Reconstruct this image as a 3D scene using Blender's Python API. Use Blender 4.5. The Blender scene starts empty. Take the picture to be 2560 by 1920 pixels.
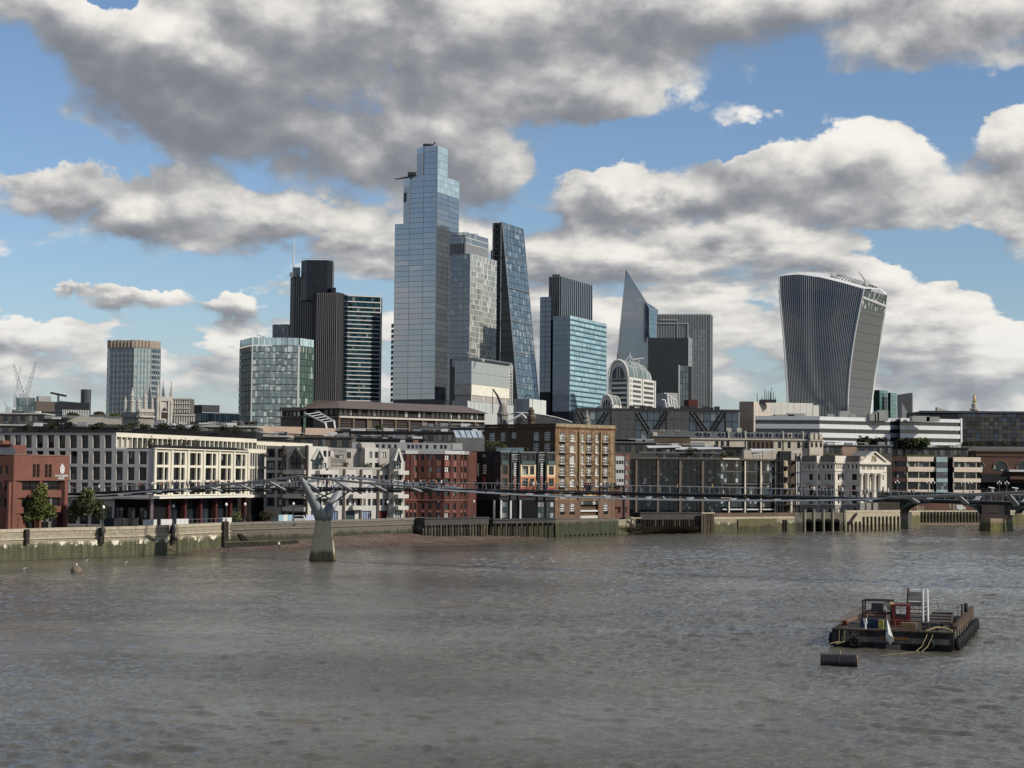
import bpy, math, random
import numpy as np
from mathutils import Vector, Matrix, noise as mnoise
random.seed(7)
SC = bpy.context.scene
COL = SC.collection
R_ = math.radians
# ------------------------------------------------------------------ camera
FOC, CX, CY, HC = 4400.0, 1280.0, 960.0, 17.0          # focal length in photo pixels, eye height above the tide
PITCH, ROLL = math.atan(230 / 4400.0), R_(0.5)
_f = Vector((0, math.cos(PITCH), math.sin(PITCH)))
_r0, _u0 = Vector((1, 0, 0)), Vector((0, -math.sin(PITCH), math.cos(PITCH)))
_r = _r0 * math.cos(ROLL) + _u0 * math.sin(ROLL)
_u = _u0 * math.cos(ROLL) - _r0 * math.sin(ROLL)
EYE = Vector((0, 0, HC))
cam = bpy.data.cameras.new('camera'); cam_o = bpy.data.objects.new('camera', cam); COL.objects.link(cam_o)
cam.sensor_width = 36.0; cam.lens = 36.0 * FOC / 2560.0; cam.clip_start = 1.0; cam.clip_end = 30000.0
m = Matrix.Identity(4)
for i in range(3):
 m[i][0], m[i][1], m[i][2], m[i][3] = _r[i], _u[i], -_f[i], EYE[i]
cam_o.matrix_world = m
SC.camera = cam_o
# ------------------------------------------------------------------ light and exposure
SUN_AZ, SUN_EL = math.atan2(0.90, -0.44), R_(33)         # azimuth from +Y towards +X
SUN = Vector((math.sin(SUN_AZ) * math.cos(SUN_EL), math.cos(SUN_AZ) * math.cos(SUN_EL), math.sin(SUN_EL)))
sl = bpy.data.lights.new('sun', 'SUN'); sl.energy = 4.5; sl.angle = R_(0.53); sl.color = (1.0, 0.93, 0.82)
so = bpy.data.objects.new('sun', sl); COL.objects.link(so)
so.rotation_euler = SUN.to_track_quat('Z', 'Y').to_euler(); so.location = (300, -200, 400)
SC.view_settings.view_transform = 'Standard'; SC.view_settings.look = 'None'
SC.view_settings.exposure = 0.0; SC.view_settings.gamma = 1.0; SC.view_settings.use_curve_mapping = False
SC.cycles.max_bounces = 5; SC.cycles.diffuse_bounces = 2; SC.cycles.glossy_bounces = 4
SC.cycles.transparent_max_bounces = 8; SC.cycles.caustics_reflective = False; SC.cycles.caustics_refractive = False
SC.cycles.sample_clamp_indirect = 4.0
SC.cycles.use_denoising = True
SC.cycles.use_adaptive_sampling = True; SC.cycles.adaptive_threshold = 0.01
# ------------------------------------------------------------------ node helper
class NT:
 def __init__(s, nt): s.nt = nt
 def n(s, typ, ins=None, **kw):
  nd = s.nt.nodes.new(typ)
  for k, v in kw.items(): setattr(nd, k, v)
  for k, v in (ins or {}).items(): s.set(nd, k, v)
  return nd
 def set(s, nd, k, v):
  sock = nd.inputs[k]
  if isinstance(v, bpy.types.NodeSocket): s.nt.links.new(v, sock)
  elif isinstance(v, bpy.types.Node): s.nt.links.new(v.outputs[0], sock)
  else:
   if hasattr(sock.default_value, '__len__') and len(sock.default_value) == 4 and len(v) == 3: v = (*v, 1.0)
   sock.default_value = v
 def m(s, op, a, b=None, c=None, clamp=False):
  nd = s.nt.nodes.new('ShaderNodeMath'); nd.operation = op; nd.use_clamp = clamp
  for i, v in enumerate((a, b, c)):
   if v is not None: s.set(nd, i, v)
  return nd.outputs[0]
 def v(s, op, a, b=None, out=0, scale=None):
  nd = s.nt.nodes.new('ShaderNodeVectorMath'); nd.operation = op
  s.set(nd, 0, a)
  if b is not None: s.set(nd, 1, b)
  if scale is not None: s.set(nd, 'Scale', scale)
  return nd.outputs[out]
 def ss(s, x, a, b, lo=0.0, hi=1.0):
  nd = s.nt.nodes.new('ShaderNodeMapRange'); nd.interpolation_type = 'SMOOTHSTEP'
  for k, v in (('Value', x), ('From Min', a), ('From Max', b), ('To Min', lo), ('To Max', hi)): s.set(nd, k, v)
  return nd.outputs[0]
 def mix(s, f, a, b, mode='MIX'):
  nd = s.nt.nodes.new('ShaderNodeMix'); nd.data_type = 'RGBA'; nd.blend_type = mode
  s.set(nd, 0, f); s.set(nd, 6, a); s.set(nd, 7, b)
  return nd.outputs[2]
def L(r, g, b):                                                     # sRGB 0..255 -> linear
 return tuple((c / 255 / 12.92) if c / 255 <= 0.04045 else ((c / 255 + 0.055) / 1.055) ** 2.4 for c in (r, g, b))
# ------------------------------------------------------------------ sky: clear Nishita sky with cumulus
W = bpy.data.worlds.new('World'); SC.world = W; W.use_nodes = True
W.node_tree.nodes.clear()
N = NT(W.node_tree)
v0 = N.v('NORMALIZE', N.n('ShaderNodeTexCoord').outputs['Generated'])
sep = N.n('ShaderNodeSeparateXYZ', {0: v0}); zz = sep.outputs[2]
ae = N.n('ShaderNodeCombineXYZ', {0: N.m('MULTIPLY', N.m('ARCTAN2', sep.outputs[0], sep.outputs[1]), 4.4), 1: N.m('MULTIPLY', N.m('ARCSINE', zz), 4.4), 2: 0.0}).outputs[0]
# banks of cloud and gaps between them: centre and half widths in thousandths of the focal length, weight
BLOBS = [(860, 160, 640, 240, .68), (1900, 20, 1000, 130, .75), (440, 210, 300, 140, .58), (860, 390, 270, 90, .45),
  (1190, 430, 130, 90, .5), (100, 40, 120, 75, .7), (1480, 270, 220, 80, .45), (1050, 30, 300, 60, .2),
  (120, 530, 200, 62, .72), (440, 515, 220, 85, .72), (780, 575, 240, 72, .7), (1060, 620, 140, 60, .5),
  (1540, 505, 240, 55, .75), (1930, 430, 190, 95, .75), (2210, 430, 110, 80, .6), (2530, 410, 110, 120, .8), (2460, 560, 130, 50, .55), (1750, 520, 300, 45, .5),
  (1440, 630, 210, 68, .7), (1810, 640, 240, 75, .75), (2110, 710, 160, 55, .6), (2330, 745, 75, 38, .45), (1500, 770, 240, 55, .35), (2350, 860, 160, 40, .35), (2420, 930, 220, 40, .3),
  (350, 752, 90, 30, .8), (200, 738, 48, 18, .6), (600, 785, 100, 38, .7), (100, 835, 180, 50, .5), (1900, 880, 1100, 120, .34), (400, 930, 700, 110, .42), (1500, 960, 300, 60, .2), (690, 700, 60, 20, .4),
  (30, 260, 85, 130, -1.0), (290, 20, 48, 60, -1.2), (200, 395, 210, 30, -.9), (60, 400, 120, 40, -.5),
  (1720, 350, 330, 40, -.95), (2200, 255, 340, 42, -1.1), (1370, 500, 70, 50, -.7), (1420, 410, 90, 36, -.6), (2380, 330, 60, 60, -.5),
  (330, 690, 420, 38, -.6), (2350, 620, 160, 34, -.8), (2470, 715, 150, 36, -.6), (1290, 545, 45, 20, -.5), (60, 780, 200, 20, -.3), (520, 740, 60, 40, -.3)]
wn = N.n('ShaderNodeTexNoise', {'Vector': N.v('MULTIPLY', v0, (1, 1, 1.3)), 'Scale': 15.0, 'Detail': 6.0, 'Roughness': 0.6})
ae = N.v('ADD', ae, N.v('MULTIPLY', N.v('SUBTRACT', wn.outputs[1], (0.5, 0.5, 0.5)), (0.34, 0.24, 0.0)))      # ragged outlines
bias, slope, gloom = 0.06, 0.0, 0.0
for bi, (bx, by, sx, sy, w) in enumerate(BLOBS):
 d = N.v('MULTIPLY', N.v('SUBTRACT', ae, ((bx - 1280) / 1000, (1190 - by) / 1000, 0)), (1000 / sx, 1000 / sy, 0))
 e = N.m('EXPONENT', N.m('MULTIPLY', N.v('DOT_PRODUCT', d, d, out=1), -1.0))
 bias = N.m('MULTIPLY_ADD', e, w * 0.8, bias)
 if bi < 5 or bi == 6: gloom = N.m('MULTIPLY_ADD', e, w, gloom)
 if w > 0: slope = N.m('MULTIPLY_ADD', N.m('MULTIPLY', e, w), N.v('DOT_PRODUCT', d, (0.35, 1.0, 0), out=1), slope)   # sunlit upper flanks, grey bases
NOISE = bpy.data.node_groups.new('cloud_noise', 'ShaderNodeTree')
NOISE.interface.new_socket('Vector', in_out='INPUT', socket_type='NodeSocketVector')
NOISE.interface.new_socket('Value', in_out='OUTPUT', socket_type='NodeSocketFloat')
G_ = NT(NOISE); gi, go = NOISE.nodes.new('NodeGroupInput'), NOISE.nodes.new('NodeGroupOutput')
zl = G_.n('ShaderNodeSeparateXYZ', {0: gi.outputs[0]}).outputs[2]
vs = G_.v('SCALE', G_.v('MULTIPLY', gi.outputs[0], (1, 1, 1.5)), scale=G_.ss(zl, 0.03, 0.17, 1.32, 1.0))         # cloud further off looks smaller
n1 = G_.n('ShaderNodeTexNoise', {'Vector': vs, 'Scale': 10.5, 'Detail': 9.0, 'Roughness': 0.57, 'Distortion': 0.1})
wv = G_.v('ADD', vs, G_.v('SCALE', n1.outputs[1], scale=0.04))
vo = G_.n('ShaderNodeTexVoronoi', {'Vector': wv, 'Scale': 22.0}, feature='F1'); v2 = G_.n('ShaderNodeTexVoronoi', {'Vector': wv, 'Scale': 60.0}, feature='F1')
vd = G_.m('MULTIPLY_ADD', G_.m('SUBTRACT', 0.42, vo.outputs['Distance']), 0.42, G_.m('MULTIPLY', G_.m('SUBTRACT', n1.outputs[0], 0.5), 1.9))
vd = G_.m('MULTIPLY_ADD', G_.m('SUBTRACT', 0.42, v2.outputs['Distance']), 0.16, vd)
NOISE.links.new(vd, go.inputs[0])
def nz(vec):
 nd = W.node_tree.nodes.new('ShaderNodeGroup'); nd.node_tree = NOISE; W.node_tree.links.new(vec, nd.inputs[0]); return nd.outputs[0]
a0 = nz(v0); a1 = nz(N.v('ADD', v0, (SUN.x * 0.011, 0.0, 0.016)))
d0 = N.m('ADD', a0, bias)
sky = N.n('ShaderNodeTexSky', sky_type='NISHITA', sun_disc=False, sun_elevation=SUN_EL, sun_rotation=SUN_AZ, altitude=0.0, air_density=1.0, dust_density=0.6, ozone_density=2.0)
blue = N.mix(1.0, sky.outputs[0], (0.92, 1.0, 1.12), 'MULTIPLY')
n1f = N.n('ShaderNodeTexNoise', {'Vector': N.v('MULTIPLY', v0, (1, 1, 1.6)), 'Scale': 34.0, 'Detail': 6.0, 'Roughness': 0.6})
thick = N.ss(N.m('MULTIPLY_ADD', a0, 0.5, bias), 0.3, 0.95)
relief = N.m('MULTIPLY', N.m('SUBTRACT', a0, a1), 1.45)
edge = N.m('MULTIPLY', N.ss(d0, 0.45, 0.05, 0.0, 0.14), N.ss(slope, -0.08, 0.08))
sh = N.m('SUBTRACT', N.m('ADD', N.m('MULTIPLY_ADD', slope, 1.25, 0.66), N.m('ADD', relief, edge)), N.m('ADD', N.m('MULTIPLY', thick, 0.12), N.m('MULTIPLY', N.ss(gloom, 0.12, 0.75), 0.20)))
sh = N.m('MULTIPLY_ADD', N.m('SUBTRACT', n1f.outputs[0], 0.5), 0.45, sh)
cr_ = N.n('ShaderNodeValToRGB', {0: N.ss(sh, -0.35, 1.45)}); cr = cr_.color_ramp
cr.elements[0].position = 0.0; cr.elements[0].color = (*L(126, 130, 138), 1)
cr.elements[1].position = 1.0; cr.elements[1].color = (*L(246, 243, 236), 1)
for p_, c_ in ((0.25, (150, 152, 157)), (0.5, (180, 181, 182)), (0.78, (222, 219, 214))):
 q = cr.elements.new(p_); q.color = (*L(*c_), 1)
cloud = N.v('SCALE', cr_.outputs[0], scale=10.0)
alpha = N.m('MULTIPLY', N.ss(d0, 0.0, N.m('MINIMUM', N.m('MAXIMUM', N.m('MULTIPLY_ADD', slope, -0.9, 0.24), 0.13), 0.42)), N.ss(zz, -0.01, 0.02))
hz = N.mix(N.ss(zz, 0.0, 0.12, 0.38, 0.0), N.mix(alpha, blue, cloud), tuple(10 * c for c in L(184, 190, 199)))
bg = N.n('ShaderNodeBackground', {'Color': hz, 'Strength': 0.1})
out = N.n('ShaderNodeOutputWorld'); W.node_tree.links.new(bg.outputs[0], out.inputs[0])
W.cycles.sampling_method = 'MANUAL'; W.cycles.sample_map_resolution = 512
# ------------------------------------------------------------------ the camera's geometry: photo pixel -> place
def ray(px, py): return _f + _r * ((px - CX) / FOC) + _u * ((CY - py) / FOC)
def P(px, py, Y):
 d = ray(px, py); return EYE + d * (Y / d.y)
def GZ(px, py, z=0.0):
 d = ray(px, py); return EYE + d * ((z - HC) / d.z)
def px_of(p):
 q = Vector(p) - EYE; k = q.dot(_f); return (CX + FOC * q.dot(_r) / k, CY - FOC * q.dot(_u) / k)
class Fr:
 """a vertical wall line A->B (left to right from outside): u along, w outward, z up"""
 def __init__(s, A, B):
  s.A = Vector(A).to_2d() if len(A) > 2 else Vector(A); B = Vector(B).to_2d() if len(B) > 2 else Vector(B)
  s.B = B; s.d = (B - s.A).normalized(); s.L = (B - s.A).length; s.n = Vector((s.d.y, -s.d.x)); s.rot = math.atan2(s.d.y, s.d.x)
 def pt(s, u, w, z):
  q = s.A + s.d * u + s.n * w; return Vector((q.x, q.y, z))
 def hit(s, px, py):
  d = ray(px, py); t = ((s.A - EYE.to_2d()).dot(s.n)) / d.to_2d().dot(s.n)
  p = EYE + d * t; return ((p.to_2d() - s.A).dot(s.d), p.z)
 def u(s, px, py): return s.hit(px, py)[0]
 def z(s, px, py): return s.hit(px, py)[1]
 def off(s, w):
  n = s.n * w; return Fr(s.A + n, s.B + n)
def face(px0, py, Y, ang, pxa, pxb):
 """wall line through the point seen at (px0,py) at depth Y, running at ang degrees, cut where it is seen at pxa and pxb"""
 p = P(px0, py, Y); d = Vector((math.cos(R_(ang)), math.sin(R_(ang))))
 def cut(px):
  r = ray(px, py); k = r.x / r.y; t = (k * p.y - p.x) / (d.x - k * d.y); return p.to_2d() + d * t
 return Fr(cut(pxa), cut(pxb))
def corner(pxL, pxC, pxR, py, Y, a=66, b=-24):
 """two faces meeting at a corner: left face L->C (angle b), right face C->R (angle a)"""
 return face(pxC, py, Y, b, pxL, pxC), face(pxC, py, Y, a, pxC, pxR)
# ------------------------------------------------------------------ meshes
class MB:
 def __init__(s): s.v, s.f, s.mi = [], [], []
 def poly(s, pts, mi=0):
  i = len(s.v); s.v += [tuple(p) for p in pts]; s.f.append(tuple(range(i, i + len(pts)))); s.mi.append(mi)
 def hexa(s, p, mi=0):                                            # 8 points: bottom 4 ccw, top 4 ccw
  i = len(s.v); s.v += [tuple(q) for q in p]
  for f in ((3, 2, 1, 0), (4, 5, 6, 7), (0, 1, 5, 4), (1, 2, 6, 5), (2, 3, 7, 6), (3, 0, 4, 7)):
   s.f.append(tuple(i + k for k in f)); s.mi.append(mi)
 def box(s, x0, x1, y0, y1, z0, z1, mi=0):
  s.hexa([(x0, y0, z0), (x1, y0, z0), (x1, y1, z0), (x0, y1, z0), (x0, y0, z1), (x1, y0, z1), (x1, y1, z1), (x0, y1, z1)], mi)
 def fbox(s, fr, u0, u1, w0, w1, z0, z1, mi=0):                   # w0 < w1, w outward
  s.hexa([fr.pt(u0, w1, z0), fr.pt(u1, w1, z0), fr.pt(u1, w0, z0), fr.pt(u0, w0, z0),
    fr.pt(u0, w1, z1), fr.pt(u1, w1, z1), fr.pt(u1, w0, z1), fr.pt(u0, w0, z1)], mi)
 def prism(s, pts, z0, z1, mi=0, cap=True):                       # pts ccw from above; z1 number or list
  n = len(pts); zt = z1 if hasattr(z1, '__len__') else [z1] * n; i = len(s.v)
  s.v += [(p[0], p[1], z0) for p in pts] + [(p[0], p[1], z) for p, z in zip(pts, zt)]
  for k in range(n):
   j = (k + 1) % n; s.f.append((i + k, i + j, i + n + j, i + n + k)); s.mi.append(mi)
  if cap:
   s.f.append(tuple(i + n + k for k in range(n))); s.mi.append(mi)
   s.f.append(tuple(i + k for k in reversed(range(n)))); s.mi.append(mi)
 def tube(s, pts, r, n=6, mi=0, caps=True):
  pts = [Vector(p) for p in pts]; rr = r if hasattr(r, '__len__') else [r] * len(pts); i0 = len(s.v)
  for k, p in enumerate(pts):
   t = (pts[min(k + 1, len(pts) - 1)] - pts[max(k - 1, 0)]).normalized()
   a = t.cross(Vector((0, 0, 1)));  a = Vector((1, 0, 0)) if a.length < 1e-3 else a.normalized()
   b = a.cross(t)
   for j in range(n):
    q = 2 * math.pi * j / n; s.v.append(tuple(p + (a * math.cos(q) + b * math.sin(q)) * rr[k]))
  for k in range(len(pts) - 1):
   for j in range(n):
    j2 = (j + 1) % n; s.f.append((i0 + k * n + j, i0 + k * n + j2, i0 + (k + 1) * n + j2, i0 + (k + 1) * n + j)); s.mi.append(mi)
  if caps:
   s.f.append(tuple(i0 + j for j in reversed(range(n)))); s.mi.append(mi)
   s.f.append(tuple(i0 + (len(pts) - 1) * n + j for j in range(n))); s.mi.append(mi)
 def lathe(s, c, prof, n=12, mi=0, sx=1.0, sy=1.0, rot=0.0):      # prof [(r, z)]
  i0 = len(s.v); ca, sa = math.cos(rot), math.sin(rot)
  for r, z in prof:
   for j in range(n):
    q = 2 * math.pi * j / n; x, y = r * math.cos(q) * sx, r * math.sin(q) * sy
    s.v.append((c[0] + x * ca - y * sa, c[1] + x * sa + y * ca, c[2] + z))
  for k in range(len(prof) - 1):
   for j in range(n):
    j2 = (j + 1) % n; s.f.append((i0 + k * n + j, i0 + k * n + j2, i0 + (k + 1) * n + j2, i0 + (k + 1) * n + j)); s.mi.append(mi)
  s.f.append(tuple(i0 + j for j in reversed(range(n)))); s.mi.append(mi)
  s.f.append(tuple(i0 + (len(prof) - 1) * n + j for j in range(n))); s.mi.append(mi)
 def mesh(s, name, mats, off=(0, 0, 0), smooth=False):
  me = bpy.data.meshes.new(name)
  v = np.array(s.v, dtype=np.float64).reshape(-1, 3) - np.array(off)
  me.from_pydata(v.tolist(), [], s.f)
  for mt in (mats if isinstance(mats, (list, tuple)) else [mats]): me.materials.append(mt)
  if any(s.mi): me.polygons.foreach_set('material_index', s.mi)
  if smooth: me.polygons.foreach_set('use_smooth', [True] * len(s.f))
  me.update(); return me
def tag(o, label=None, cat=None, group=None, kind=None):
 for k, v in (('label', label), ('category', cat), ('group', group), ('kind', kind)):
  if v: o[k] = v
 return o
def link(name, me, parent=None, loc=None, rot=None):
 o = bpy.data.objects.new(name, me); COL.objects.link(o)
 if parent is not None: o.parent = parent
 if loc is not None: o.location = loc
 if rot is not None: o.rotation_euler = (0, 0, rot) if not hasattr(rot, '__len__') else rot
 return o
def structure(name, mb, mat, smooth=False):
 o = link(name, mb.mesh(name, mat, smooth=smooth)); o['kind'] = 'structure'; return o
_cache = {}
def box_mesh(w, d, h, mat, name='piece'):
 k = ('b', round(w, 2), round(d, 2), round(h, 2), mat.name, name)
 if k not in _cache:
  b = MB(); b.box(0, w, 0, d, 0, h); _cache[k] = b.mesh(name, mat)
 return _cache[k]
def bars_mesh(w, h, nx, nz, t, dep, mat, name='frame'):
 k = ('f', round(w, 2), round(h, 2), nx, nz, t, dep, mat.name)
 if k not in _cache:
  b = MB()
  b.box(0, t, -dep, 0, 0, h); b.box(w - t, w, -dep, 0, 0, h)
  b.box(t, w - t, -dep, 0, 0, t); b.box(t, w - t, -dep, 0, h - t, h)
  xs = [t] + [w * i / nx for i in range(1, nx)] + [w - t]
  for i in range(1, nx): b.box(w * i / nx - t / 2, w * i / nx + t / 2, -dep * .9, 0, t, h - t)
  for j in range(1, nz):
   for i in range(nx):
    a = xs[i] + (t / 2 if i else 0); c = xs[i + 1] - (t / 2 if i < nx - 1 else 0)
    b.box(a, c, -dep * .8, 0, h * j / nz - t / 2, h * j / nz + t / 2)
  _cache[k] = b.mesh(name, mat)
 return _cache[k]
class Thing:
 """an Empty at the base of a thing that parents its parts"""
 def __init__(s, name, label, cat, loc, group=None):
  s.loc = Vector(loc); s.o = bpy.data.objects.new(name, None); COL.objects.link(s.o); s.o.location = s.loc
  s.o.empty_display_size = 1.0
  tag(s.o, label, cat, group, 'thing' if name.split('_')[-1] in ('wall', 'roof', 'deck', 'column', 'quay', 'ground') else None); s.acc = []
 def mb(s, part, mat, label=None):
  b = MB(); s.acc.append((part, b, mat, label)); return b
 def part(s, name, mb, mat, parent=None, label=None, smooth=False, kind=None):
  o = link(name, mb.mesh(name, mat, off=s.loc, smooth=smooth), parent or s.o)
  if label: o['label'] = label
  if kind: o['kind'] = kind
  return o
 def inst(s, name, me, p, rot=0.0, parent=None):
  return link(name, me, parent or s.o, Vector(p) - s.loc if parent is None else p, rot)
 def piece(s, name, fr, u0, u1, w0, w1, z0, z1, mat, jit=0.0):     # a box piece of its own on a wall line
  me = box_mesh(u1 - u0, w1 - w0, z1 - z0, mat, name)
  r = fr.rot
  rot = (random.uniform(-jit, jit), 0, r + random.uniform(-jit, jit)) if jit else r
  return s.inst(name, me, fr.pt(u0, w1, z0), rot)
 def window(s, fr, u0, u1, z0, z1, w, st, name='window'):
  """st: (glass, frame material, nx, nz, bar width) ; pane is the window, its bars a sub-part"""
  gl, fm, nx, nz, t = st
  o = s.inst(name, box_mesh(u1 - u0, 0.06, z1 - z0, gl, 'window'), fr.pt(u0, w, z0), fr.rot)
  if fm: s.inst('frame', bars_mesh(u1 - u0, z1 - z0, nx, nz, t, 0.1, fm), (0, 0, 0), 0.0, o)
  return o
 def wall(s, fr, u0, u1, z0, z1, holes, mat, dep=0.35, part='wall', label=None):
  """wall skin with real openings; holes (ua, ub, za, zb)"""
  b = s.mb(part, mat, label)
  us = sorted({u0, u1, *[min(max(h[0], u0), u1) for h in holes], *[min(max(h[1], u0), u1) for h in holes]})
  zs = sorted({z0, z1, *[min(max(h[2], z0), z1) for h in holes], *[min(max(h[3], z0), z1) for h in holes]})
  for zi in range(len(zs) - 1):
   za, zb = zs[zi], zs[zi + 1]
   if zb - za < 1e-4: continue
   run = None
   for ui in range(len(us) - 1):
    ua, ub = us[ui], us[ui + 1]
    if ub - ua < 1e-4: continue
    uc, zc = (ua + ub) / 2, (za + zb) / 2
    solid = not any(h[0] < uc < h[1] and h[2] < zc < h[3] for h in holes)
    if solid: run = (run[0], ub) if run else (ua, ub)
    if (not solid or ui == len(us) - 2) and run:
     b.poly([fr.pt(run[0], 0, za), fr.pt(run[1], 0, za), fr.pt(run[1], 0, zb), fr.pt(run[0], 0, zb)]); run = None
  for (ha, hb, hc, hd) in holes:
   p = [fr.pt(ha, 0, hc), fr.pt(hb, 0, hc), fr.pt(hb, 0, hd), fr.pt(ha, 0, hd)]
   q = [fr.pt(ha, -dep, hc), fr.pt(hb, -dep, hc), fr.pt(hb, -dep, hd), fr.pt(ha, -dep, hd)]
   for i in range(4):
    j = (i + 1) % 4; b.poly([p[i], q[i], q[j], p[j]])
 def facade(s, fr, z0, z1, cols, rows, wall, st, u0=0.0, u1=None, dep=0.35, skip=(), part='wall', wname='window', label=None):
  u1 = fr.L if u1 is None else u1; holes = []
  for j, r in enumerate(rows):
   for i, c in enumerate(cols):
    if (i, j) in skip: continue
    holes.append((c[0], c[1], r[0], r[1]))
  s.wall(fr, u0, u1, z0, z1, holes, wall, dep, part, label)
  if st:
   for h in holes: s.window(fr, h[0], h[1], h[2], h[3], -dep, st, wname)
 def grid(s, fr, u0, u1, z0, z1, nu, nz, mat, gap=0.12, th=0.25, w=0.0, jit=0.0, name='glass_panel', keep=None, skew=None):
  du, dz = (u1 - u0) / nu, (z1 - z0) / nz
  for i in range(nu):
   for j in range(nz):
    if keep and not keep(i, j): continue
    s.piece(name, fr, u0 + i * du + gap / 2, u0 + (i + 1) * du - gap / 2, w - th, w, z0 + j * dz + gap / 2, z0 + (j + 1) * dz - gap / 2,
      mat(i, j) if callable(mat) else mat, jit)
 def done(s):
  for (part, b, mat, label) in s.acc:
   if b.f: s.part(part, b, mat, label=label)
  s.acc = []; return s
def even(u0, u1, n, frac):
 p = (u1 - u0) / n; return [(u0 + p * (i + .5 - frac / 2), u0 + p * (i + .5 + frac / 2)) for i in range(n)]
def colpx(fr, py, lst): return [(fr.u(a, py), fr.u(b, py)) for a, b in lst]
def rowpy(fr, px, lst): return [(fr.z(px, b), fr.z(px, a)) for a, b in lst]
def quad4(fl, fr_):
 Lp, C, Rp = fl.A, fl.B, fr_.B; return [C, Rp, Lp + Rp - C, Lp]
def inset(pts, d):
 c = sum((Vector(p) for p in pts), Vector((0, 0))) / len(pts)
 return [Vector(p) + (c - Vector(p)).normalized() * d for p in pts]
# ------------------------------------------------------------------ materials
_mats = {}
def mat(name, col, rough=0.8, var=0.18, scale=0.25, col2=None, bump=0.0, spec=0.3, metal=0.0, streak=0.0, fine=1.5, rnd=0.0, bscale=2.0):
 """weathered matt surface: two tones by large and fine noise, faint rain streaks"""
 if name in _mats: return _mats[name]
 lm_ = sum(col) / 3; col = tuple(.76 * (c * .85 + lm_ * .15) for c in col); col2 = col2 and tuple(.76 * c for c in col2)
 mt = bpy.data.materials.new(name); mt.use_nodes = True; nt = mt.node_tree; nt.nodes.clear(); T = NT(nt)
 geo = T.n('ShaderNodeNewGeometry'); pos = geo.outputs['Position']
 a = T.n('ShaderNodeTexNoise', {'Vector': pos, 'Scale': scale, 'Detail': 5.0, 'Roughness': 0.6})
 b = T.n('ShaderNodeTexNoise', {'Vector': pos, 'Scale': fine, 'Detail': 4.0, 'Roughness': 0.65})
 f = T.m('MULTIPLY_ADD', a.outputs[0], 0.6, T.m('MULTIPLY', b.outputs[0], 0.4))
 if streak:
  st = T.n('ShaderNodeTexNoise', {'Vector': T.v('MULTIPLY', pos, (1.0, 1.0, 0.06)), 'Scale': 1.2, 'Detail': 3.0})
  f = T.m('MULTIPLY_ADD', T.m('SUBTRACT', st.outputs[0], 0.5), streak, f)
 if rnd:
  oi = T.n('ShaderNodeObjectInfo'); f = T.m('MULTIPLY_ADD', T.m('SUBTRACT', oi.outputs['Random'], 0.5), rnd, f)
 f = T.ss(f, 0.32, 0.68)
 c2 = col2 or tuple(c * (1 - var * 1.6) for c in col); c1 = tuple(min(c * (1 + var * 0.5), 1.0) for c in col)
 cc = T.mix(f, c2, c1)
 bs = T.n('ShaderNodeBsdfPrincipled', {'Base Color': cc, 'Roughness': rough, 'Specular IOR Level': spec, 'Metallic': metal})
 if bump:
  bn = T.n('ShaderNodeTexNoise', {'Vector': pos, 'Scale': bscale, 'Detail': 5.0})
  bp = T.n('ShaderNodeBump', {'Height': bn.outputs[0], 'Strength': bump, 'Distance': 0.3}); T.set(bs, 'Normal', bp.outputs[0])
 o = T.n('ShaderNodeOutputMaterial'); nt.links.new(bs.outputs[0], o.inputs[0]); _mats[name] = mt; return mt
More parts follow.
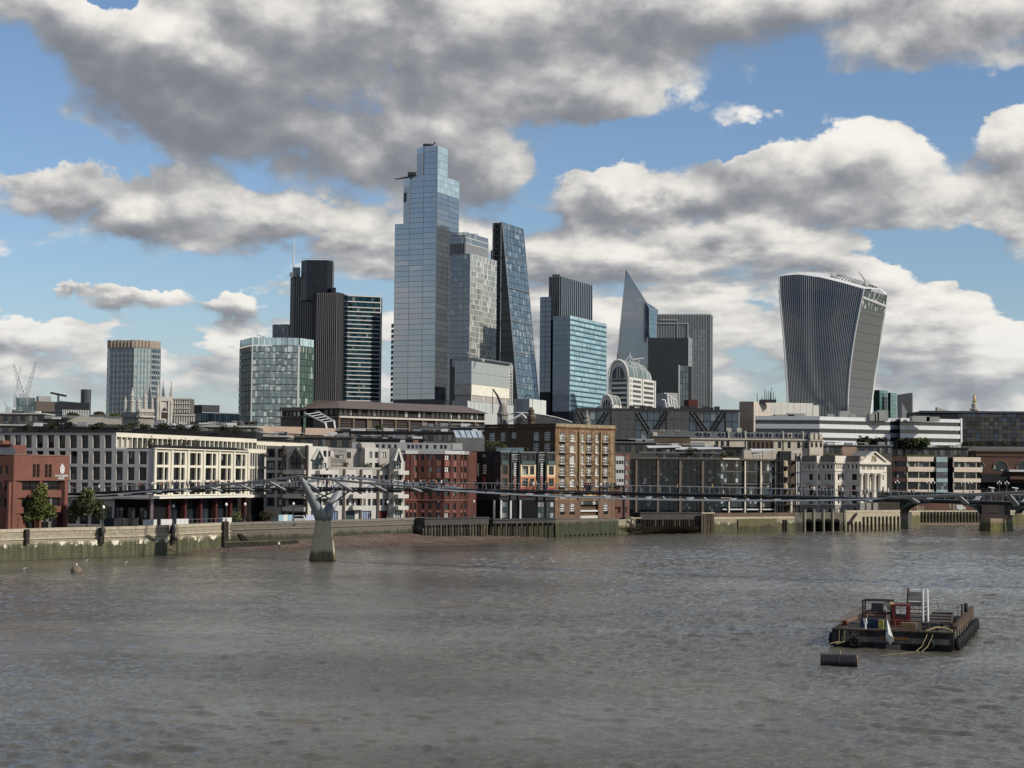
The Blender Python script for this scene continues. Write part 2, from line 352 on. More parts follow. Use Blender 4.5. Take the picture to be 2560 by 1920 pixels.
def glass(name, col, ior=1.7, rough=0.06, var=0.5, cell=(1.5, 3.6), blind=0.0, bcol=(0.35, 0.36, 0.34), lines=0.0, wob=0.0, haze=0.0):
 """window glass over a dark interior: tint, reflections, some panes with blinds, slight waviness"""
 if name in _mats: return _mats[name]
 mt = bpy.data.materials.new(name); mt.use_nodes = True; nt = mt.node_tree; nt.nodes.clear(); T = NT(nt)
 oi = T.n('ShaderNodeObjectInfo'); tc = T.n('ShaderNodeTexCoord')
 ob = tc.outputs['Object']; rn = oi.outputs['Random']
 sp = T.n('ShaderNodeSeparateXYZ', {0: ob})
 cx_ = T.m('FLOOR', T.m('DIVIDE', T.m('ADD', sp.outputs[0], sp.outputs[1]), cell[0])); cz = T.m('FLOOR', T.m('DIVIDE', sp.outputs[2], cell[1]))
 wn = T.n('ShaderNodeTexWhiteNoise', {'Vector': T.n('ShaderNodeCombineXYZ', {0: cx_, 1: cz, 2: T.m('MULTIPLY', rn, 97.3)}).outputs[0]}, noise_dimensions='3D')
 k = T.m('MULTIPLY_ADD', T.m('SUBTRACT', wn.outputs[0], 0.5), var, T.m('MULTIPLY_ADD', T.m('SUBTRACT', rn, 0.5), var, 1.0))
 c = T.v('SCALE', T.n('ShaderNodeRGB').outputs[0], scale=k); nt.nodes[-1] if False else None
 rgb = [n for n in nt.nodes if n.type == 'RGB'][0]; rgb.outputs[0].default_value = (*col, 1)
 if blind:
  w2 = T.n('ShaderNodeTexWhiteNoise', {'Vector': T.n('ShaderNodeCombineXYZ', {0: cz, 1: cx_, 2: T.m('MULTIPLY', rn, 31.7)}).outputs[0]}, noise_dimensions='3D')
  c = T.mix(T.m('LESS_THAN', w2.outputs[0], blind), c, T.n('ShaderNodeVectorMath', {0: bcol, 'Scale': T.m('MULTIPLY_ADD', wn.outputs[0], 0.7, 0.4)}, operation='SCALE').outputs[0])
 bs = T.n('ShaderNodeBsdfPrincipled', {'Base Color': c, 'Roughness': T.m('MULTIPLY_ADD', rn, 0.05, rough), 'IOR': ior, 'Specular IOR Level': 0.5})
 if wob:
  geo = T.n('ShaderNodeNewGeometry')
  bn = T.n('ShaderNodeTexNoise', {'Vector': geo.outputs['Position'], 'Scale': 0.35, 'Detail': 2.0})
  bp = T.n('ShaderNodeBump', {'Height': bn.outputs[0], 'Strength': wob, 'Distance': 0.2}); T.set(bs, 'Normal', bp.outputs[0])
 o = T.n('ShaderNodeOutputMaterial'); nt.links.new(bs.outputs[0], o.inputs[0]); _mats[name] = mt; return mt
# ================================================================== river, ground, foreshore
def water_material():
 mt = bpy.data.materials.new('river_water'); mt.use_nodes = True; nt = mt.node_tree; nt.nodes.clear(); T = NT(nt)
 pos = T.n('ShaderNodeNewGeometry').outputs['Position']
 big = T.n('ShaderNodeTexNoise', {'Vector': pos, 'Scale': 0.02, 'Detail': 4.0, 'Roughness': 0.6})
 c = T.mix(T.ss(big.outputs[0], 0.38, 0.62), L(81, 77, 67), L(99, 94, 82))
 stk = T.n('ShaderNodeTexNoise', {'Vector': T.v('MULTIPLY', pos, (0.4, 1, 1)), 'Scale': 0.045, 'Detail': 5.0, 'Roughness': 0.62, 'Distortion': 0.5})
 n1 = T.n('ShaderNodeTexNoise', {'Vector': T.v('MULTIPLY', pos, (0.8, 1.25, 1)), 'Scale': 2.6, 'Detail': 6.0, 'Roughness': 0.62, 'Distortion': 0.4})
 b1 = T.n('ShaderNodeBump', {'Height': n1.outputs[0], 'Strength': T.ss(stk.outputs[0], 0.36, 0.64, 0.25, 0.88), 'Distance': 0.24})
 bs = T.n('ShaderNodeBsdfPrincipled', {'Base Color': c, 'Roughness': 0.07, 'IOR': 1.33, 'Specular IOR Level': 0.5, 'Normal': b1.outputs[0]})
 o = T.n('ShaderNodeOutputMaterial'); nt.links.new(bs.outputs[0], o.inputs[0]); return mt
def wave_tile(Lm, n, lo, hi, wind, spread, seed, rms):
 rng = np.random.default_rng(seed); k = np.fft.fftfreq(n, Lm / n) * 2 * np.pi
 kx, ky = np.meshgrid(k, k, indexing='ij'); kk = np.hypot(kx, ky) + 1e-9
 lam = 2 * np.pi / kk; amp = np.where((lam > lo) & (lam < hi), kk ** -1.6, 0)
 ca = (kx * math.cos(wind) + ky * math.sin(wind)) / kk; amp = amp * (0.12 + np.abs(ca) ** spread)
 h = np.real(np.fft.ifft2(amp * (rng.normal(size=(n, n)) + 1j * rng.normal(size=(n, n))))); return h * rms / h.std()
def sample(tile, Lm, x, y):
 n = tile.shape[0]; fx, fy = (x / Lm * n) % n, (y / Lm * n) % n; i, j = fx.astype(int) % n, fy.astype(int) % n
 a, b = fx - np.floor(fx), fy - np.floor(fy); i2, j2 = (i + 1) % n, (j + 1) % n
 return tile[i, j] * (1 - a) * (1 - b) + tile[i2, j] * a * (1 - b) + tile[i, j2] * (1 - a) * b + tile[i2, j2] * a * b
wm = water_material()
ny, nx = 900, 560
ys = 85.0 * (700.0 / 85.0) ** (np.linspace(0, 1, ny)); sx_ = np.linspace(-0.36, 0.36, nx)
Yg, Sg = np.meshgrid(ys, sx_, indexing='ij'); Xg = Sg * Yg
t1, t2, t3 = wave_tile(97, 512, 1.0, 5.5, 1.15, 2, 1, 0.054), wave_tile(61, 512, 0.6, 2.4, 1.9, 2, 2, 0.018), wave_tile(211, 256, 8, 60, 0.9, 1, 3, 0.03)
patch = sample(wave_tile(400, 256, 40, 300, 0.5, 0, 5, 1.0), 400, Xg, Yg)
gain = np.clip(1.0 + 0.4 * patch, 0.25, 2.0)
Zg = (sample(t1, 97, Xg, Yg) + sample(t2, 61, Xg * .97 + Yg * .21, Yg * .97 - Xg * .21)) * gain + sample(t3, 211, Xg, Yg)
me = bpy.data.meshes.new('river'); vv = np.stack([Xg, Yg, Zg], -1).reshape(-1, 3)
idx = np.arange(ny * nx).reshape(ny, nx); q = np.stack([idx[:-1, :-1], idx[:-1, 1:], idx[1:, 1:], idx[1:, :-1]], -1).reshape(-1, 4)
me.vertices.add(len(vv)); me.vertices.foreach_set('co', vv.ravel()); me.loops.add(q.size); me.loops.foreach_set('vertex_index', q.ravel())
me.polygons.add(len(q)); me.polygons.foreach_set('loop_start', np.arange(0, q.size, 4)); me.polygons.foreach_set('loop_total', np.full(len(q), 4))
me.polygons.foreach_set('use_smooth', np.ones(len(q), bool)); me.materials.append(wm); me.update(); me.validate()
ro = link('river', me); ro['kind'] = 'structure'
b = MB(); b.poly([(-3000, -2500, -0.35), (4000, -2500, -0.35), (4000, 3000, -0.35), (-3000, 3000, -0.35)])
structure('river_far_water', b, wm)
# the bank line: where the embankment meets water or foreshore, wall by wall (photo column, row of the foot, row of the top)
GROUND_Z = 5.0
stone_quay = mat('quay_paving', L(120, 112, 102), 0.9, 0.2)
bankline = [GZ(-500, 1430), GZ(-60, 1408), GZ(152, 1397), GZ(337, 1391), GZ(574, 1375)]
bankline = [v.to_2d() for v in bankline] + [P(px, 1290, y).to_2d() for px, y in ((900, 435), (1060, 461), (1235, 480), (1385, 492), (1546, 517), (1600, 544), (1756, 556), (1783, 556), (1986, 575), (2110, 586), (2244, 606), (2300, 682), (2462, 694), (2900, 760), (3600, 1100))]
b = MB(); far = 9000.0
gp = [(v.x, v.y + 1.0) for v in bankline]
for i in range(len(gp) - 1):
 a, c = gp[i], gp[i + 1]; k = lambda p: (p[0] / p[1] * far, far)
 b.poly([(*a, GROUND_Z), (*c, GROUND_Z), (*k(c), GROUND_Z), (*k(a), GROUND_Z)])
 b.poly([(a[0], a[1], -1), (c[0], c[1], -1), (c[0], c[1], GROUND_Z), (a[0], a[1], GROUND_Z)])
structure('ground', b, mat('city_ground', L(96, 92, 86), 0.95, 0.25, 0.05))
# foreshore: shingle and mud shelving from the wall foot into the river
def shingle():
 mt = bpy.data.materials.new('foreshore_shingle'); mt.use_nodes = True; nt = mt.node_tree; nt.nodes.clear(); T = NT(nt)
 pos = T.n('ShaderNodeNewGeometry').outputs['Position']
 a = T.n('ShaderNodeTexNoise', {'Vector': pos, 'Scale': 0.16, 'Detail': 5.0, 'Roughness': 0.65}); f = T.n('ShaderNodeTexNoise', {'Vector': pos, 'Scale': 2.5, 'Detail': 5.0, 'Roughness': 0.75})
 c = T.mix(T.ss(a.outputs[0], 0.4, 0.6), L(112, 84, 70), L(126, 112, 96))
 c = T.mix(T.ss(f.outputs[0], 0.3, 0.75), T.v('SCALE', c, scale=0.38), c)
 zz_ = T.n('ShaderNodeSeparateXYZ', {0: pos}).outputs[2]; c = T.mix(T.ss(T.m('ADD', zz_, a.outputs[0]), 1.25, 0.75, 0.0, 0.6), c, L(62, 46, 38))
 bp = T.n('ShaderNodeBump', {'Height': f.outputs[0], 'Strength': 0.9, 'Distance': 0.4})
 bs = T.n('ShaderNodeBsdfPrincipled', {'Base Color': c, 'Roughness': 0.8, 'Normal': bp.outputs[0]}); o = T.n('ShaderNodeOutputMaterial'); nt.links.new(bs.outputs[0], o.inputs[0]); return mt
edge = [(300, 1391.5), (420, 1385), (520, 1380), (660, 1376), (810, 1372), (950, 1369), (1080, 1365), (1200, 1362), (1300, 1353), (1400, 1344), (1560, 1337), (1660, 1334), (1760, 1330)]
back = [(300, 1389), (420, 1376), (520, 1366), (660, 1351), (810, 1338), (950, 1334), (1080, 1335), (1200, 1337), (1300, 1337), (1400, 1333), (1560, 1322), (1660, 1318), (1760, 1318)]
bY = [356, 368, 388, 408, 424, 441, 463, 474, 486, 496, 513, 524, 532]
b = MB(); rows = 9; wl = []
for (e, k, y) in zip(edge, back, bY):
 w0 = GZ(*e, 0.0); w1 = P(*k, y); wl.append((w0 + (w0 - w1) * 0.9 - Vector((0, 0, 0.9)), w0, w1 + Vector((0, 2.0, 0.25))))
pts = []
for i in range(len(wl) - 1):
 for s in range(8):
  t = s / 8; tt = t * t * (3 - 2 * t); A, B, C = (wl[i][q].lerp(wl[i + 1][q], t) for q in range(3)); line = []
  for r in range(12):
   p = A.lerp(B, r / 4) if r < 4 else B.lerp(C, (r - 4) / 7)
   p.z += 0.14 * mnoise.noise(Vector((p.x * .5, p.y * .5, 0))) + 0.1 * mnoise.noise(Vector((p.x * 1.7, p.y * 1.7, 3))); line.append(p)
  pts.append(line)
n0 = len(pts)
b.v = [tuple(p) for l in pts for p in l]
for i in range(n0 - 1):
 for r in range(11): b.f.append((i * 12 + r, (i + 1) * 12 + r, (i + 1) * 12 + r + 1, i * 12 + r + 1)); b.mi.append(0)
structure('foreshore', b, shingle(), smooth=True)
b = MB(); rg = random.Random(9)
for _ in range(2600):
 i = rg.randrange(len(pts) - 1); r = rg.uniform(3.6, 10.5); k = int(r); q0 = Vector(pts[i][k]).lerp(Vector(pts[i][k + 1]), r - k).lerp(Vector(pts[i + 1][k]), rg.random()); s = rg.choice((.1, .13, .18, .28)) * rg.uniform(.7, 1.4); n = len(b.v)
 b.v += [(q0.x + s * x * rg.uniform(.7, 1.5), q0.y + s * y, q0.z + s * z * .7) for x, y, z in ((1, 0, 0), (0, 1, 0), (-1, 0, 0), (0, -1, 0), (0, 0, 1))]; b.f += [(n, n + 1, n + 4), (n + 1, n + 2, n + 4), (n + 2, n + 3, n + 4), (n + 3, n, n + 4)]; b.mi += [0] * 4
o = link('shingle_stones', b.mesh('shingle_stones', mat('shingle_stone', L(128, 112, 96), .9, .3, 3.0, L(60, 50, 44)))); tag(o, 'loose stones and rubble scattered over the foreshore', 'stones', None, 'stuff')
# ================================================================== towers of the financial district
GZ0 = GROUND_Z
white_metal = mat('white_metal', L(222, 222, 218), 0.45, 0.06, spec=0.5)
grey_metal = mat('grey_metal', L(140, 143, 146), 0.45, 0.1, spec=0.5)
dark_metal = mat('dark_metal', L(44, 46, 50), 0.5, 0.15, spec=0.5)
black_core = mat('dark_core', L(26, 29, 34), 0.6, 0.2)
roof_grey = mat('flat_roof', L(120, 120, 118), 0.9, 0.2)
pale_stone = mat('pale_stone', L(206, 199, 184), 0.85, 0.14, 0.12, streak=0.5)
def block(name, label, cat, pxL, pxC, pxR, pyT, Y, a=66, b=-24, pyref=None, core=None, z0=GZ0, ins=0.35, group=None, zt=None, pref=None):
 pyr = pyref or pyT
 fl, fr = corner(pxL, pxC, pxR, pyr, Y, a, b)
 zt = zt if zt is not None else P(pxC, pyT, Y).z
 q = quad4(fl, fr)
 T = Thing(name, label, cat, (*fl.B, z0), group)
 if core:
  T.mb('core', core).prism(inset(q, ins * 1.5), z0, zt - 0.3)
 return T, fl, fr, zt, q
def rows_px(fr, px, y0, y1, pitch): return [fr.z(px, y) for y in np.arange(y0, y1, pitch)]
def bands(T, fr, zs, h, mt, name='floor_band', w0=0.0, w1=0.18, u0=0.0, u1=None):
 for z in zs: T.piece(name, fr, u0, fr.L if u1 is None else u1, w0, w1, z, z + h, mt)
def fins(T, fr, us, t, z0, z1, mt, name='fin', w0=0.0, w1=0.5):
 for u in us: T.piece(name, fr, u - t / 2, u + t / 2, w0, w1, z0, z1, mt)
def roof_kit(T, fr, q, zt, n=3, mt=None, seed=1):
 """plant housings on a flat roof"""
 rg = random.Random(seed); b = T.mb('plant_room', mt or grey_metal)
 c = [Vector(p) for p in q]
 for i in range(n):
  s, t = rg.uniform(.15, .7), rg.uniform(.15, .7); ds, dt = rg.uniform(.08, .22), rg.uniform(.1, .22)
  f = lambda s, t: c[0].lerp(c[1], s).lerp(c[3].lerp(c[2], s), t)
  pp = [f(s, t), f(s + ds, t), f(s + ds, t + dt), f(s, t + dt)]
  b.prism(pp, zt - 0.2, zt + rg.uniform(1.2, 3.2))
# --- pale octagonal tower with a fluted tan crown
g_pale = glass('glass_lit_facet', L(118, 140, 142), 1.9, 0.12, 0.35, (1.6, 3.3))  # paler copy for the lit facet, the light put into the glass colour
g_bluegrey = glass('glass_blue_grey', L(66, 82, 94), 1.8, 0.1, 0.5, (1.6, 3.3))
def t_angel():
 pts = [face(334, 940, 1100, -17, 273, 334).A, P(334, 940, 1100).to_2d()]
 l0 = face(273, 940, (pts[0].y), -62, 268.5, 273).A
 f3 = face(334, 940, 1100, 32, 334, 377); f4 = face(377, 940, f3.B.y, 66, 377, 400)
 ring = [l0, pts[0], pts[1], f3.B, f4.B]
 back = [f4.B + Vector((-6, 26)), l0 + Vector((6, 26))]
 zt = P(334, 868, 1100).z; zc = P(334, 849, 1100).z
 T = Thing('octagonal_tower', 'many sided pale office tower with a fluted tan crown, behind the pinnacled church', 'tower', (*pts[1], GZ0))
 poly = ring + back
 T.mb('wall', mat('angel_frame', L(168, 178, 176), 0.4, 0.08, spec=0.5)).prism(poly, GZ0, zt)
 spans = [(Fr(ring[0], ring[1]), 1), (Fr(ring[1], ring[2]), 6), (Fr(ring[2], ring[3]), 5), (Fr(ring[3], ring[4]), 4)]
 h = 3.35; n = 13
 st = (g_bluegrey, None, 1, 1, .1)
 for k, (f, nc) in enumerate(spans):
  gm = g_bluegrey if k != 2 else g_pale
  for j in range(n):
   for (ua, ub) in even(0.3, f.L - 0.3, nc, 0.66):
    T.piece('window', f, ua, ub, 0.02, 0.12, zt - (j + 1) * h + 0.5, zt - j * h - 0.7, gm)
  fins(T, f, [f.L * i / nc for i in range(nc + 1)], 0.25, GZ0, zt, grey_metal, 'mullion', 0.02, 0.3)
 cm = mat('tan_crown', L(172, 154, 134), 0.5, 0.1)
 for f, nc in spans:
  m_ = max(2, int(f.L / 2.2))
  for (ua, ub) in even(0, f.L, m_, 0.98):
   b = MB(); um = (ua + ub) / 2
   b.prism([f.pt(ua, 0.05, 0).to_2d(), f.pt(um, 0.75, 0).to_2d(), f.pt(ub, 0.05, 0).to_2d(), f.pt(um, -0.6, 0).to_2d()], zt, zc - 0.3 * abs(math.sin(um)))
   T.part('crown_flute', b, cm)
 T.mb('roof', roof_grey).prism(inset(poly, 1.2), zt, zc - 2); T.done()
t_angel()
# --- green glass office block with a glass parapet
def t_green():
 g1 = glass('glass_green', L(88, 106, 106), 2.1, 0.07, 0.5, (1.5, 2.3), 0.28, (0.42, 0.47, 0.45))
 g2 = glass('glass_deep_green', L(32, 64, 48), 1.6, 0.06, 0.8, (1.4, 3.6), 0.15, (0.25, 0.32, 0.25))
 g3 = glass('glass_dim_green', L(44, 60, 60), 1.6, 0.08, 0.6, (1.2, 3.6))
 T, fl, fr, zt, q = block('green_glass_block', 'broad green glass office block with clear glass parapet screens', 'office block', 631, 749, 785, 865, 980, 66, 6, core=black_core)
 fe = face(631, 900, fl.A.y, -66, 599, 631)
 T.mb('core', black_core).prism([fe.A + Vector((.4, .6)), fe.B + Vector((.4, .6)), fl.B + Vector((-.4, .6)), fe.A + Vector((20, 20))], GZ0, zt - .3)
 for f, nu, gm in ((fl, 8, g1), (fr, 5, g2), (fe, 4, g3)):
  nz = int((zt - GZ0) / 3.6)
  T.grid(f, 0.3, f.L - .3, zt - 14 * 3.6, zt, nu, 14, gm, 0.35, .2, 0.05, 0.004)
  fins(T, f, [0.3 + (f.L - .6) * i / nu for i in range(nu + 1)], 0.22, GZ0, zt, grey_metal, 'mullion', 0.0, 0.2)
  T.grid(f, 0.3, f.L - .3, zt + .1, zt + 4.6, nu, 1, glass('glass_parapet', L(150, 170, 172), 1.6, 0.1, 0.4), 0.25, .08, 0.05, 0.01, 'parapet_screen')
 T.piece('corner_post', fl, fl.L - .9, fl.L + .15, -.2, .35, GZ0, zt + .3, white_metal)
 T.piece('corner_post', fl, -.3, .3, -.2, .3, GZ0, zt + .3, white_metal)
 b = T.mb('roof', white_metal)
 b.tube([fl.pt(2, -6, zt + 6.6), fl.pt(fl.L * .7, -9, zt + 2.0)], 0.4); b.tube([fl.pt(4, -8, zt), fl.pt(4, -8, zt + 5.4)], 0.3)
 T.done()
t_green()
# --- ribbed dark tower of three stacked wings
def t_ribbed():
 dk = mat('bronze_cladding', L(52, 46, 46), 0.45, 0.12, spec=0.45); rib = mat('steel_rib', L(158, 150, 146), 0.35, 0.08, spec=0.6)
 Y = 1530
 fC = face(843.6, 850, Y, -16, 790, 843.6); fD = face(843.6, 850, Y, 68, 843.6, 860)
 T = Thing('ribbed_tower', 'dark ribbed skyscraper with three staggered wings and a thin white mast', 'tower', (*fC.B, GZ0))
 zc = P(820, 730.5, Y).z
 e0 = face(790, 850, fC.A.y, -55, 779, 790).A
 T.mb('wing', dk).prism([fC.B, fD.B, fD.B + Vector((-8, 14)), e0 + Vector((3, 14)), e0, fC.A], GZ0, zc)
 fins(T, fC, [fC.L * (i + .5) / 11 for i in range(11)], 0.42, GZ0, zc - .5, rib, 'rib', 0, .6)
 fins(T, Fr(e0, fC.A), [1.2, 3.2, 5.2], 0.3, GZ0, zc - .5, mat('steel_rib_dim', L(96, 90, 90), .4), 'rib', 0, .4)
 Yw = Y + 14
 fW = face(779, 800, Yw, -14, 732, 783); zw = P(760, 691, Yw).z; w0 = face(732, 800, fW.A.y, -60, 724.6, 732).A
 T.mb('wing', dk).prism([fW.B, fW.B + Vector((5, 18)), w0 + Vector((4, 18)), w0, fW.A], GZ0, zw)
 fins(T, fW, [fW.L * (i + .5) / 9 for i in range(9)], 0.42, GZ0, zw - .4, rib, 'rib', 0, .6)
 fins(T, Fr(w0, fW.A), [1.0, 2.6], 0.25, GZ0, zw - .4, rib, 'rib', 0, .3)
 core = mat('black_core_cladding', L(20, 24, 30), 0.3, 0.25, spec=0.5)
 Yc = Y + 10; a_, b_ = P(752.7, 700, Yc + 6).to_2d(), P(831, 700, Yc + 6).to_2d(); m1, m2 = P(766, 700, Yc).to_2d(), P(818, 700, Yc).to_2d()
 ztop = P(790, 650, Yc).z
 T.mb('core', core).prism([m1, m2, b_, b_ + Vector((0, 14)), a_ + Vector((0, 14)), a_], zc - 6, ztop)
 T.mb('core', core).prism([P(828, 720, Y + 8).to_2d(), P(840, 720, Y + 8).to_2d(), P(840, 720, Y + 16).to_2d(), P(828, 720, Y + 16).to_2d()], zc - 6, P(834, 719, Y + 8).z)
 gp = glass('glass_black', L(14, 18, 24), 1.5, 0.08, 0.6)
 f = Fr(m1, m2)
 for (u0, u1, y0, y1) in ((.06, .3, 660, 668), (.36, .48, 660, 669), (.55, .92, 658, 668), (.1, .22, 672, 679), (.62, .78, 672, 678), (.42, .6, 686, 690), (.45, .68, 700, 708), (.8, .95, 690, 699)):
  T.piece('window', f, f.L * u0, f.L * u1, 0.05, .15, f.z(790, y1), f.z(790, y0), gp)
 rail = T.mb('roof_rail', grey_metal); k = [m1, m2, b_, a_]
 for i in range(10):
  p = a_.lerp(b_, i / 9); rail.tube([(p.x, p.y, ztop), (p.x + .4, p.y, ztop + 1.6)], .12, 4)
 rail.tube([(*a_, ztop + 1.4), (*m1, ztop + 1.6), (*m2, ztop + 1.6), (*b_, ztop + 1.4)], .15, 4)
 mb = T.mb('mast', white_metal); p = P(733, 690, Yw + 6); mb.tube([(p.x, p.y, zw), (p.x, p.y, P(733, 601, Yw + 6).z)], [.8, .45], 6)
 r = P(742, 680, Yw + 6); T.mb('plant_room', grey_metal).box(r.x - 2.2, r.x + 2.6, r.y - 2, r.y + 3, zw, P(742, 669, Yw + 6).z)
 r = P(730, 685, Yw + 6); T.mb('plant_room', grey_metal).box(r.x - 1.6, r.x + 5, r.y - 4, r.y - 1, zw, P(730, 682, Yw + 6).z)
 T.done()
 # stepped grey glass block behind it
 g = glass('glass_grey_step', L(86, 92, 98), 1.7, .12, .4, (1.5, 3.5), .15)
 T, fl, fr, zt, q = block('stepped_grey_block', 'small stepped grey block half hidden behind the ribbed tower', 'office block', 681, 722, 735, 810, 1590, 66, -18, core=black_core)
 T.grid(fl, 0, fl.L, GZ0 + 60, zt, 5, 9, g, .3, .2, .05)
 f2 = face(724, 800, 1598, -18, 694, 726); z2 = P(710, 779, 1458).z
 T.mb('core', black_core).prism([f2.A, f2.B, f2.B + Vector((2, 10)), f2.A + Vector((2, 10))], zt - 1, z2)
 T.grid(f2, 0, f2.L, zt, z2, 4, 2, g, .3, .2, .05); T.done()
t_ribbed()
# --- dark glass slab with white horizontal bands
def t_bands():
 g = glass('glass_night', L(34, 60, 70), 1.9, .05, .8, (2.0, 3.6), .06, (.2, .22, .2))
 T, fl, fr, zt, q = block('banded_tower', 'dark glass slab with evenly spaced white bands, beside the ribbed tower', 'tower', 846, 951, 958, 742.5, 1600, 70, 20, core=black_core, ins=.6)
 zs = [fl.z(951, y) for y in (742.5, 757, 771)] + [fl.z(951, 771 + 10.55 * k) for k in range(1, 24)]
 for k, z in enumerate(zs):
  T.piece('floor_band', fl, -.2, fl.L + .2, -.1, .55, z - .45, z + .45, white_metal)
  if k < len(zs) - 1:
   for i in range(9): T.piece('glass_panel', fl, fl.L * i / 9 + .1, fl.L * (i + 1) / 9 - .1, -.2, 0, zs[k + 1] + .46, z - .46, g, .004)
 T.piece('corner_post', fl, fl.L - .1, fl.L + .7, -.3, .6, GZ0, zt + .4, white_metal)
 T.done()
t_bands()
# --- the tallest tower: stepped grey glass
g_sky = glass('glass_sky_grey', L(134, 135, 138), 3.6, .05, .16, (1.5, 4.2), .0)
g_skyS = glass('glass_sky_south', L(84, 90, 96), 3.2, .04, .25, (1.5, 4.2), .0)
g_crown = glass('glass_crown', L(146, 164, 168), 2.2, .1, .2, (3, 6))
def t_tall():
 Y = 1500; ref = 700
 fl, fr = corner(985.3, 1090.5, 1145.6, ref, Y)
 T = Thing('tallest_tower', 'tallest skyscraper, stepped grey blue glass with two roof cranes', 'tower', (*fl.B, GZ0))
 uA, uB, uC = 0.0, fl.u(1022.5, ref), fl.u(1057, ref)
 zA, zB, zC = fl.z(1022, 558), fl.z(1057.5, 437.5), fl.z(1091.3, 363.5)
 D = fr.L; dC = fr.u(1119, 420); E = Vector(fr.d)
 def pr(pts, z0, z1): T.mb('core', mat('tower_core_grey', L(62, 68, 76), .4, .1, spec=.5)).prism(inset(pts, .3), z0, z1 - .2)
 pt = lambda u, d: fl.pt(u, 0, 0).to_2d() + E * d
 pr([pt(0, 0), pt(fl.L, 0), pt(fl.L, D), pt(0, D)], GZ0, zA)
 chB = face(1023.6, 500, fl.pt(uB, 0, 0).y, -66, 1009, 1023.6); chC = face(1057.6, 420, fl.pt(uC, 0, 0).y, -66, 1042, 1057.6)
 pr([chB.B, pt(fl.L, 0), pt(fl.L, D), pt(uB - 4, D), chB.A], zA, zB)
 pr([chC.B, pt(fl.L, 0), pt(fl.L, dC), pt(uC - 4, dC), chC.A], zB, zC)
 fh = 4.62
 def wall(f, u0, u1, z0, z1, nu, m, th=.2, j=.005):
  n = max(1, int(round((z1 - z0) / fh))); T.grid(f, u0, u1, z0, z1, nu, n, m, .26, th, .12, j)
 zlow = zA - 33 * fh
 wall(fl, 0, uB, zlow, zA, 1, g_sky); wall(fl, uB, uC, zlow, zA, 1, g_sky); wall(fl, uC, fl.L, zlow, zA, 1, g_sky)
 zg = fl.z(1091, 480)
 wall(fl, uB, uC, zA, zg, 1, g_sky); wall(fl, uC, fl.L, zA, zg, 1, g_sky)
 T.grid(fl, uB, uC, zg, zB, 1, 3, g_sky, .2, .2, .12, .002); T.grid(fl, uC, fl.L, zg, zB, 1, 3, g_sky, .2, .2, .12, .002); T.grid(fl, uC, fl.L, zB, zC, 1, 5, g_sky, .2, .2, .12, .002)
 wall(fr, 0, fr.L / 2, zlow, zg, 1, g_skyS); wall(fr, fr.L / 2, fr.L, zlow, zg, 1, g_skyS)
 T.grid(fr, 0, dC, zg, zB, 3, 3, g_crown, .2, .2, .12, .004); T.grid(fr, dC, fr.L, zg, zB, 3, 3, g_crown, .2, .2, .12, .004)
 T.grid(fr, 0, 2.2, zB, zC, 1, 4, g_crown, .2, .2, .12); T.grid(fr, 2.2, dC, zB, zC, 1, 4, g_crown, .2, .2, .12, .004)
 for f, z0, z1 in ((chB, zA, zB), (chC, zB, zC)):
  T.grid(f, 0, f.L, z0, z0 + (z1 - z0) * .78, 1, 4, mat('chamfer_panel', L(190, 196, 204), .3, .1, spec=.6), .1, .2, .1)
  T.grid(f, 0, f.L, z0 + (z1 - z0) * .78, z1, 1, 1, g_sky, .1, .2, .1)
 T.piece('louvre', chB, .6, chB.L * .5, .1, .3, zA + (zB - zA) * .48, zA + (zB - zA) * .68, black_core)
 T.piece('corner_post', fl, fl.L - .25, fl.L + .25, .1, .4, zlow, zC, grey_metal)
 # slotted edge of the far face
 fe = face(985.3, ref, fl.A.y, -72, 980.5, 985.3)
 for k in range(26): T.piece('balcony_slot', fe, 0, fe.L - .6, -.3, .3, zA - 90 - k * 4.6, zA - 88 - k * 4.6 + 1.4, dark_metal)
 T.done()
 for (p0, p1, lbl) in (((1024, 442), (990, 448), 'dark roof crane reaching out from the shoulder of the tallest tower'), ((1062, 372), (1089, 358), 'dark roof crane lying on the top of the tallest tower')):
  zc = zB if p0[1] > 400 else zC
  a = P(*p0, Y + 8); c = P(*p1, Y + 8)
  C = Thing('roof_crane', lbl, 'crane', (a.x, a.y, zc), 'cranes on the tallest tower'); b = MB()
  b.box(a.x - 1.5, a.x + 5.5, a.y - 2, a.y + 2, zc - .3, max(zc + 2.6, a.z + 1.5)); C.part('cab', b, dark_metal)
  b = MB(); b.tube([(a.x, a.y, a.z), (c.x, c.y, c.z)], [.9, .5], 5); b.tube([(c.x, c.y, c.z), (c.x - 1.5, c.y, c.z + 1.0)], .4, 4); C.part('jib', b, dark_metal)
t_tall()
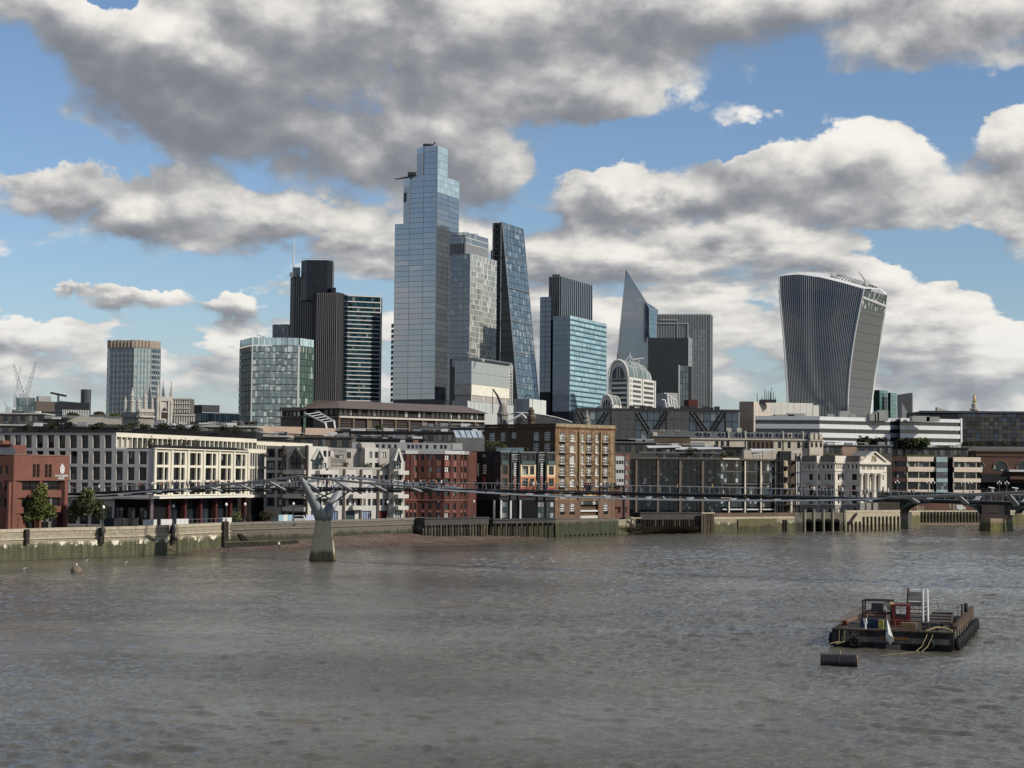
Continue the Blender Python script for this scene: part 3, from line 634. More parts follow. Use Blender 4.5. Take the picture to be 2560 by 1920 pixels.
# --- banded grey tower in front of the tallest
def t_eight():
 gl = glass('glass_smoke', L(92, 98, 102), 2.1, .08, .35, (1.5, 4), .1, (.36, .37, .36)); gr = glass('glass_warm_smoke', L(126, 128, 118), 1.9, .09, .6, (1.6, 4), .3, (.50, .50, .46))
 pane = mat('silver_band', L(205, 206, 200), .35, .06, spec=.6)
 Y = 1400
 T, fl, fr, zt, q = block('stacked_grey_tower', 'stacked grey glass tower with thin silver bands, in front of the tallest tower', 'tower', 1125, 1174.6, 1240.8, 635, Y, core=mat('grey_core', L(72, 76, 78), .5), pyref=760)
 h = 4.42; n = 19
 for k in range(n):
  z1 = zt - k * h
  for f, gm, nu in ((fl, gl, 3), (fr, gr, 5)):
   for i in range(nu): T.piece('glass_panel', f, f.L * i / nu + .06, f.L * (i + 1) / nu - .06, -.2, .1, z1 - h + .3, z1 - .3, gm, .002)
   T.piece('floor_band', f, 0, f.L, -.15, .3, z1 - .28, z1 + .28, pane if f is fr else grey_metal)
 T.piece('corner_post', fl, fl.L - .2, fl.L + .2, .0, .35, zt - n * h, zt, pane)
 fl2, fr2 = corner(1124, 1163.8, 1221, 600, Y + 6); z2 = P(1163.8, 579, Y + 6).z
 T.mb('upper_block', mat('silver_cladding', L(122, 126, 128), .35, .08, spec=.6)).prism(quad4(fl2, fr2), zt - .2, z2 - 2.5)
 us = [fl2.L * (i + .5) / 10 for i in range(10)]
 T.piece('louvre', fl2, 1, fl2.L - 1, .0, .15, zt + 1.5, zt + 10, black_core); fins(T, fl2, us, .7, zt + 1, zt + 10.2, grey_metal, 'fin', .1, .6)
 T.grid(fr2, 0.2, fr2.L - .2, zt + .5, z2 - 9.5, 14, 1, grey_metal, .3, .2, .15)
 for f in (fl2, fr2):
  T.piece('glass_band', f, .2, f.L - .2, 0, .2, z2 - 9, z2 - 5, gl); T.piece('floor_band', f, 0, f.L, 0, .4, z2 - 9.6, z2 - 9, pane); T.piece('floor_band', f, 0, f.L, 0, .4, z2 - 4.9, z2 - 4.2, pane)
  T.grid(f, 0.2, f.L - .2, z2 - 4, z2, 12, 1, gl, .4, .2, .1, .01, 'parapet_screen')
 b = T.mb('roof_rig', white_metal); p = fr2.pt(fr2.L * .62, -5, z2 - 3); b.box(p.x - 1, p.x + 1, p.y - 1, p.y + 1, z2 - 3, z2 + 2.0); b.tube([(p.x - 5, p.y, z2 + 2.4), (p.x + 3, p.y, z2 + 1.4)], .5, 5)
 T.done()
 # pale fritted block below it
 frit = mat('frit_glass', L(176, 184, 180), .25, .08, 1.0, spec=.6); cream = mat('cream_stone', L(236, 229, 208), .8, .07, .2); shade = mat('cream_stone_shaded', L(170, 165, 156), .8, .1)  # last one: cream stone greyed for the left side, shade in its colour
 T, fl, fr, zt, q = block('fritted_block', 'pale block with striped frosted glass over a cream stone band, below the stacked grey tower', 'office block', 1137, 1178.5, 1273, 902, 1120, core=shade, pyref=940)
 zf = fr.z(1178.5, 960); zs = fr.z(1178.5, 987)
 zm = (zt + zf) / 2
 T.grid(fr, 0, fr.L, zm, zt, 18, 1, frit, .18, .2, .1, .004, 'frosted_panel'); T.grid(fr, 0, fr.L, zf, zm, 18, 1, frit, .18, .2, .1, .004, 'frosted_panel')
 T.grid(fl, 0, fl.L, zf, zm, 8, 1, frit, .18, .2, .1, .004, 'frosted_panel'); T.grid(fl, 0, fl.L, zm, zt, 8, 1, frit, .18, .2, .1, .004, 'frosted_panel')
 T.piece('stone_band', fr, 0, fr.L, .0, .3, zs, zf - .15, cream); T.piece('stone_band', fl, 0, fl.L, .0, .3, zs, zf - .15, shade)
 z3 = fr.z(1178.5, 1001)
 for i in range(4): T.piece('column', fr, fr.L * i / 3.4, fr.L * i / 3.4 + .9, -.3, .2, z3, zs, cream)
 T.piece('glass_band', fr, 0, fr.L, -.5, -.3, z3, zs, mat('dim_back', L(90, 88, 84), .7))
 f4, f5 = corner(1130, 1168, 1286, 1004, 1090); z5 = P(1168, 1001, 1090).z
 T.mb('lower_block', mat('channel_glass_back', L(150, 156, 152), .4)).prism(quad4(f4, f5), GZ0, z5)
 T.grid(f5, 0, f5.L, z5 - 14, z5 - .3, 30, 1, mat('channel_glass', L(205, 210, 204), .3, .08, spec=.5), .3, .2, .2, .01, 'channel_panel')
 # lattice stair frame on its far end and dark roof box above
 f6 = face(1273, 940, fr.B.y, 60, 1273, 1281); lat = T.mb('lattice', white_metal)
 for i in range(3): lat.tube([f6.pt(f6.L * i / 2, 0, z5), f6.pt(f6.L * i / 2, 0, zt + 1)], .3, 4)
 for k in range(14): z = z5 + (zt - z5) * k / 13; lat.tube([f6.pt(0, 0, z), f6.pt(f6.L, 0, z)], .2, 4)
 f7, f8 = corner(1130, 1172, 1281, 893, 1150); z7 = P(1172, 891, 1150).z
 T.mb('attic', grey_metal).prism(quad4(f7, f8), zt - 2, z7); T.grid(f8, .2, f8.L * .95, zt - .5, z7 - .3, 30, 1, dark_metal, .5, .2, .15, 0, 'louvre')
 T.done()
 a, c = P(1170, 882, 1135), P(1208, 900, 1120)
 C = Thing('roof_gantry', 'slanting white gantry arm on the roof of the pale fritted block', 'gantry', (c.x, c.y, zt)); b = MB(); b.tube([a, (a + c) / 2 + Vector((0, 0, -.6)), c], .75, 5); C.part('arm', b, white_metal)
 b = MB(); b.tube([c, (c.x, c.y, zt - .5)], .6, 5); C.part('post', b, white_metal)
 T, fl, fr, zt, q = block('white_plant_block', 'low white panelled plant block in front of the wedge tower', 'office block', 1283.6, 1323.6, 1365, 996.5, 980, core=mat('plant_back', L(140, 142, 138), .6), pyref=1010)
 T.grid(fr, 0, fr.L, zt - 14, zt, 6, 1, mat('white_panel', L(216, 218, 210), .45, .08), .25, .2, .15, .01, 'wall_panel'); T.grid(fl, 0, fl.L, zt - 14, zt, 4, 1, mat('white_panel_shaded', L(150, 156, 152), .45, .08), .25, .2, .15, .01, 'wall_panel')  # left panels are the white ones darkened, shade put into the colour
 T.mb('roof_rig', dark_metal).tube([fl.pt(fl.L * .6, -2, zt), fl.pt(fl.L * .75, -2, zt + 2.4), fl.pt(fl.L, -2, zt + 1.5)], .3, 4); T.done()
t_eight()
# --- wedge tower with a sloping face and a braced steel core
def t_wedge():
 Y = 1530; ref = 990
 fw = face(1316, ref, Y, -24, 1250.4, 1316); fs = face(1316, ref, Y, 66, 1316, 1368)
 zt = Fr(fw.A, fw.A + Vector(fw.d)).z(1250.4, 555); E = Vector(fs.d) * fs.L
 T = Thing('wedge_tower', 'dark wedge shaped skyscraper with a sloping glass front and braced steel ladder', 'tower', (*fw.B, GZ0))
 a3, c3 = fw.A, fw.B; top = Vector((a3.x, a3.y, zt)); base = Vector((c3.x, c3.y, GZ0)); Ev = Vector((E.x, E.y, 0))
 g = glass('glass_wedge_side', L(18, 24, 28), 1.5, .06, .7, (3, 4)); gs = glass('glass_wedge', L(70, 82, 86), 2.3, .05, .5, (2.4, 4.0), .1, (.3, .33, .33))
 b = MB(); i = Vector(fw.n.to_3d()) * -.25
 A0 = Vector((a3.x, a3.y, GZ0))
 b.poly([A0, base, top]); b.poly([base, base + Ev, top + Ev, top]); b.poly([A0 + Ev, top + Ev, base + Ev]); b.poly([A0, top, top + Ev, A0 + Ev])
 T.part('core', b, g)
 nrm = (Ev.cross(top - base)).normalized();  nrm = -nrm if nrm.y > 0 else nrm
 sl_ = top - base; nu, nv = 6, 40
 pm = MB(); du, dv = Ev / nu, sl_ / nv; k = .94; o = -nrm * .15
 v = [Vector((0, 0, 0)), du * k, du * k + dv * .93, dv * .93]; pm.hexa([p + nrm * .12 for p in v[:4]] + [p + nrm * .35 for p in v[:4]]); pmesh = pm.mesh('glass_panel', gs)
 for r in range(12, nv):
  for c in range(nu):
   o = T.inst('glass_panel', pmesh, base + du * c + dv * r); o.rotation_euler = (random.uniform(-.004, .004), random.uniform(-.004, .004), random.uniform(-.004, .004))
 for y in (640, 718, 800, 880, 960):
  t = (Fr(fw.A, fw.B).z(1290, y) - GZ0) / (zt - GZ0); q = base + sl_ * t + nrm * .5; b = MB(); b.tube([q, q + Ev], .5, 4); T.part('floor_band', b, grey_metal)
  b = MB(); zz = GZ0 + (zt - GZ0) * t; b.tube([Vector((a3.x, a3.y, zz)) + fw.n.to_3d() * .3, Vector((q.x, q.y, zz)) + fw.n.to_3d() * .3], .3, 4); T.part('floor_band', b, dark_metal)
 b = MB(); b.tube([base + nrm * .3, top + nrm * .3], .45, 5); T.part('edge_tube', b, grey_metal); b = MB(); b.tube([base + Ev + nrm * .3, top + Ev + nrm * .3], .45, 5); T.part('edge_tube', b, grey_metal)
 for k in range(26):                                              # floor lines on the side wall
  z = GZ0 + (zt - GZ0) * (.2 + k * .03); t = (z - GZ0) / (zt - GZ0); T.piece('floor_line', fw, 0.3, fw.L * (1 - t), .05, .2, z, z + .5, black_core if k % 2 else dark_metal)
 f1 = face(1250.4, ref, fw.A.y, -24, 1228, 1250.4); T.mb('steel_core', black_core).prism([f1.A, f1.B, f1.B + E.normalized() * 16, f1.A + E.normalized() * 16], GZ0, zt - .5)
 st = mat('galvanised_steel', L(128, 132, 136), .45, .08, spec=.5)
 for u in (.4, f1.L - .4): b = MB(); b.tube([f1.pt(u, .3, GZ0), f1.pt(u, .3, zt)], .5, 4); T.part('column', b, st)
 h = 5.9
 for k in range(22):
  z = zt - k * h; b = MB(); b.tube([f1.pt(.4, .3, z - h), f1.pt(f1.L / 2, .3, z - .4), f1.pt(f1.L - .4, .3, z - h)], .32, 4); b.tube([f1.pt(.4, .3, z - h), f1.pt(f1.L - .4, .3, z - h)], .3, 4); T.part('brace', b, st)
 f2 = face(1228, ref, f1.A.y, -24, 1224, 1228); T.mb('steel_core', black_core).prism([f2.A, f2.B, f2.B + Vector((0, 8)), f2.A + Vector((0, 8))], GZ0, f2.z(1226, 626)); T.done()
t_wedge()
# --- blue glass tower with a ribbed crown
def t_blue():
 Y = 1380; gb = glass('glass_steel_blue', L(58, 82, 104), 2.0, .06, .35, (1.5, 4)); gc = glass('glass_cyan_lit', L(150, 182, 188), 2.1, .08, .35, (1.5, 4), .2, (.42, .56, .60)); gd = glass('glass_cyan_dark', L(58, 92, 112), 2.0, .08, .3)  # lit right side gets the paler cyan: sunlight put into the tint
 T, fl, fr, zt, q = block('blue_glass_tower', 'pale blue glass tower with a ribbed dark crown, right of the wedge tower', 'tower', 1382, 1424.7, 1516, 788.5, Y, core=black_core, pyref=900)
 h = 3.98; n = 19
 for k in range(n):
  z1 = zt - k * h
  for f, nu, m1, m2 in ((fl, 3, gb, gb), (fr, 6, gc, gd)):
   for i in range(nu): T.piece('glass_panel', f, f.L * i / nu + .04, f.L * (i + 1) / nu - .04, -.2, .1, z1 - h + 1.35, z1 - .06, m1, .002)
   T.piece('spandrel', f, .04, f.L - .04, -.2, .06, z1 - h + .05, z1 - h + 1.3, m2)
 fa = face(1380.5, 900, Y + 10, -24, 1349, 1377); za = P(1377, 741, Y + 10).z
 T.mb('side_slab', black_core).prism([fa.A, fa.B, fa.B + Vector((6, 14)), fa.A + Vector((6, 14))], GZ0, za - .3)
 T.grid(fa, 0, fa.L, za - 76, za, 2, 19, gb, .3, .2, .15, .002)
 f1, f2 = corner(1372, 1401, 1482, 700, Y + 14); z2 = P(1401, 689.5, Y + 14).z
 T.mb('crown', black_core).prism(quad4(f1, f2), zt - 3, z2 - .6)
 lr = mat('crown_rib', L(150, 168, 176), .3, .08, spec=.6)
 fins(T, f1, [f1.L * (i + .5) / 7 for i in range(7)], .55, zt - 2, z2, grey_metal, 'rib', 0, .6); fins(T, f2, [f2.L * (i + .5) / 17 for i in range(17)], .95, zt - 2, z2, lr, 'rib', 0, .6)
 p = f1.pt(f1.L * .4, -3, z2); T.mb('plant_room', dark_metal).box(p.x - 2, p.x + 4, p.y - 1, p.y + 3, z2 - 1, z2 + 1.6)
 T.done()
t_blue()
# --- pointed tower: a tall tapering sheet of glass
def t_point():
 Y = 1520; f = face(1623.6, 850, Y, -24, 1515, 1623.6); fr = face(1623.6, 850, Y, 66, 1623.6, 1644)
 pt = lambda px, py: f.pt(f.u(px, py), 0, f.z(px, py))
 base = GZ0; W = [Vector((*f.pt(f.u(1511, 1010), 0, 0).to_2d(), base)), Vector((*f.B, base)), pt(1623.6, 771.8), pt(1617, 756.7), pt(1565.3, 674)]
 R3 = Vector((*fr.B, fr.z(1644, 774))); Rb = Vector((*fr.B, base)); back = Vector((W[4].x + 4, W[4].y + 34, base)); bt = Vector((W[4].x + 3, W[4].y + 22, W[2].z - 10))
 T = Thing('pointed_tower', 'pointed blade shaped glass tower with slanting edges', 'tower', (*f.B, GZ0))
 g = glass('glass_point', L(84, 98, 114), 3.0, .05, .2, (1.5, 4)); gk = glass('glass_point_side', L(64, 88, 106), 2.2, .05, .2, (1.5, 4))
 b = MB(); b.poly(W); T.part('core', b, g)
 b = MB(); b.poly([W[1], Rb, R3, W[2]]); b.poly([W[2], R3, W[3]]); b.poly([W[3], R3, bt]); b.poly([W[3], bt, W[4]]); b.poly([W[4], bt, back, W[0]]); b.poly([R3, Rb, back, bt]); T.part('side_wall', b, gk)
 # floor bands of glass panels clipped to the outline
 def span(z):
  if z <= W[0].z: z = W[0].z
  uL = np.interp(z, [base, W[4].z], [(Vector((W[0].x, W[0].y)) - f.A).dot(f.d), (Vector((W[4].x, W[4].y)) - f.A).dot(f.d)])
  uR = f.L if z < W[2].z else np.interp(z, [W[2].z, W[3].z, W[4].z], [f.L, (W[3].to_2d() - f.A).dot(f.d), (W[4].to_2d() - f.A).dot(f.d)])
  return uL, uR
 h = 4.0; z = base + 40
 while z + h < W[4].z:
  (a0, b0), (a1, b1) = span(z + .15), span(z + h - .15)
  n = max(1, int((min(b0, b1) - max(a0, a1)) / 9))
  for i in range(n):
   q = MB(); t0, t1 = i / n, (i + 1) / n
   P4 = [f.pt(a0 + (b0 - a0) * t0 + .06, .15, z + .15), f.pt(a0 + (b0 - a0) * t1 - .06, .15, z + .15), f.pt(a1 + (b1 - a1) * t1 - .06, .15, z + h - .15), f.pt(a1 + (b1 - a1) * t0 + .06, .15, z + h - .15)]
   dn = f.n.to_3d() * -.2; jj = f.n.to_3d() * random.uniform(-.02, .02)
   q.hexa([p + dn for p in P4] + [p + jj for p in P4]); T.part('glass_panel', q, g)
  z += h
 T.grid(fr, .2, fr.L - .2, base + 40, W[2].z - 1, 2, 30, gk, .2, .2, .1, .002)
 for s in ((W[0], W[4]), (W[4], W[3]), (W[3], W[2]), (W[2], W[1]), (R3, Rb), (W[3], R3), (W[2], R3)):
  b = MB(); b.tube([s[0] + f.n.to_3d() * .25, s[1] + f.n.to_3d() * .25], .38, 5); T.part('edge_trim', b, mat('edge_trim', L(170, 178, 184), .35, spec=.6))
 T.done()
t_point()
# --- dark finned tower and black tower in front of it
def t_dark():
 rib = mat('silver_fin', L(176, 178, 178), .35, .06, spec=.6); gk = glass('glass_ink', L(16, 20, 26), 1.55, .06, .6, (1.5, 4)); gm = glass('glass_slate', L(60, 68, 82), 1.7, .1, .6, (1.5, 3.8), .15, (.22, .24, .28))
 T, fl, fr, zt, q = block('finned_tower', 'wide dark tower with close vertical silver fins and stepped outline frames', 'tower', 1640, 1776, 1783.5, 787, 1500, 66, -4, core=gk, pyref=900)
 fins(T, fl, [fl.L * (i + .5) / 34 for i in range(34)], .5, zt - 80, zt - .5, rib, 'fin', 0, .45); T.piece('parapet', fl, 0, fl.L, -.3, .6, zt - .5, zt + .7, rib)
 z1 = zt - 80; ua, ub = fl.u(1731, 900), fl.u(1766, 900)
 T.grid(fl, ua, ub, z1, fl.z(1750, 824), 3, 18, gm, .5, .15, .25, .003)
 T.piece('corner_post', fl, fl.L - .3, fl.L + .6, -.3, .7, z1, zt + .7, rib); fins(T, fr, [fr.L * .5], .8, z1, zt, rib, 'fin', 0, .4)
 for (pa, pb, y) in ((1649, 1695, 799), (1636, 1721, 808)):
  u0, u1 = fl.u(pa, 820), fl.u(pb, 820); z = fl.z(pb, y)
  T.piece('frame_bar', fl, u0, u1, .5, 1.2, z - .8, z, rib); T.piece('frame_bar', fl, u1 - .8, u1, .5, 1.2, z - 22, z - .8, rib)
 T.done()
 T, fl, fr, zt, q = block('black_glass_tower', 'plain black glass tower in front of the finned tower', 'tower', 1618, 1721.7, 1731, 843.5, 1350, 66, -6, core=gk, pyref=900)
 T.grid(fl, .2, fl.L - .2, zt - 62, zt - .4, 10, 15, gk, .25, .2, .12, .003); T.piece('corner_post', fl, fl.L - .25, fl.L + .5, -.3, .5, zt - 70, zt + .6, white_metal); T.piece('corner_post', fl, -.4, .5, -.3, .4, zt - 70, zt, grey_metal)
 T.grid(fr, .5, fr.L, zt - 62, zt, 1, 10, grey_metal, .3, .2, .1)
 T.done()
 T, fl, fr, zt, q = block('low_grey_block', 'narrow grey block with one bright white edge, against the black tower', 'office block', 1699, 1721, 1731, 914, 1300, 66, -6, core=black_core, pyref=960)
 gg = glass('glass_grey_low', L(92, 100, 102), 1.7, .1, .5); T.grid(fl, .2, fl.L, zt - 36, zt, 3, 8, gg, .25, .2, .12, .003); T.piece('corner_post', fl, -.8, .2, -.3, .5, zt - 40, zt + .4, white_metal); T.done()
t_dark()
# --- white banded tower with a glazed barrel vault
def t_vault():
 Y = 1180; wh = mat('white_stone', L(220, 216, 206), .7, .06, .2); gv = glass('glass_vault', L(104, 118, 116), 1.8, .08, .5, (1.2, 1.6)); gk = glass('glass_vault_dark', L(34, 40, 44), 1.5, .08, .6)
 def vaulted(T, fl, fr, zb, zs, ze, nb, bandh, ribs, hip):
  q = quad4(fl, fr); T.mb('wall', wh).prism(q, zb, zs)
  for k in range(nb):
   z = zs - 1.6 - k * bandh
   for f, a, b_ in ((fl, .14, .92), (fr, .0, .10), (fr, .16, .46), (fr, .54, .94)):
    T.piece('window_band', f, f.L * a, f.L * b_, .02, .12, z - bandh * .52, z, gk if f is fl else glass('glass_vault_mid', L(84, 88, 84), 1.6, .1, .5, (1.4, 2)))
  for f, u in ((fl, .0), (fl, .94), (fr, .0), (fr, .5), (fr, .97)): T.piece('pier', f, f.L * u, f.L * u + f.L * .035 + .3, .0, .6, zb, zs, wh)
  # vault: profile across the left face, swept along the right face
  R2 = fl.L / 2; H = ze - zs; n = 14; m_ = 9
  prof = [(R2 - R2 * math.cos(math.pi * i / n), H * math.sin(math.pi * i / n)) for i in range(n + 1)]
  def vp(i, j):
   t = j / m_; s = 1 - hip * max(0, t - .55) ** 2 * 4.0; u = R2 + (prof[i][0] - R2) * (1 if prof[i][0] > R2 and s > .99 else s); z = zs + prof[i][1] * s
   e = fr.d * (fr.L * t); p = fl.pt(u, 0, 0).to_2d() + e; return (p.x, p.y, z)
  b = MB()
  for i in range(n):
   for j in range(m_): b.poly([vp(i, j), vp(i, j + 1), vp(i + 1, j + 1), vp(i + 1, j)])
  T.part('vault', b, gv, smooth=True)
  for j in ribs:
   b = MB(); b.tube([Vector(vp(i, j)) + Vector((0, 0, .25)) for i in range(n + 1)], .55 if j in (0, m_) else .3, 5); T.part('vault_rib', b, wh)
  for i in (3, 5, 9, 11): b = MB(); b.tube([Vector(vp(i, j)) + Vector((0, 0, .15)) for j in range(m_ + 1)], .18, 4); T.part('vault_rib', b, wh)
  b = MB(); b.poly([fl.pt(u, .05, zs + z) for u, z in prof]); T.part('gable', b, wh)
  b = MB(); r = .72; pts = [fl.pt(R2 + (u - R2) * r, .35, zs - 1 + z * r) for u, z in prof]; b.poly(pts); T.part('arch_window', b, gk)
  b = MB(); b.tube([fl.pt(R2 + (u - R2) * r, .5, zs - 1 + z * r) for u, z in prof], .3, 5); [b.tube([fl.pt(R2 + k, .5, zs - 1), fl.pt(R2 + k, .5, zs + H * r * .96)], .25, 4) for k in (-.9, .9)]; T.part('arch_frame', b, wh)
  b = MB(); b.tube([fl.pt(R2 + (u - R2) * .98, .4, zs + z * .98) for u, z in prof], .75, 5); T.part('arch_frame', b, wh)
 T, fl, fr, zt, q = block('vaulted_tower', 'white striped tower with a glazed barrel roof and small spike', 'tower', 1522, 1571, 1637, 942, Y, pyref=970)
 vaulted(T, fl, fr, GZ0, zt, P(1571, 899, Y).z, 7, 3.3, (0, 2, 3, 5, 7, 9), .5)
 c = (fl.A + fr.B) / 2; zr = P(1571, 900, Y).z; b = T.mb('spike', white_metal); p = P(1575, 900, Y + 12)
 for k in range(4): q_ = math.pi / 2 * k + .4; b.tube([(p.x + 4.5 * math.cos(q_), p.y + 4.5 * math.sin(q_), zr - 1.2), (p.x, p.y, zr + 4.2)], .22, 4)
 b.tube([(p.x, p.y, zr), (p.x, p.y, P(1575, 881, Y + 12).z)], .25, 5)
 a = P(1597, 896, Y + 10); b.tube([(a.x - 4, a.y, a.z - 1.0), (a.x + 3.5, a.y, a.z)], .6, 5); b.tube([(a.x, a.y, zr - 4), (a.x, a.y, a.z)], .3, 5); T.done()
 T, fl, fr, zt, q = block('small_vaulted_annexe', 'low white arch roofed annexe at the foot of the vaulted tower', 'building', 1503, 1532, 1563, 1012, Y - 14, pyref=1016)
 vaulted(T, fl, fr, GZ0, zt, P(1532, 987, Y - 14).z, 2, 3.3, (0, 3, 6, 9), .6); T.done()
t_vault()
# --- top heavy tower with curved sides and a white arched roof
def t_bulge():
 Y = 1350; lv = [(1060, 1971.5, 2119, 2172), (1026, 1970.3, 2119.8, 2176.6), (987, 1969, 2121, 2181), (947, 1966.5, 2122.9, 2185.2), (905, 1964, 2126.5, 2190), (861, 1961.5, 2131.3, 2197), (820, 1957.6, 2139, 2203.4), (787.6, 1954, 2147.5, 2208.5), (763, 1952, 2152.3, 2211.8), (740, 1950, 2156, 2214.6), (723, 1948.6, 2158, 2217)]
 ny_ = 30; ys = np.linspace(1060, 723, ny_); L_ = np.array(lv)[::-1]
 pf = [np.polyfit(L_[:, 0], L_[:, c], 3) for c in (1, 2, 3)]; gx = lambda y, c: np.polyval(pf[c - 1], y)
 C, A, B = [], [], []
 for y in ys:
  f, r = corner(gx(y, 1), gx(y, 2), gx(y, 3), y, Y, 58, -14); z = P(gx(y, 2), y, Y).z; C.append((*f.B, z)); A.append((*f.A, z)); B.append((*r.B, z))
 T = Thing('bulging_tower', 'top heavy curved tower with white fins, grey louvred side and white arched roof', 'tower', (C[0][0], C[0][1], GZ0))
 g = glass('glass_bulge', L(28, 36, 52), 1.6, .05, .55, (2.2, 1.0), .0)
 bulge = lambda t: 1.6 * math.sin(math.pi * t)
 fd = Fr(A[-1], C[-1]); nn = fd.n.to_3d()
 def W(i, t): return Vector(A[i]).lerp(Vector(C[i]), t) + nn * bulge(t)
 roofz = lambda t: np.interp(t, [0, .1, .25, .5, .75, 1], [11.0, 12, 12.2, 9.5, 5.2, 0.4])          # the top edge rises away from the corner
 m_ = 12
 for i in range(ny_ - 1):
  b = MB()
  for k in range(m_):
   p = [W(i, k / m_), W(i, (k + 1) / m_), W(i + 1, (k + 1) / m_), W(i + 1, k / m_)]
   p = [q + Vector((0, 0, .0)) for q in p]; b.poly(p)
  T.part('glass_band', b, g, smooth=True)
 up = [W(ny_ - 1, k / m_) for k in range(m_ + 1)]; rise = [Vector((u.x, u.y, u.z + roofz(k / m_))) for k, u in enumerate(up)]
 b = MB(); [b.poly([up[k], up[k + 1], rise[k + 1], rise[k]]) for k in range(m_)]; T.part('glass_band', b, g)
 for k in range(41):
  t = k / 40; pts = [W(i, t) + nn * .5 for i in range(0, ny_, 2)] + [W(ny_ - 1, t) + nn * .5 + Vector((0, 0, roofz(t) * .98))]
  b = MB(); b.tube(pts, (.13 if 0 < k < 40 else .7), 4, caps=False); T.part('fin', b, mat('pale_fin', L(190, 192, 192), .35, .05, spec=.6))
 lou = mat('grey_louvre', L(104, 106, 104), .55, .08, .4)
 il = int(np.argmin(abs(ys - 766)))
 for i in range(0, il, 2):
  b = MB(); i2 = min(i + 2, il); p = [C[i], B[i], B[i2], C[i2]]; dn = Vector((.1, -.1, 0)); b.poly(p); T.part('louvre_panel', b, lou)
  b = MB(); b.tube([Vector(C[i2]), Vector(B[i2])], .16, 4); T.part('louvre_joint', b, mat('louvre_joint', L(82, 84, 84), .6))
 b = MB(); b.poly([C[il], B[il], B[-1], C[-1]]); T.part('sky_garden_glass', b, glass('glass_garden', L(44, 60, 58), 1.6, .06, .8, (2, 3), .2, (.5, .5, .45)))
 be = MB(); be.tube([Vector(C[il]).lerp(Vector(C[-1]), .55) + Vector((.3, -.4, 0)), Vector(B[il]).lerp(Vector(B[-1]), .4) + Vector((-.4, -.4, 0))], 1.0, 5); T.part('white_beam', be, white_metal)
 for k in range(7):
  t = k / 6; b = MB(); b.tube([Vector(C[il]).lerp(Vector(B[il]), t), Vector(C[-1]).lerp(Vector(B[-1]), t)], .25, 4); T.part('mullion', b, grey_metal)
 b = MB(); b.tube([Vector(q) for q in B], 1.0, 6); T.part('edge_trim', b, white_metal); b = MB(); b.tube([Vector(q) for q in C], .8, 6); T.part('edge_trim', b, mat('edge_grey', L(176, 178, 176), .4)); b = MB(); b.tube([Vector(q) for q in A], .8, 6); T.part('edge_trim', b, mat('edge_grey', L(176, 178, 176), .4))
 T.mb('podium', black_core).prism([A[0][:2], C[0][:2], B[0][:2], (Vector(A[0]) + Vector((14, 38, 0)))[:2]], GZ0, C[0][2] + .2)
 # back and far walls
 bk = Vector((14, 38, 0)); b = MB()
 for i in range(ny_ - 1): b.poly([B[i], Vector(A[i]) + bk, Vector(A[i + 1]) + bk, B[i + 1]]); b.poly([Vector(A[i]) + bk, A[i], A[i + 1], Vector(A[i + 1]) + bk])
 T.part('rear_wall', b, lou)
 # roof shell: front edge, ridge seen against the sky, back edge
 rid = [(1947.6, 694), (1968, 686), (1985, 681.5), (2020, 681), (2058, 683), (2085, 686), (2110.5, 690.7), (2135, 697), (2157, 704.5), (2187, 717), (2203, 728), (2213, 737)]
 n = len(rid); fe = [rise[0].lerp(rise[0], 0)] ; ed = rise + [Vector(C[-1]).lerp(Vector(B[-1]), t) + Vector((0, 0, 3.2 * math.sin(math.pi * t) + .3)) for t in (.33, .66, 1.0)]
 fe = [ed[int(round(i * (len(ed) - 1) / (n - 1)))] for i in range(n)]
 yA, yB = A[-1][1], B[-1][1]; rg = [P(px, py, yA + (yB - yA) * i / (n - 1) + 24 * math.sin(math.pi * i / (n - 1)) ** .6) for i, (px, py) in enumerate(rid)]; rg[0] = rise[0] + Vector((0, .5, .2)); rg[-1] = ed[-1] + Vector((0, .5, .3))
 wr = mat('white_roof', L(226, 226, 222), .5, .05, spec=.4); b = MB()
 for i in range(n - 1):
  for s in range(4):
   f_ = lambda i, t: fe[i].lerp(rg[i], t) + Vector((0, 0, (1.4 if i > 0 else .2) * math.sin(math.pi * t)))
   b.poly([f_(i, s / 4), f_(i + 1, s / 4), f_(i + 1, (s + 1) / 4), f_(i, (s + 1) / 4)])
  if 1 < i < n - 3: b.poly([rg[i], rg[i + 1], rg[i + 1] + Vector((-2, 18, -3)), rg[i] + Vector((-2, 18, -3))])
 T.part('roof_shell', b, wr, smooth=True)
 for k in range(20):                                              # dark slots between the roof ribs
  s = 5.2 + k * .235; i = int(s); t = s - i
  if i + 2 >= n: break
  a = fe[i].lerp(fe[i + 1], t); c = rg[i].lerp(rg[i + 1], t)
  q0 = a.lerp(c, .22) + Vector((0, 0, 1.05)); q1 = a.lerp(c, .86) + Vector((0, 0, .75)); b = MB(); b.tube([q0 + Vector((0, -.2, .35)), (q0 + q1) / 2 + Vector((0, -.1, .75)), q1 + Vector((0, 0, .35))], .42, 4); T.part('roof_slot', b, dark_metal)
 T.done()
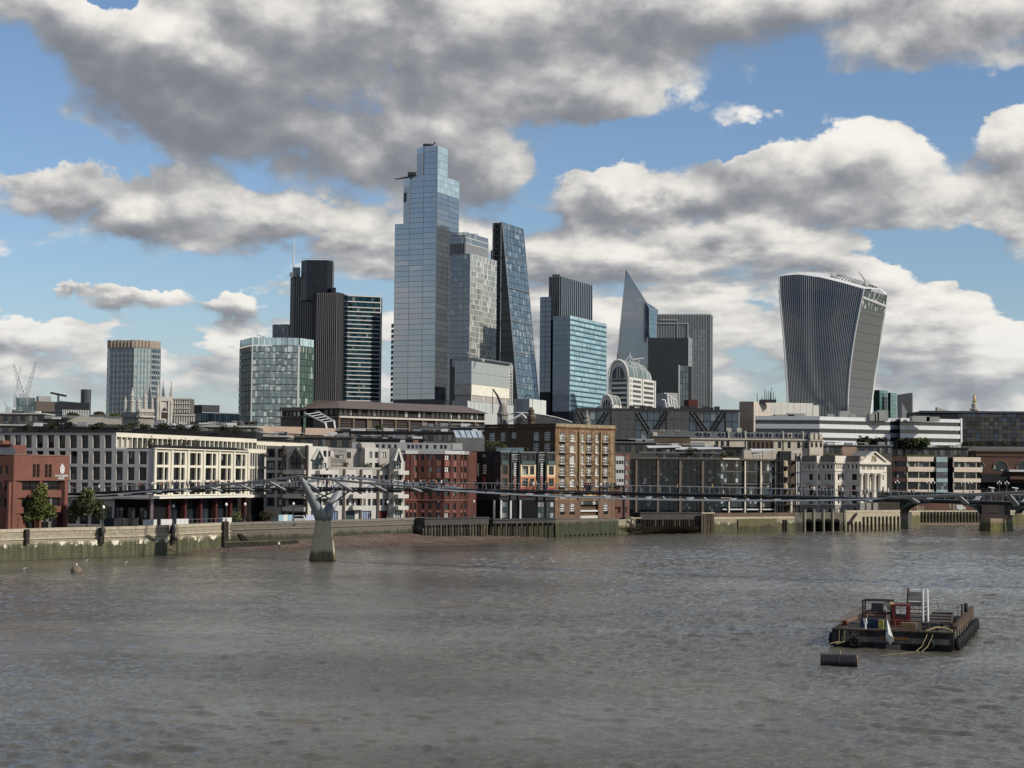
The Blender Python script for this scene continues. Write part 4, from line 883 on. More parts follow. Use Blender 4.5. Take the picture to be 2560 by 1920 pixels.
 for (p0, p1, lbl) in (((2012, 684), (1986, 680), 'white roof arm lying along the ridge of the bulging tower'), ((2085, 686), (2060, 680), 'white folded roof crane at the middle of the bulging tower'), ((2166, 704), (2146, 678), 'white crane jib sticking up from the roof of the bulging tower')):
  a, c = P(*p0, Y + 20), P(*p1, Y + 20); K = Thing('roof_crane', lbl, 'crane', (a.x, a.y, a.z - 3), 'cranes on the bulging tower')
  b = MB(); b.tube([a, c], [.9, .5], 5); K.part('jib', b, white_metal); b = MB(); b.box(a.x - 1.6, a.x + 1.6, a.y - 1.5, a.y + 1.5, a.z - 5, a.z + .8); K.part('cab', b, white_metal)
t_bulge()
# --- small far blocks beyond the bulging tower, the column with a gilded top
def t_far():
 gg = glass('glass_far_green', L(84, 112, 108), 1.9, .1, .4); gd = glass('glass_far_dark', L(36, 54, 50), 1.6, .1, .5)
 for nm, lb, a in (('far_green_block', 'far green glass block showing beside the foot of the bulging tower', (2183, 2199, 2219, 974.5)), ('far_green_block', 'far green glass block, the lower one next to a dark slanted block', (2219, 2226, 2242, 981))):
  T, fl, fr, zt, q = block(nm, lb, 'office block', a[0], a[1], a[2], a[3], 1700, 50, -30, core=black_core, pyref=1010, group='far green glass blocks')
  T.grid(fl, 0, fl.L, zt - 36, zt, 3, 9, gd, .3, .2, .1); T.grid(fr, 0, fr.L, zt - 36, zt, 3, 9, gg, .3, .2, .1); T.done()
 f = face(2243, 1010, 1650, -8, 2243, 2280); T = Thing('slanted_far_block', 'dark grey far block with a slanted top corner', 'office block', (*f.A, GZ0)); dk = mat('slate_panel', L(96, 98, 100), .6, .1)
 q = [f.A, f.B, f.B + Vector((4, 14)), f.A + Vector((4, 14))]; T.mb('wall', dk).prism(q, GZ0, [f.z(2243, 987), f.z(2280, 981.5), f.z(2280, 981.5), f.z(2243, 987)])
 f2 = face(2256, 1020, 1600, -8, 2255, 2268); T.mb('fin_wall', mat('fin_pale', L(176, 178, 176), .6)).prism([f2.A, f2.B, f2.B + Vector((0, 3)), f2.A + Vector((0, 3))], GZ0, [f2.z(2258, 1006), f2.z(2268, 1030), f2.z(2268, 1030), f2.z(2258, 1006)]); T.done()
 p = P(2436, 1030, 1130); T = Thing('monument_column', 'pale stone column crowned by a golden urn, above the dark office roof', 'column', (p.x, p.y, GZ0)); zt = P(2436, 987, 1130).z
 k = 1130 / 4400; cs = mat('column_stone', L(196, 186, 166), .8, .1, streak=.4)
 T.part('shaft', (lambda b: (b.lathe((p.x, p.y, GZ0), [(2.2, 0), (2.0, P(2436, 1024, 1130).z - GZ0)], 14), b)[1])(MB()), cs)
 b = MB(); z0 = P(2436, 1024, 1130).z - GZ0; b.lathe((p.x, p.y, GZ0), [(3.1, z0 - .5), (3.1, z0 + .6), (1.7, z0 + .8), (1.9, z0 + 3.6), (1.0, z0 + 4.4)], 14); T.part('balcony', b, cs)
 b = MB(); z1 = z0 + 4.4; H = zt - GZ0 - z1; b.lathe((p.x, p.y, GZ0), [(.9, z1), (1.3, z1 + H * .2), (.6, z1 + H * .4), (1.1, z1 + H * .58), (.5, z1 + H * .66), (1.0, z1 + H * .82), (.25, z1 + H)], 12); T.part('urn', b, mat('gilding', L(206, 170, 96), .35, .1, metal=.6), smooth=True)
t_far()
# --- left: low office blocks, cranes, the pinnacled church
def t_left():
 gk = glass('glass_low_dark', L(34, 44, 52), 1.6, .08, .6, (1.5, 3.4), .1); gp = glass('glass_low_pale', L(104, 124, 122), 1.8, .1, .5, (2, 3.5), .15)
 T, fl, fr, zt, q = block('wide_low_office', 'wide low office block with finned dark glass and roof terraces, far behind the school', 'office block', 40, 88, 226, 1002, 860, 24, -10, core=black_core, pyref=1012)
 T.grid(fl, 0, fl.L, zt - 14, zt + 1.6, 6, 4, gp, .2, .2, .1, .004)
 T.grid(fr, 0, fr.L * .52, zt - 16, zt - 5.5, 12, 1, gk, .3, .2, .1, .004); fins(T, fr, [fr.L * (.5 + .5 * i / 16) for i in range(16)], .35, zt - 16, zt - 4, white_metal, 'fin', .0, .5); T.grid(fr, fr.L * .5, fr.L, zt - 16, zt - 5.5, 8, 1, gp, .3, .2, .05)
 br = mat('brown_soffit', L(104, 90, 80), .7, .1); T.piece('parapet', fr, 0, fr.L * .35, 0, .4, zt - 5.2, zt - .2, br)
 b = T.mb('roof', mat('slate_roof_blue', L(70, 78, 90), .5)); b.poly([fr.pt(fr.L * .42, .4, zt - 5.0), fr.pt(fr.L, .4, zt - 5.0), fr.pt(fr.L * .96, -5, zt - .4), fr.pt(fr.L * .44, -5, zt + .6)])
 T.mb('plant_room', mat('plant_pale', L(176, 176, 168), .7)).prism([fr.pt(u, w, 0).to_2d() for u, w in ((2, -3), (fr.L * .3, -3), (fr.L * .3, -10), (2, -10))], zt - .3, P(120, 990, 862).z)
 p = P(215, 980, 880); b = T.mb('stair_drum', mat('drum_grey', L(74, 82, 84), .5)); b.lathe((p.x, p.y, GZ0), [(2.6, 0), (2.6, P(215, 974, 880).z - GZ0)], 12);
 q_ = P(146, 988, 870); T.mb('roof_rig', dark_metal).tube([(q_.x - 4, q_.y, q_.z + 1.2), (q_.x + 4, q_.y, q_.z - .4)], .5, 4); T.mb('roof_rig', dark_metal).tube([(q_.x, q_.y, q_.z - 3.5), (q_.x, q_.y, q_.z + .5)], .5, 4); T.done()
 # cranes
 wl = mat('crane_white', L(206, 208, 210), .5, .05)
 def lattice(p, c, w, n, name, lab):
  K = Thing(name, lab, 'crane', (p.x, p.y, p.z)); ax = (c - p); s = Vector((0, 1, 0)).cross(ax).normalized() * w; d = Vector((0, w, 0)); bb = MB()
  for k in (s, -s): bb.tube([p + k, c + k * .4], w * .22, 4)
  K.part('chord', bb, wl); bb = MB(); pr = p + s
  for i in range(1, n + 1): q = p + ax * (i / n) + (s if i % 2 == 0 else -s) * (1 - .6 * i / n); bb.tube([pr, q], w * .16, 3); pr = q
  K.part('lacing', bb, wl); bb = MB(); bb.box(p.x - w * 1.6, p.x + w * 1.6, p.y - w, p.y + w, p.z - w * 14, p.z + w); K.part('tower', bb, wl); return K
 for a, c, w, lb in (((58, 990), (35, 911), 1.3, 'tall white crane jib leaning away above the wide low office'), ((66, 990), (91, 903), 1.1, 'white crane jib leaning towards the octagonal tower'), ((38, 988), (53, 916), .5, 'thin faint crane jib between the two large jibs'), ((20, 1021), (9, 1001), .8, 'short white crane jib low at the edge of the skyline')):
  lattice(P(*a, 1000), P(*c, 1000), w, 14, 'tower_crane', lb)
 # pinnacled church tower and the pale stone tower in front
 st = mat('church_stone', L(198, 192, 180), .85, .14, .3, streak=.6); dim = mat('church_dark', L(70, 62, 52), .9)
 def pinn(T, x, y, z0, z1, r, nm='pinnacle'):
  b = MB(); H = z1 - z0; b.lathe((x, y, z0), [(r := r * .66, 0), (r, H * .42), (r * 1.25, H * .45), (r * .85, H * .5), (r * .9, H * .62), (r * 1.1, H * .65), (r * .5, H * .82), (r * .22, H * .93), (r * .35, H * .95), (.05, H)], 8, rot=.3); T.part(nm, b, st)
 Y = 700; T, fl, fr, zt, q = block('gothic_church_tower', 'sunlit gothic church tower with four tall pinnacles', 'church tower', 374, 394, 428, 996, Y, 30, -30, pyref=1010)
 T.mb('wall', st).prism(q, GZ0, zt)
 for px, y in ((374, 951), (399, 946), (423.5, 952), (402, 950)):
  c = [fl.A, fl.B, fr.B, fl.A + fr.B - fl.B][[374, 399, 423.5, 402].index(px)]; zz = P(px, y, c.y).z
  for s in (0,): pinn(T, c.x, c.y, zt - 9, zz, 1.0)
 aw = MB(); f = fr; cx_, w = f.L * .5, 1.3; z0 = P(409, 1046, Y).z; z1 = P(409, 1030, Y).z
 aw.poly([f.pt(cx_ - w, .1, z0), f.pt(cx_ + w, .1, z0), f.pt(cx_ + w, .1, z1), f.pt(cx_ + w * .5, .1, z1 + 1.3), f.pt(cx_, .1, z1 + 2), f.pt(cx_ - w * .5, .1, z1 + 1.3), f.pt(cx_ - w, .1, z1)]); T.part('arch_window', aw, dim)
 for u in (0, .18, .8, 1): T.piece('buttress', fr, fr.L * u - .35, fr.L * u + .35, 0, .6, GZ0, zt - .5, st)
 T.piece('parapet', fr, 0, fr.L, -.3, .5, zt - 1, zt + .8, st); T.piece('string_course', fr, 0, fr.L, 0, .35, zt - 5.5, zt - 5, st); T.done()
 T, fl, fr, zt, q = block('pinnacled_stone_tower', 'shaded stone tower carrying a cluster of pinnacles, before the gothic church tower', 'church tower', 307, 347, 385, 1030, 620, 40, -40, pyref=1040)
 sd = mat('church_stone_shaded', L(158, 152, 142), .9, .2, .3, streak=.7); T.mb('wall', sd).prism(q, GZ0, zt)  # darker copy of the church stone, the tower's shade put into its colour
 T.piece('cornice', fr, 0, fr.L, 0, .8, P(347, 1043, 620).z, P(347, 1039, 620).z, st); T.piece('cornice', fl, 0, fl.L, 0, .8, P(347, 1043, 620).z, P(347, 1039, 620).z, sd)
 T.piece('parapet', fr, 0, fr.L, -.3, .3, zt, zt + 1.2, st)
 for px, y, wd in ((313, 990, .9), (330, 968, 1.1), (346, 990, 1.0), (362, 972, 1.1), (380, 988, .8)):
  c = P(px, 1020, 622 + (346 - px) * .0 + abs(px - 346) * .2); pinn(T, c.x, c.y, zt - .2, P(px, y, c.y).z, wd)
 T.done()
 T, fl, fr, zt, q = block('colonnaded_stone_building', 'pale stone building with stacked colonnades and a rounded corner, beside the gothic tower', 'building', 424, 434, 488, 1035, 720, 10, -40, pyref=1040)
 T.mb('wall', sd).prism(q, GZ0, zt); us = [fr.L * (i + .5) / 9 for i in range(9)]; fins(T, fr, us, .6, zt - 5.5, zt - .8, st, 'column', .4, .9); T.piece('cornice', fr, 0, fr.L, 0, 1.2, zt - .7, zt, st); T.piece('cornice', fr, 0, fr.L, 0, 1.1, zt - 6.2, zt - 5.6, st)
 f2 = face(430, 1010, 740, 10, 430, 476); z2 = P(450, 996, 740).z; T.mb('upper_wall', mat('stone_dim', L(110, 106, 98), .8)).prism([f2.A, f2.B, f2.B + Vector((0, 9)), f2.A + Vector((0, 9))], zt - 1, z2)
 for k, (y0, y1) in enumerate(((1033, 1022), (1020, 1010), (1008, 999))): fins(T, f2, [f2.L * (i + .5) / 8 for i in range(8)], .55, f2.z(450, y0), f2.z(450, y1), st, 'column', .1, .6); T.piece('cornice', f2, 0, f2.L, 0, .9, f2.z(450, y1), f2.z(450, y1 - 2), st)
 T.done()
 T, fl, fr, zt, q = block('dark_box_block', 'low black box topped office beside the green glass block', 'office block', 466, 504, 600, 1030, 800, 40, -40, core=black_core, pyref=1040)
 T.grid(fr, 0, fr.L, zt - 8, zt - .5, 16, 2, gk, .3, .2, .1, .003); T.grid(fl, 0, fl.L, zt - 8, zt - .5, 6, 2, gk, .3, .2, .1, .003)
 f3, f4 = corner(467, 505, 549, 1016, 806, 30, -30); T.mb('plant_room', dark_metal).prism(quad4(f3, f4), zt - .5, P(505, 1012, 806).z); T.piece('parapet', fr, 0, fr.L, 0, .3, zt - .4, zt, grey_metal); T.done()
t_left()
# ================================================================== middle row: the blocks between the towers and the riverside
brick_red = mat('red_brick', L(128, 68, 52), .9, .2, .4, streak=.3, fine=4)
brick_tan = mat('tan_brick', L(150, 122, 82), .9, .25, .35, streak=.5, fine=4)
concrete = mat('concrete', L(150, 144, 134), .9, .15, .3, streak=.5)
g_dim = glass('glass_dim', L(30, 36, 42), 1.55, .08, .7, (1.2, 3), .12, (.2, .2, .19))
g_room = glass('glass_room', L(20, 24, 28), 1.5, .07, .6, (1.0, 1.6), .1, (.26, .25, .23))
foliage_dark = mat('foliage_dark', L(60, 70, 40), .9, .35, .6, rnd=.4)
foliage_mid = mat('foliage_mid', L(86, 98, 50), .9, .35, .6, rnd=.4)
foliage_rust = mat('foliage_rust', L(92, 72, 44), .9, .35, .6, rnd=.4)
bark = mat('bark', L(70, 58, 46), .95, .2)
def leaves(mb, c, rx, ry, rz, n, size, rg, dens=None):
 for _ in range(n):
  while True:
   x, y, z = rg.uniform(-1, 1), rg.uniform(-1, 1), rg.uniform(-1, 1); r = x * x + y * y + z * z
   if r < 1: break
  k = (1.0 if r > .25 else 1.35); x, y, z = x * k, y * k, z * k
  w = .72 + .45 * mnoise.noise(Vector((x * 1.6 + c[0], y * 1.6 + c[1], z * 1.6)))
  p = Vector((c[0] + x * rx * w, c[1] + y * ry * w, c[2] + z * rz * w))
  a = Vector((rg.gauss(0, 1), rg.gauss(0, 1), rg.gauss(0, 1))).normalized(); b_ = a.orthogonal().normalized(); s = size * rg.uniform(.6, 1.3); cc = a.cross(b_)
  mb.poly([p + b_ * s, p + cc * s * .8, p - b_ * s, p - cc * s * .7])
def shrub(name, label, c, r, h, m_, group=None, n=140, size=.28, cat='shrub', seed=None):
 rg = random.Random(seed if seed is not None else int(c[0] * 7 + c[1]))
 T = Thing(name, label, cat, c, group); b = MB()
 for k in range(4): a = rg.uniform(0, 6.28); leaves(b, (c[0] + r * .45 * math.cos(a), c[1] + r * .4 * math.sin(a), c[2] + h * rg.uniform(.45, .65)), r * .62, r * .62, h * .45, n // 4, size, rg)
 T.part('foliage', b, m_); b = MB()
 for k in range(3): a = rg.uniform(0, 6.28); b.tube([(c[0], c[1], c[2] - .1), (c[0] + r * .3 * math.cos(a), c[1] + r * .3 * math.sin(a), c[2] + h * .5)], .06, 4)
 T.part('stem', b, bark); return T
def t_terraced():
 br = mat('bronze_roof', L(112, 98, 90), .6, .12, .5); st = mat('travertine', L(122, 104, 86), .85, .12, .3, streak=.4); ld = mat('pale_ledge', L(206, 196, 178), .8, .06)
 dark = mat('bronze_dark', L(46, 38, 34), .6, .2); frame = mat('bronze_frame', L(92, 80, 70), .6)
 Y = 760
 T, fl, fr, zt, q = block('terraced_office', 'long brown terraced office with a sloping bronze roof and pale ledges', 'office block', 757, 847, 1219, 1007, Y, 38, -22, pyref=1030)
 z1, z2, z3 = fr.z(847, 1021), fr.z(847, 1041), fr.z(847, 1072)
 T.mb('core', dark).prism(inset(q, 1.5), GZ0, z1)
 b = T.mb('roof', br); o = 1.4
 E, N_ = fr.d, fl.d
 C = fl.B; A = fl.A; B = fr.B; D = A + B - C
 eave = [C + (fr.n + fl.n) * o, B + fr.n * o, D, A + fl.n * o]
 rid = [C - fl.n * 0 + fr.d * 4 - fr.n * 6 * 0 + (-fr.n) * 7, B - fr.d * 9 - fr.n * 7, D - fr.d * 6 + fr.n * 7, A + fr.d * 4 + fr.n * 4]
 zr = zt + 1.2
 for i in range(4):
  j = (i + 1) % 4; b.poly([(*eave[i], z1), (*eave[j], z1), (*rid[j], zr), (*rid[i], zr)])
 b.poly([(*p, zr) for p in rid])
 for f in (fr, fl):
  n = int(f.L / 2.4)
  for i in range(n):
   if random.random() < .72: T.piece('window', f, f.L * i / n + .5, f.L * (i + 1) / n - .5, -.35, -.25, z2 + .7, z1 - .5, glass('glass_bronze', L(44, 44, 44), 1.6, .06, .9, (1, 2), .16, (.45, .46, .44)))
   T.piece('mullion', f, f.L * i / n - .2, f.L * i / n + .2, -.5, 0, z2, z1, dark)
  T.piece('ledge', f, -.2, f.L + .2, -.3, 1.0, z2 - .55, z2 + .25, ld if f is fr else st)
 # bays below the ledge
 n = 11
 for i in range(n):
  u0, u1 = fr.L * i / n, fr.L * (i + 1) / n; T.piece('pier', fr, u0 - .35, u0 + .45, -.8, .55, z3 - 6, z2 - .55, st)
  k = i % 4
  if k in (1,):
   for j in range(3): T.piece('white_blind', fr, u0 + .8 + j * (u1 - u0 - 1) / 3, u0 + (j + .72) * (u1 - u0 - 1) / 3 + .8, -.6, -.45, z3 - 2, z2 - 1.2, mat('blind_white', L(190, 200, 204), .6))
  elif k in (0, 3):
   for j in range(4): T.piece('railing_bar', fr, u0 + .5, u1 - .5, -.1, .05, z2 - 1.6 - j * 1.1, z2 - 1.35 - j * 1.1, frame)
  else: T.piece('infill_wall', fr, u0 + .5, u0 + (u1 - u0) * .35, -.7, -.1, z3 - 4, z2 - .6, st)
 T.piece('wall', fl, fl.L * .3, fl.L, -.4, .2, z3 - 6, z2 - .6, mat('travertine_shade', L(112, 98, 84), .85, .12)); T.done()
 T, fl, fr, zt, q = block('terraced_annexe', 'low brown annexe stepping down at the end of the terraced office', 'office block', 703, 752, 762, 1018, Y + 8, 38, -22, pyref=1030)
 T.mb('core', dark).prism(inset(q, .6), GZ0, zt - 1.6); b = T.mb('roof', br); b.prism([p + (Vector(p) - (fl.A + fr.B) / 2).normalized() * .8 for p in q], zt - 1.6, zt)
 zw = fl.z(752, 1040)
 for (ua, ub) in even(0, fl.L, 5, .6): T.piece('window', fl, ua, ub, -.1, 0.05, zw, zt - 2.0, glass('glass_bronze', L(44, 44, 44), 1.6))
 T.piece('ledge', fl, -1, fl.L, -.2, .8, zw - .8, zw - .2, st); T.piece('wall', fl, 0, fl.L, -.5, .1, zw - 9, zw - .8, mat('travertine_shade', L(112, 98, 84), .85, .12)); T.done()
 a, c, e = P(763, 1033, 700), P(814, 1058, 690), P(818, 1070, 690)
 K = Thing('slanted_gantry', 'slanting white twin rail gantry in front of the terraced office', 'gantry', (e.x, e.y, e.z));
 for dy in (0, 3.0): b = MB(); b.tube([a + Vector((dy * 1.6, dy, dy * .25)), c + Vector((dy, dy, dy * .3)), e + Vector((dy, dy, -1))], .42, 5); K.part('rail', b, white_metal)
 b = MB(); [b.tube([a.lerp(c, t), a.lerp(c, t) + Vector((4, 3, .8))], .16, 4) for t in (.1, .3, .5, .7, .9)]; K.part('rung', b, white_metal); b = MB(); b.box(e.x - 1, e.x + 4, e.y, e.y + 3, GZ0, e.z); K.part('base', b, concrete)
t_terraced()
def t_pink():
 pk = mat('pink_stone', L(196, 168, 144), .85, .1, .3); wf = mat('window_slot', L(40, 36, 34), .5)
 for (a, lb, Y, n) in (((619, 628, 752, 1066), 'pale pink stone block with a row of slot windows under a plain parapet', 620, 11), ((754, 762, 838, 1071), 'pale pink stone block, the lower one in front of the slanting gantry', 612, 12)):
  T, fl, fr, zt, q = block('pink_stone_block', lb, 'office block', *a, Y, 30, -40, pyref=1080, group='pink stone blocks')
  zl = fr.z(a[1], a[3] + 16); T.mb('wall', pk).prism(inset(q, .3), GZ0, zt); T.piece('parapet', fr, 0, fr.L, -.2, .5, zl, zt + .2, pk)
  for (ua, ub) in even(0, fr.L, n, .55): T.piece('window', fr, ua, ub, -.3, .0, zl - 3.2, zl - .6, wf)
  T.done()
t_pink()
def t_truss():
 pn = mat('slate_cladding', L(84, 82, 84), .55, .12, .4); tr = mat('truss_steel', L(56, 54, 56), .5, .1); g = glass('glass_truss', L(40, 56, 70), 1.8, .06, .5, (2, 4), .08, (.2, .22, .22))
 Y = 800
 f = face(1440, 1050, Y, 4, 1440, 1848); T = Thing('trussed_office', 'wide dark office with big diagonal trusses between grey slate bays', 'office block', (*f.A, GZ0))
 zt, zb = f.z(1640, 1023), f.z(1640, 1100); q = [f.A, f.B, f.B + Vector((0, 30)), f.A + Vector((0, 30))]
 T.mb('core', black_core).prism([f.pt(0, -1, 0).to_2d(), f.pt(f.L, -1, 0).to_2d(), q[2], q[3]], GZ0, zt - .5)
 U = lambda px: f.u(px, 1050)
 for (a, b_) in ((1528, 1587), (1666, 1723)):
  for k in range(3):
   for j in range(3): z0 = zb + (zt - zb) * k / 3; u0, u1 = U(a), U(b_); du = (u1 - u0) / 3; T.piece('cladding_panel', f, u0 + j * du + .05, u0 + (j + 1) * du - .05, -.3, .5, z0 + .06, z0 + (zt - zb) / 3 - .06, pn, .003)
 for (a, b_, n) in ((1440, 1527, 5), (1588, 1665, 5), (1724, 1812, 5), (1814, 1846, 2)):
  T.grid(f, U(a), U(b_), zb, zt - .8, n, 3, g, .25, .2, -.4, .003)
 def diag(x0, y0, x1, y1):
  for d in (0, 1.9):
   b = MB(); b.tube([f.pt(U(x0) + d, .3, f.z(x0, y0)), f.pt(U(x1) + d, .3, f.z(x1, y1))], .42, 4); T.part('truss_brace', b, tr)
  for t in np.linspace(.1, .9, 6):
   u = U(x0) + (U(x1) - U(x0)) * t; z = f.z(x0, y0) + (f.z(x1, y1) - f.z(x0, y0)) * t; b = MB(); b.tube([f.pt(u, .3, z), f.pt(u + 1.9, .3, z)], .22, 4); T.part('truss_lacing', b, tr)
 for (x0, y0, x1, y1) in ((1512, 1030, 1480, 1085), (1588, 1030, 1622, 1084), (1662, 1030, 1630, 1084), (1726, 1030, 1764, 1084), (1805, 1030, 1772, 1084), (1443, 1030, 1472, 1085)): diag(x0, y0, x1, y1)
 T.piece('parapet', f, 0, f.L, -.6, .6, zt - .8, zt + .2, tr)
 b = T.mb('roof_plant', dark_metal)
 for k in range(16): u = f.L * (.35 + .035 * k); p = f.pt(u, -5 - (k % 3), zt - .5); b.box(p.x - 1.2, p.x + 1.2, p.y - 1, p.y + 1, zt - .6, zt + random.uniform(.6, 2.0))
 T.done()
 p0, p1 = P(1645, 1016, 830), P(1672, 1016, 830); b = MB()
 T = Thing('white_duct_cluster', 'cluster of white roof ducts and pale boxes behind the trussed office', 'plant', (p0.x, p0.y, zt - 2)); a = P(1640, 980, 900)
 f2, f3 = corner(1640, 1668, 1694, 985, 900, 20, -40); T.mb('plant_box', mat('plant_pale', L(176, 176, 168), .7)).prism(quad4(f2, f3), GZ0, P(1668, 982, 900).z)
 b = T.mb('duct', white_metal)
 for k, (x, y) in enumerate(((1668, 984), (1676, 990), (1682, 996), (1690, 1000), (1662, 1000), (1672, 1010))): c = P(x, y, 870); d_ = P(x + 3, 1018, 870); b.tube([d_, (c.x, c.y, c.z), (c.x - 1.5, c.y, c.z)], .5, 6)
 T.done()
 f2, f3 = corner(1710, 1722, 1745, 1000, 860, 10, -60); T = Thing('red_plant_box', 'dark red plant box on the roof behind the trussed office', 'plant', (*f2.B, GZ0)); T.mb('box', mat('dark_red', L(92, 28, 26), .7)).prism(quad4(f2, f3), GZ0, P(1722, 999, 860).z); T.done()
t_truss()
def t_white():
 pk = mat('pinkish_panel', L(206, 192, 178), .8, .08, .3); cr = mat('cream_panel', L(226, 221, 208), .75, .06, .3); wh = mat('white_panel_band', L(226, 228, 226), .45, .06, .5); gl = glass('glass_strip', L(26, 34, 44), 1.65, .06, .6, (1.5, 3)); sh = mat('white_band_shaded', L(186, 190, 192), .45, .06, .5)  # sh: white bands of the left side and recess, shade in their colour
 Y = 800
 T, fl, fr, zt, q = block('panelled_plant_block', 'pale panelled rooftop block with masts, above the white striped office', 'office block', 1848, 1884, 1925, 1003.5, 830, 50, -20, pyref=1030)
 T.mb('wall', pk).prism(inset(q, .25), GZ0, zt)
 T.grid(fl, 0, fl.L, zt - 14, zt, 3, 3, mat('pinkish_panel_shaded', L(150, 132, 118), .8, .1), .1, .2, .1, .002, 'cladding_panel'); T.grid(fr, 0, fr.L, zt - 14, zt, 3, 3, pk, .1, .2, .1, .002, 'cladding_panel')  # left cladding: darkened copy of the pinkish panel, side shade painted in
 f = face(1924, 1020, 842, 12, 1920, 2032); T.mb('long_wall', cr).prism([f.A, f.B, f.B + Vector((0, 12)), f.A + Vector((0, 12))], GZ0, f.z(1960, 1007)); T.grid(f, 0, f.L, f.z(1960, 1040), f.z(1960, 1007.5), 7, 1, cr, .12, .2, .15, .004, 'cladding_panel')
 T.piece('end_box', f, f.L, f.L + 3, -8, .3, GZ0, f.z(2030, 1013), cr); T.done()
 M_ = Thing('mast_cluster', 'cluster of thin dark telecom masts standing on the pale panelled block', 'antenna', (*P(1920, 1003, 836).to_2d(), zt)); b = MB()
 for px, y0 in ((1893, 983), (1912, 970), (1917, 978), (1922, 976), (1926, 980), (1928, 969), (1934, 979), (1905, 990), (1939, 992)): c = P(px, y0, 836); M_.part('mast', (lambda m_: (m_.tube([(c.x, c.y, zt - .3), (c.x, c.y, c.z)], [.22, .12], 4), m_)[1])(MB()), dark_metal)
 b.box(*sorted((P(1900, 1000, 834).x, P(1940, 1000, 834).x)), 833, 837, zt - .3, zt + 1.1); M_.part('base_frame', b, dark_metal)
 T, fl, fr, zt, q = block('striped_white_office', 'long white office with continuous dark window stripes', 'office block', 1888, 2047, 2224, 1040.5, Y, 26, -5, pyref=1075)
 zs = lambda f, px, rows: [(f.z(px, b_), f.z(px, a)) for a, b_ in rows]
 T.mb('core', gl).prism(inset(q, .5), GZ0, zt - .4)
 segs = [(fl, 1888, [(1043, 1048.5), (1058, 1068), (1080, 1095)], [(1048.5, 1058), (1068, 1080)], sh, 2047)]
 rowsW = [(1041, 1050.5), (1060, 1071), (1081.5, 1093.5), (1101, 1114)]; rowsG = [(1050.5, 1060), (1071, 1081.5), (1093.5, 1101)]
 for a, b_ in rowsW: T.piece('white_band', fr, 0, fr.L, -.2, .5, fr.z(2047, b_), fr.z(2047, a), wh)
 for a, b_ in rowsG:
  for (ua, ub) in even(0, fr.L, 12, .97): T.piece('window', fr, ua, ub, -.3, .0, fr.z(2047, b_), fr.z(2047, a), gl)
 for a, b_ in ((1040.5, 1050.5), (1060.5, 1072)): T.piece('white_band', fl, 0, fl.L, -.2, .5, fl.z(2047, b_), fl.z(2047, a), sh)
 for a, b_ in ((1050.5, 1060.5), (1072, 1084)):
  for (ua, ub) in even(0, fl.L, 9, .97): T.piece('window', fl, ua, ub, -.3, .0, fl.z(2047, b_), fl.z(2047, a), gl)
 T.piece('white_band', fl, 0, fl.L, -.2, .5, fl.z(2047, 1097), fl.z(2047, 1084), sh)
 f2 = face(2224, 1075, fr.B.y + 4, 26, 2224, 2251); f3 = face(2251, 1075, fr.B.y - 1, 22, 2251, 2402)
 T.mb('core', gl).prism([f2.A, f2.B, f2.B + Vector((0, 18)), f2.A + Vector((0, 18))], GZ0, zt - .4); T.mb('core', gl).prism(inset([f3.A, f3.B, f3.B + Vector((0, 24)), f3.A + Vector((0, 24))], .5), GZ0, f3.z(2251, 1045))
 for a, b_ in ((1045, 1053.5), (1063, 1073.5), (1083.5, 1094), (1104, 1112)):
  T.piece('white_band', f3, 0, f3.L, -.3, .5, f3.z(2251, b_), f3.z(2251, a), wh); T.piece('white_band', f2, 0, f2.L, -.3, .3, f2.z(2251, b_), f2.z(2251, a), sh)
 for a, b_ in ((1053.5, 1063), (1073.5, 1083.5), (1094, 1104)):
  for (ua, ub) in even(0, f3.L, 10, .97): T.piece('window', f3, ua, ub, -.4, .0, f3.z(2251, b_), f3.z(2251, a), gl)
 T.piece('corner_post', f3, f3.L - .5, f3.L + .4, -.3, .7, f3.z(2400, 1112), f3.z(2400, 1046), wh)
 b = T.mb('roof_plant', mat('plant_pale', L(176, 176, 168), .7));
 for px, w, h in ((2075, 3, 2.0), (2110, 5, 3.4), (2130, 3, 2), (2180, 3, 2.4), (2205, 5, 4.0), (2190, 2, 3.0), (2300, 8, 1.5), (2330, 6, 1.2), (1960, 9, 1.6), (1990, 8, 2.2)):
  p = P(px, 1040, 812); b.box(p.x - w / 2, p.x + w / 2, 810, 816, zt - 1.5, zt + h - .6)
 T.done()
 # dark patterned block at the edge of the picture
 Y = 870; f = face(2400, 1060, Y, -1, 2300, 2640); T = Thing('dark_patterned_office', 'dark flat roofed office with a patchwork of grey brown panels', 'office block', (*f.A, GZ0))
 zt = f.z(2480, 1028); T.mb('core', black_core).prism([f.A, f.B, f.B + Vector((0, 30)), f.A + Vector((0, 30))], GZ0, zt - .3)
 ms = [mat('patch_a', L(52, 52, 54), .5), mat('patch_b', L(70, 68, 64), .5), mat('patch_c', L(92, 84, 74), .5), glass('glass_patch', L(36, 46, 58), 1.6, .07, .6), glass('glass_patch', L(36, 46, 58), 1.6)]
 rg = random.Random(5)
 T.grid(f, f.u(2395, 1060), f.L, zt - 15, zt - 1.2, 22, 7, lambda i, j: rg.choice(ms), .12, .2, .15, .003, 'facade_panel'); T.piece('roof_edge', f, 0, f.L, -2, .6, zt - 1, zt, mat('roof_edge_blue', L(70, 78, 92), .5)); T.done()
 f = face(2320, 1025, 905, 0, 2318, 2400); T = Thing('low_gabled_block', 'low grey block with a small pale gable, before the monument column', 'building', (*f.A, GZ0)); zt = f.z(2350, 1029); T.mb('wall', mat('grey_wall_far', L(96, 94, 92), .8)).prism([f.A, f.B, f.B + Vector((0, 10)), f.A + Vector((0, 10))], GZ0, zt)
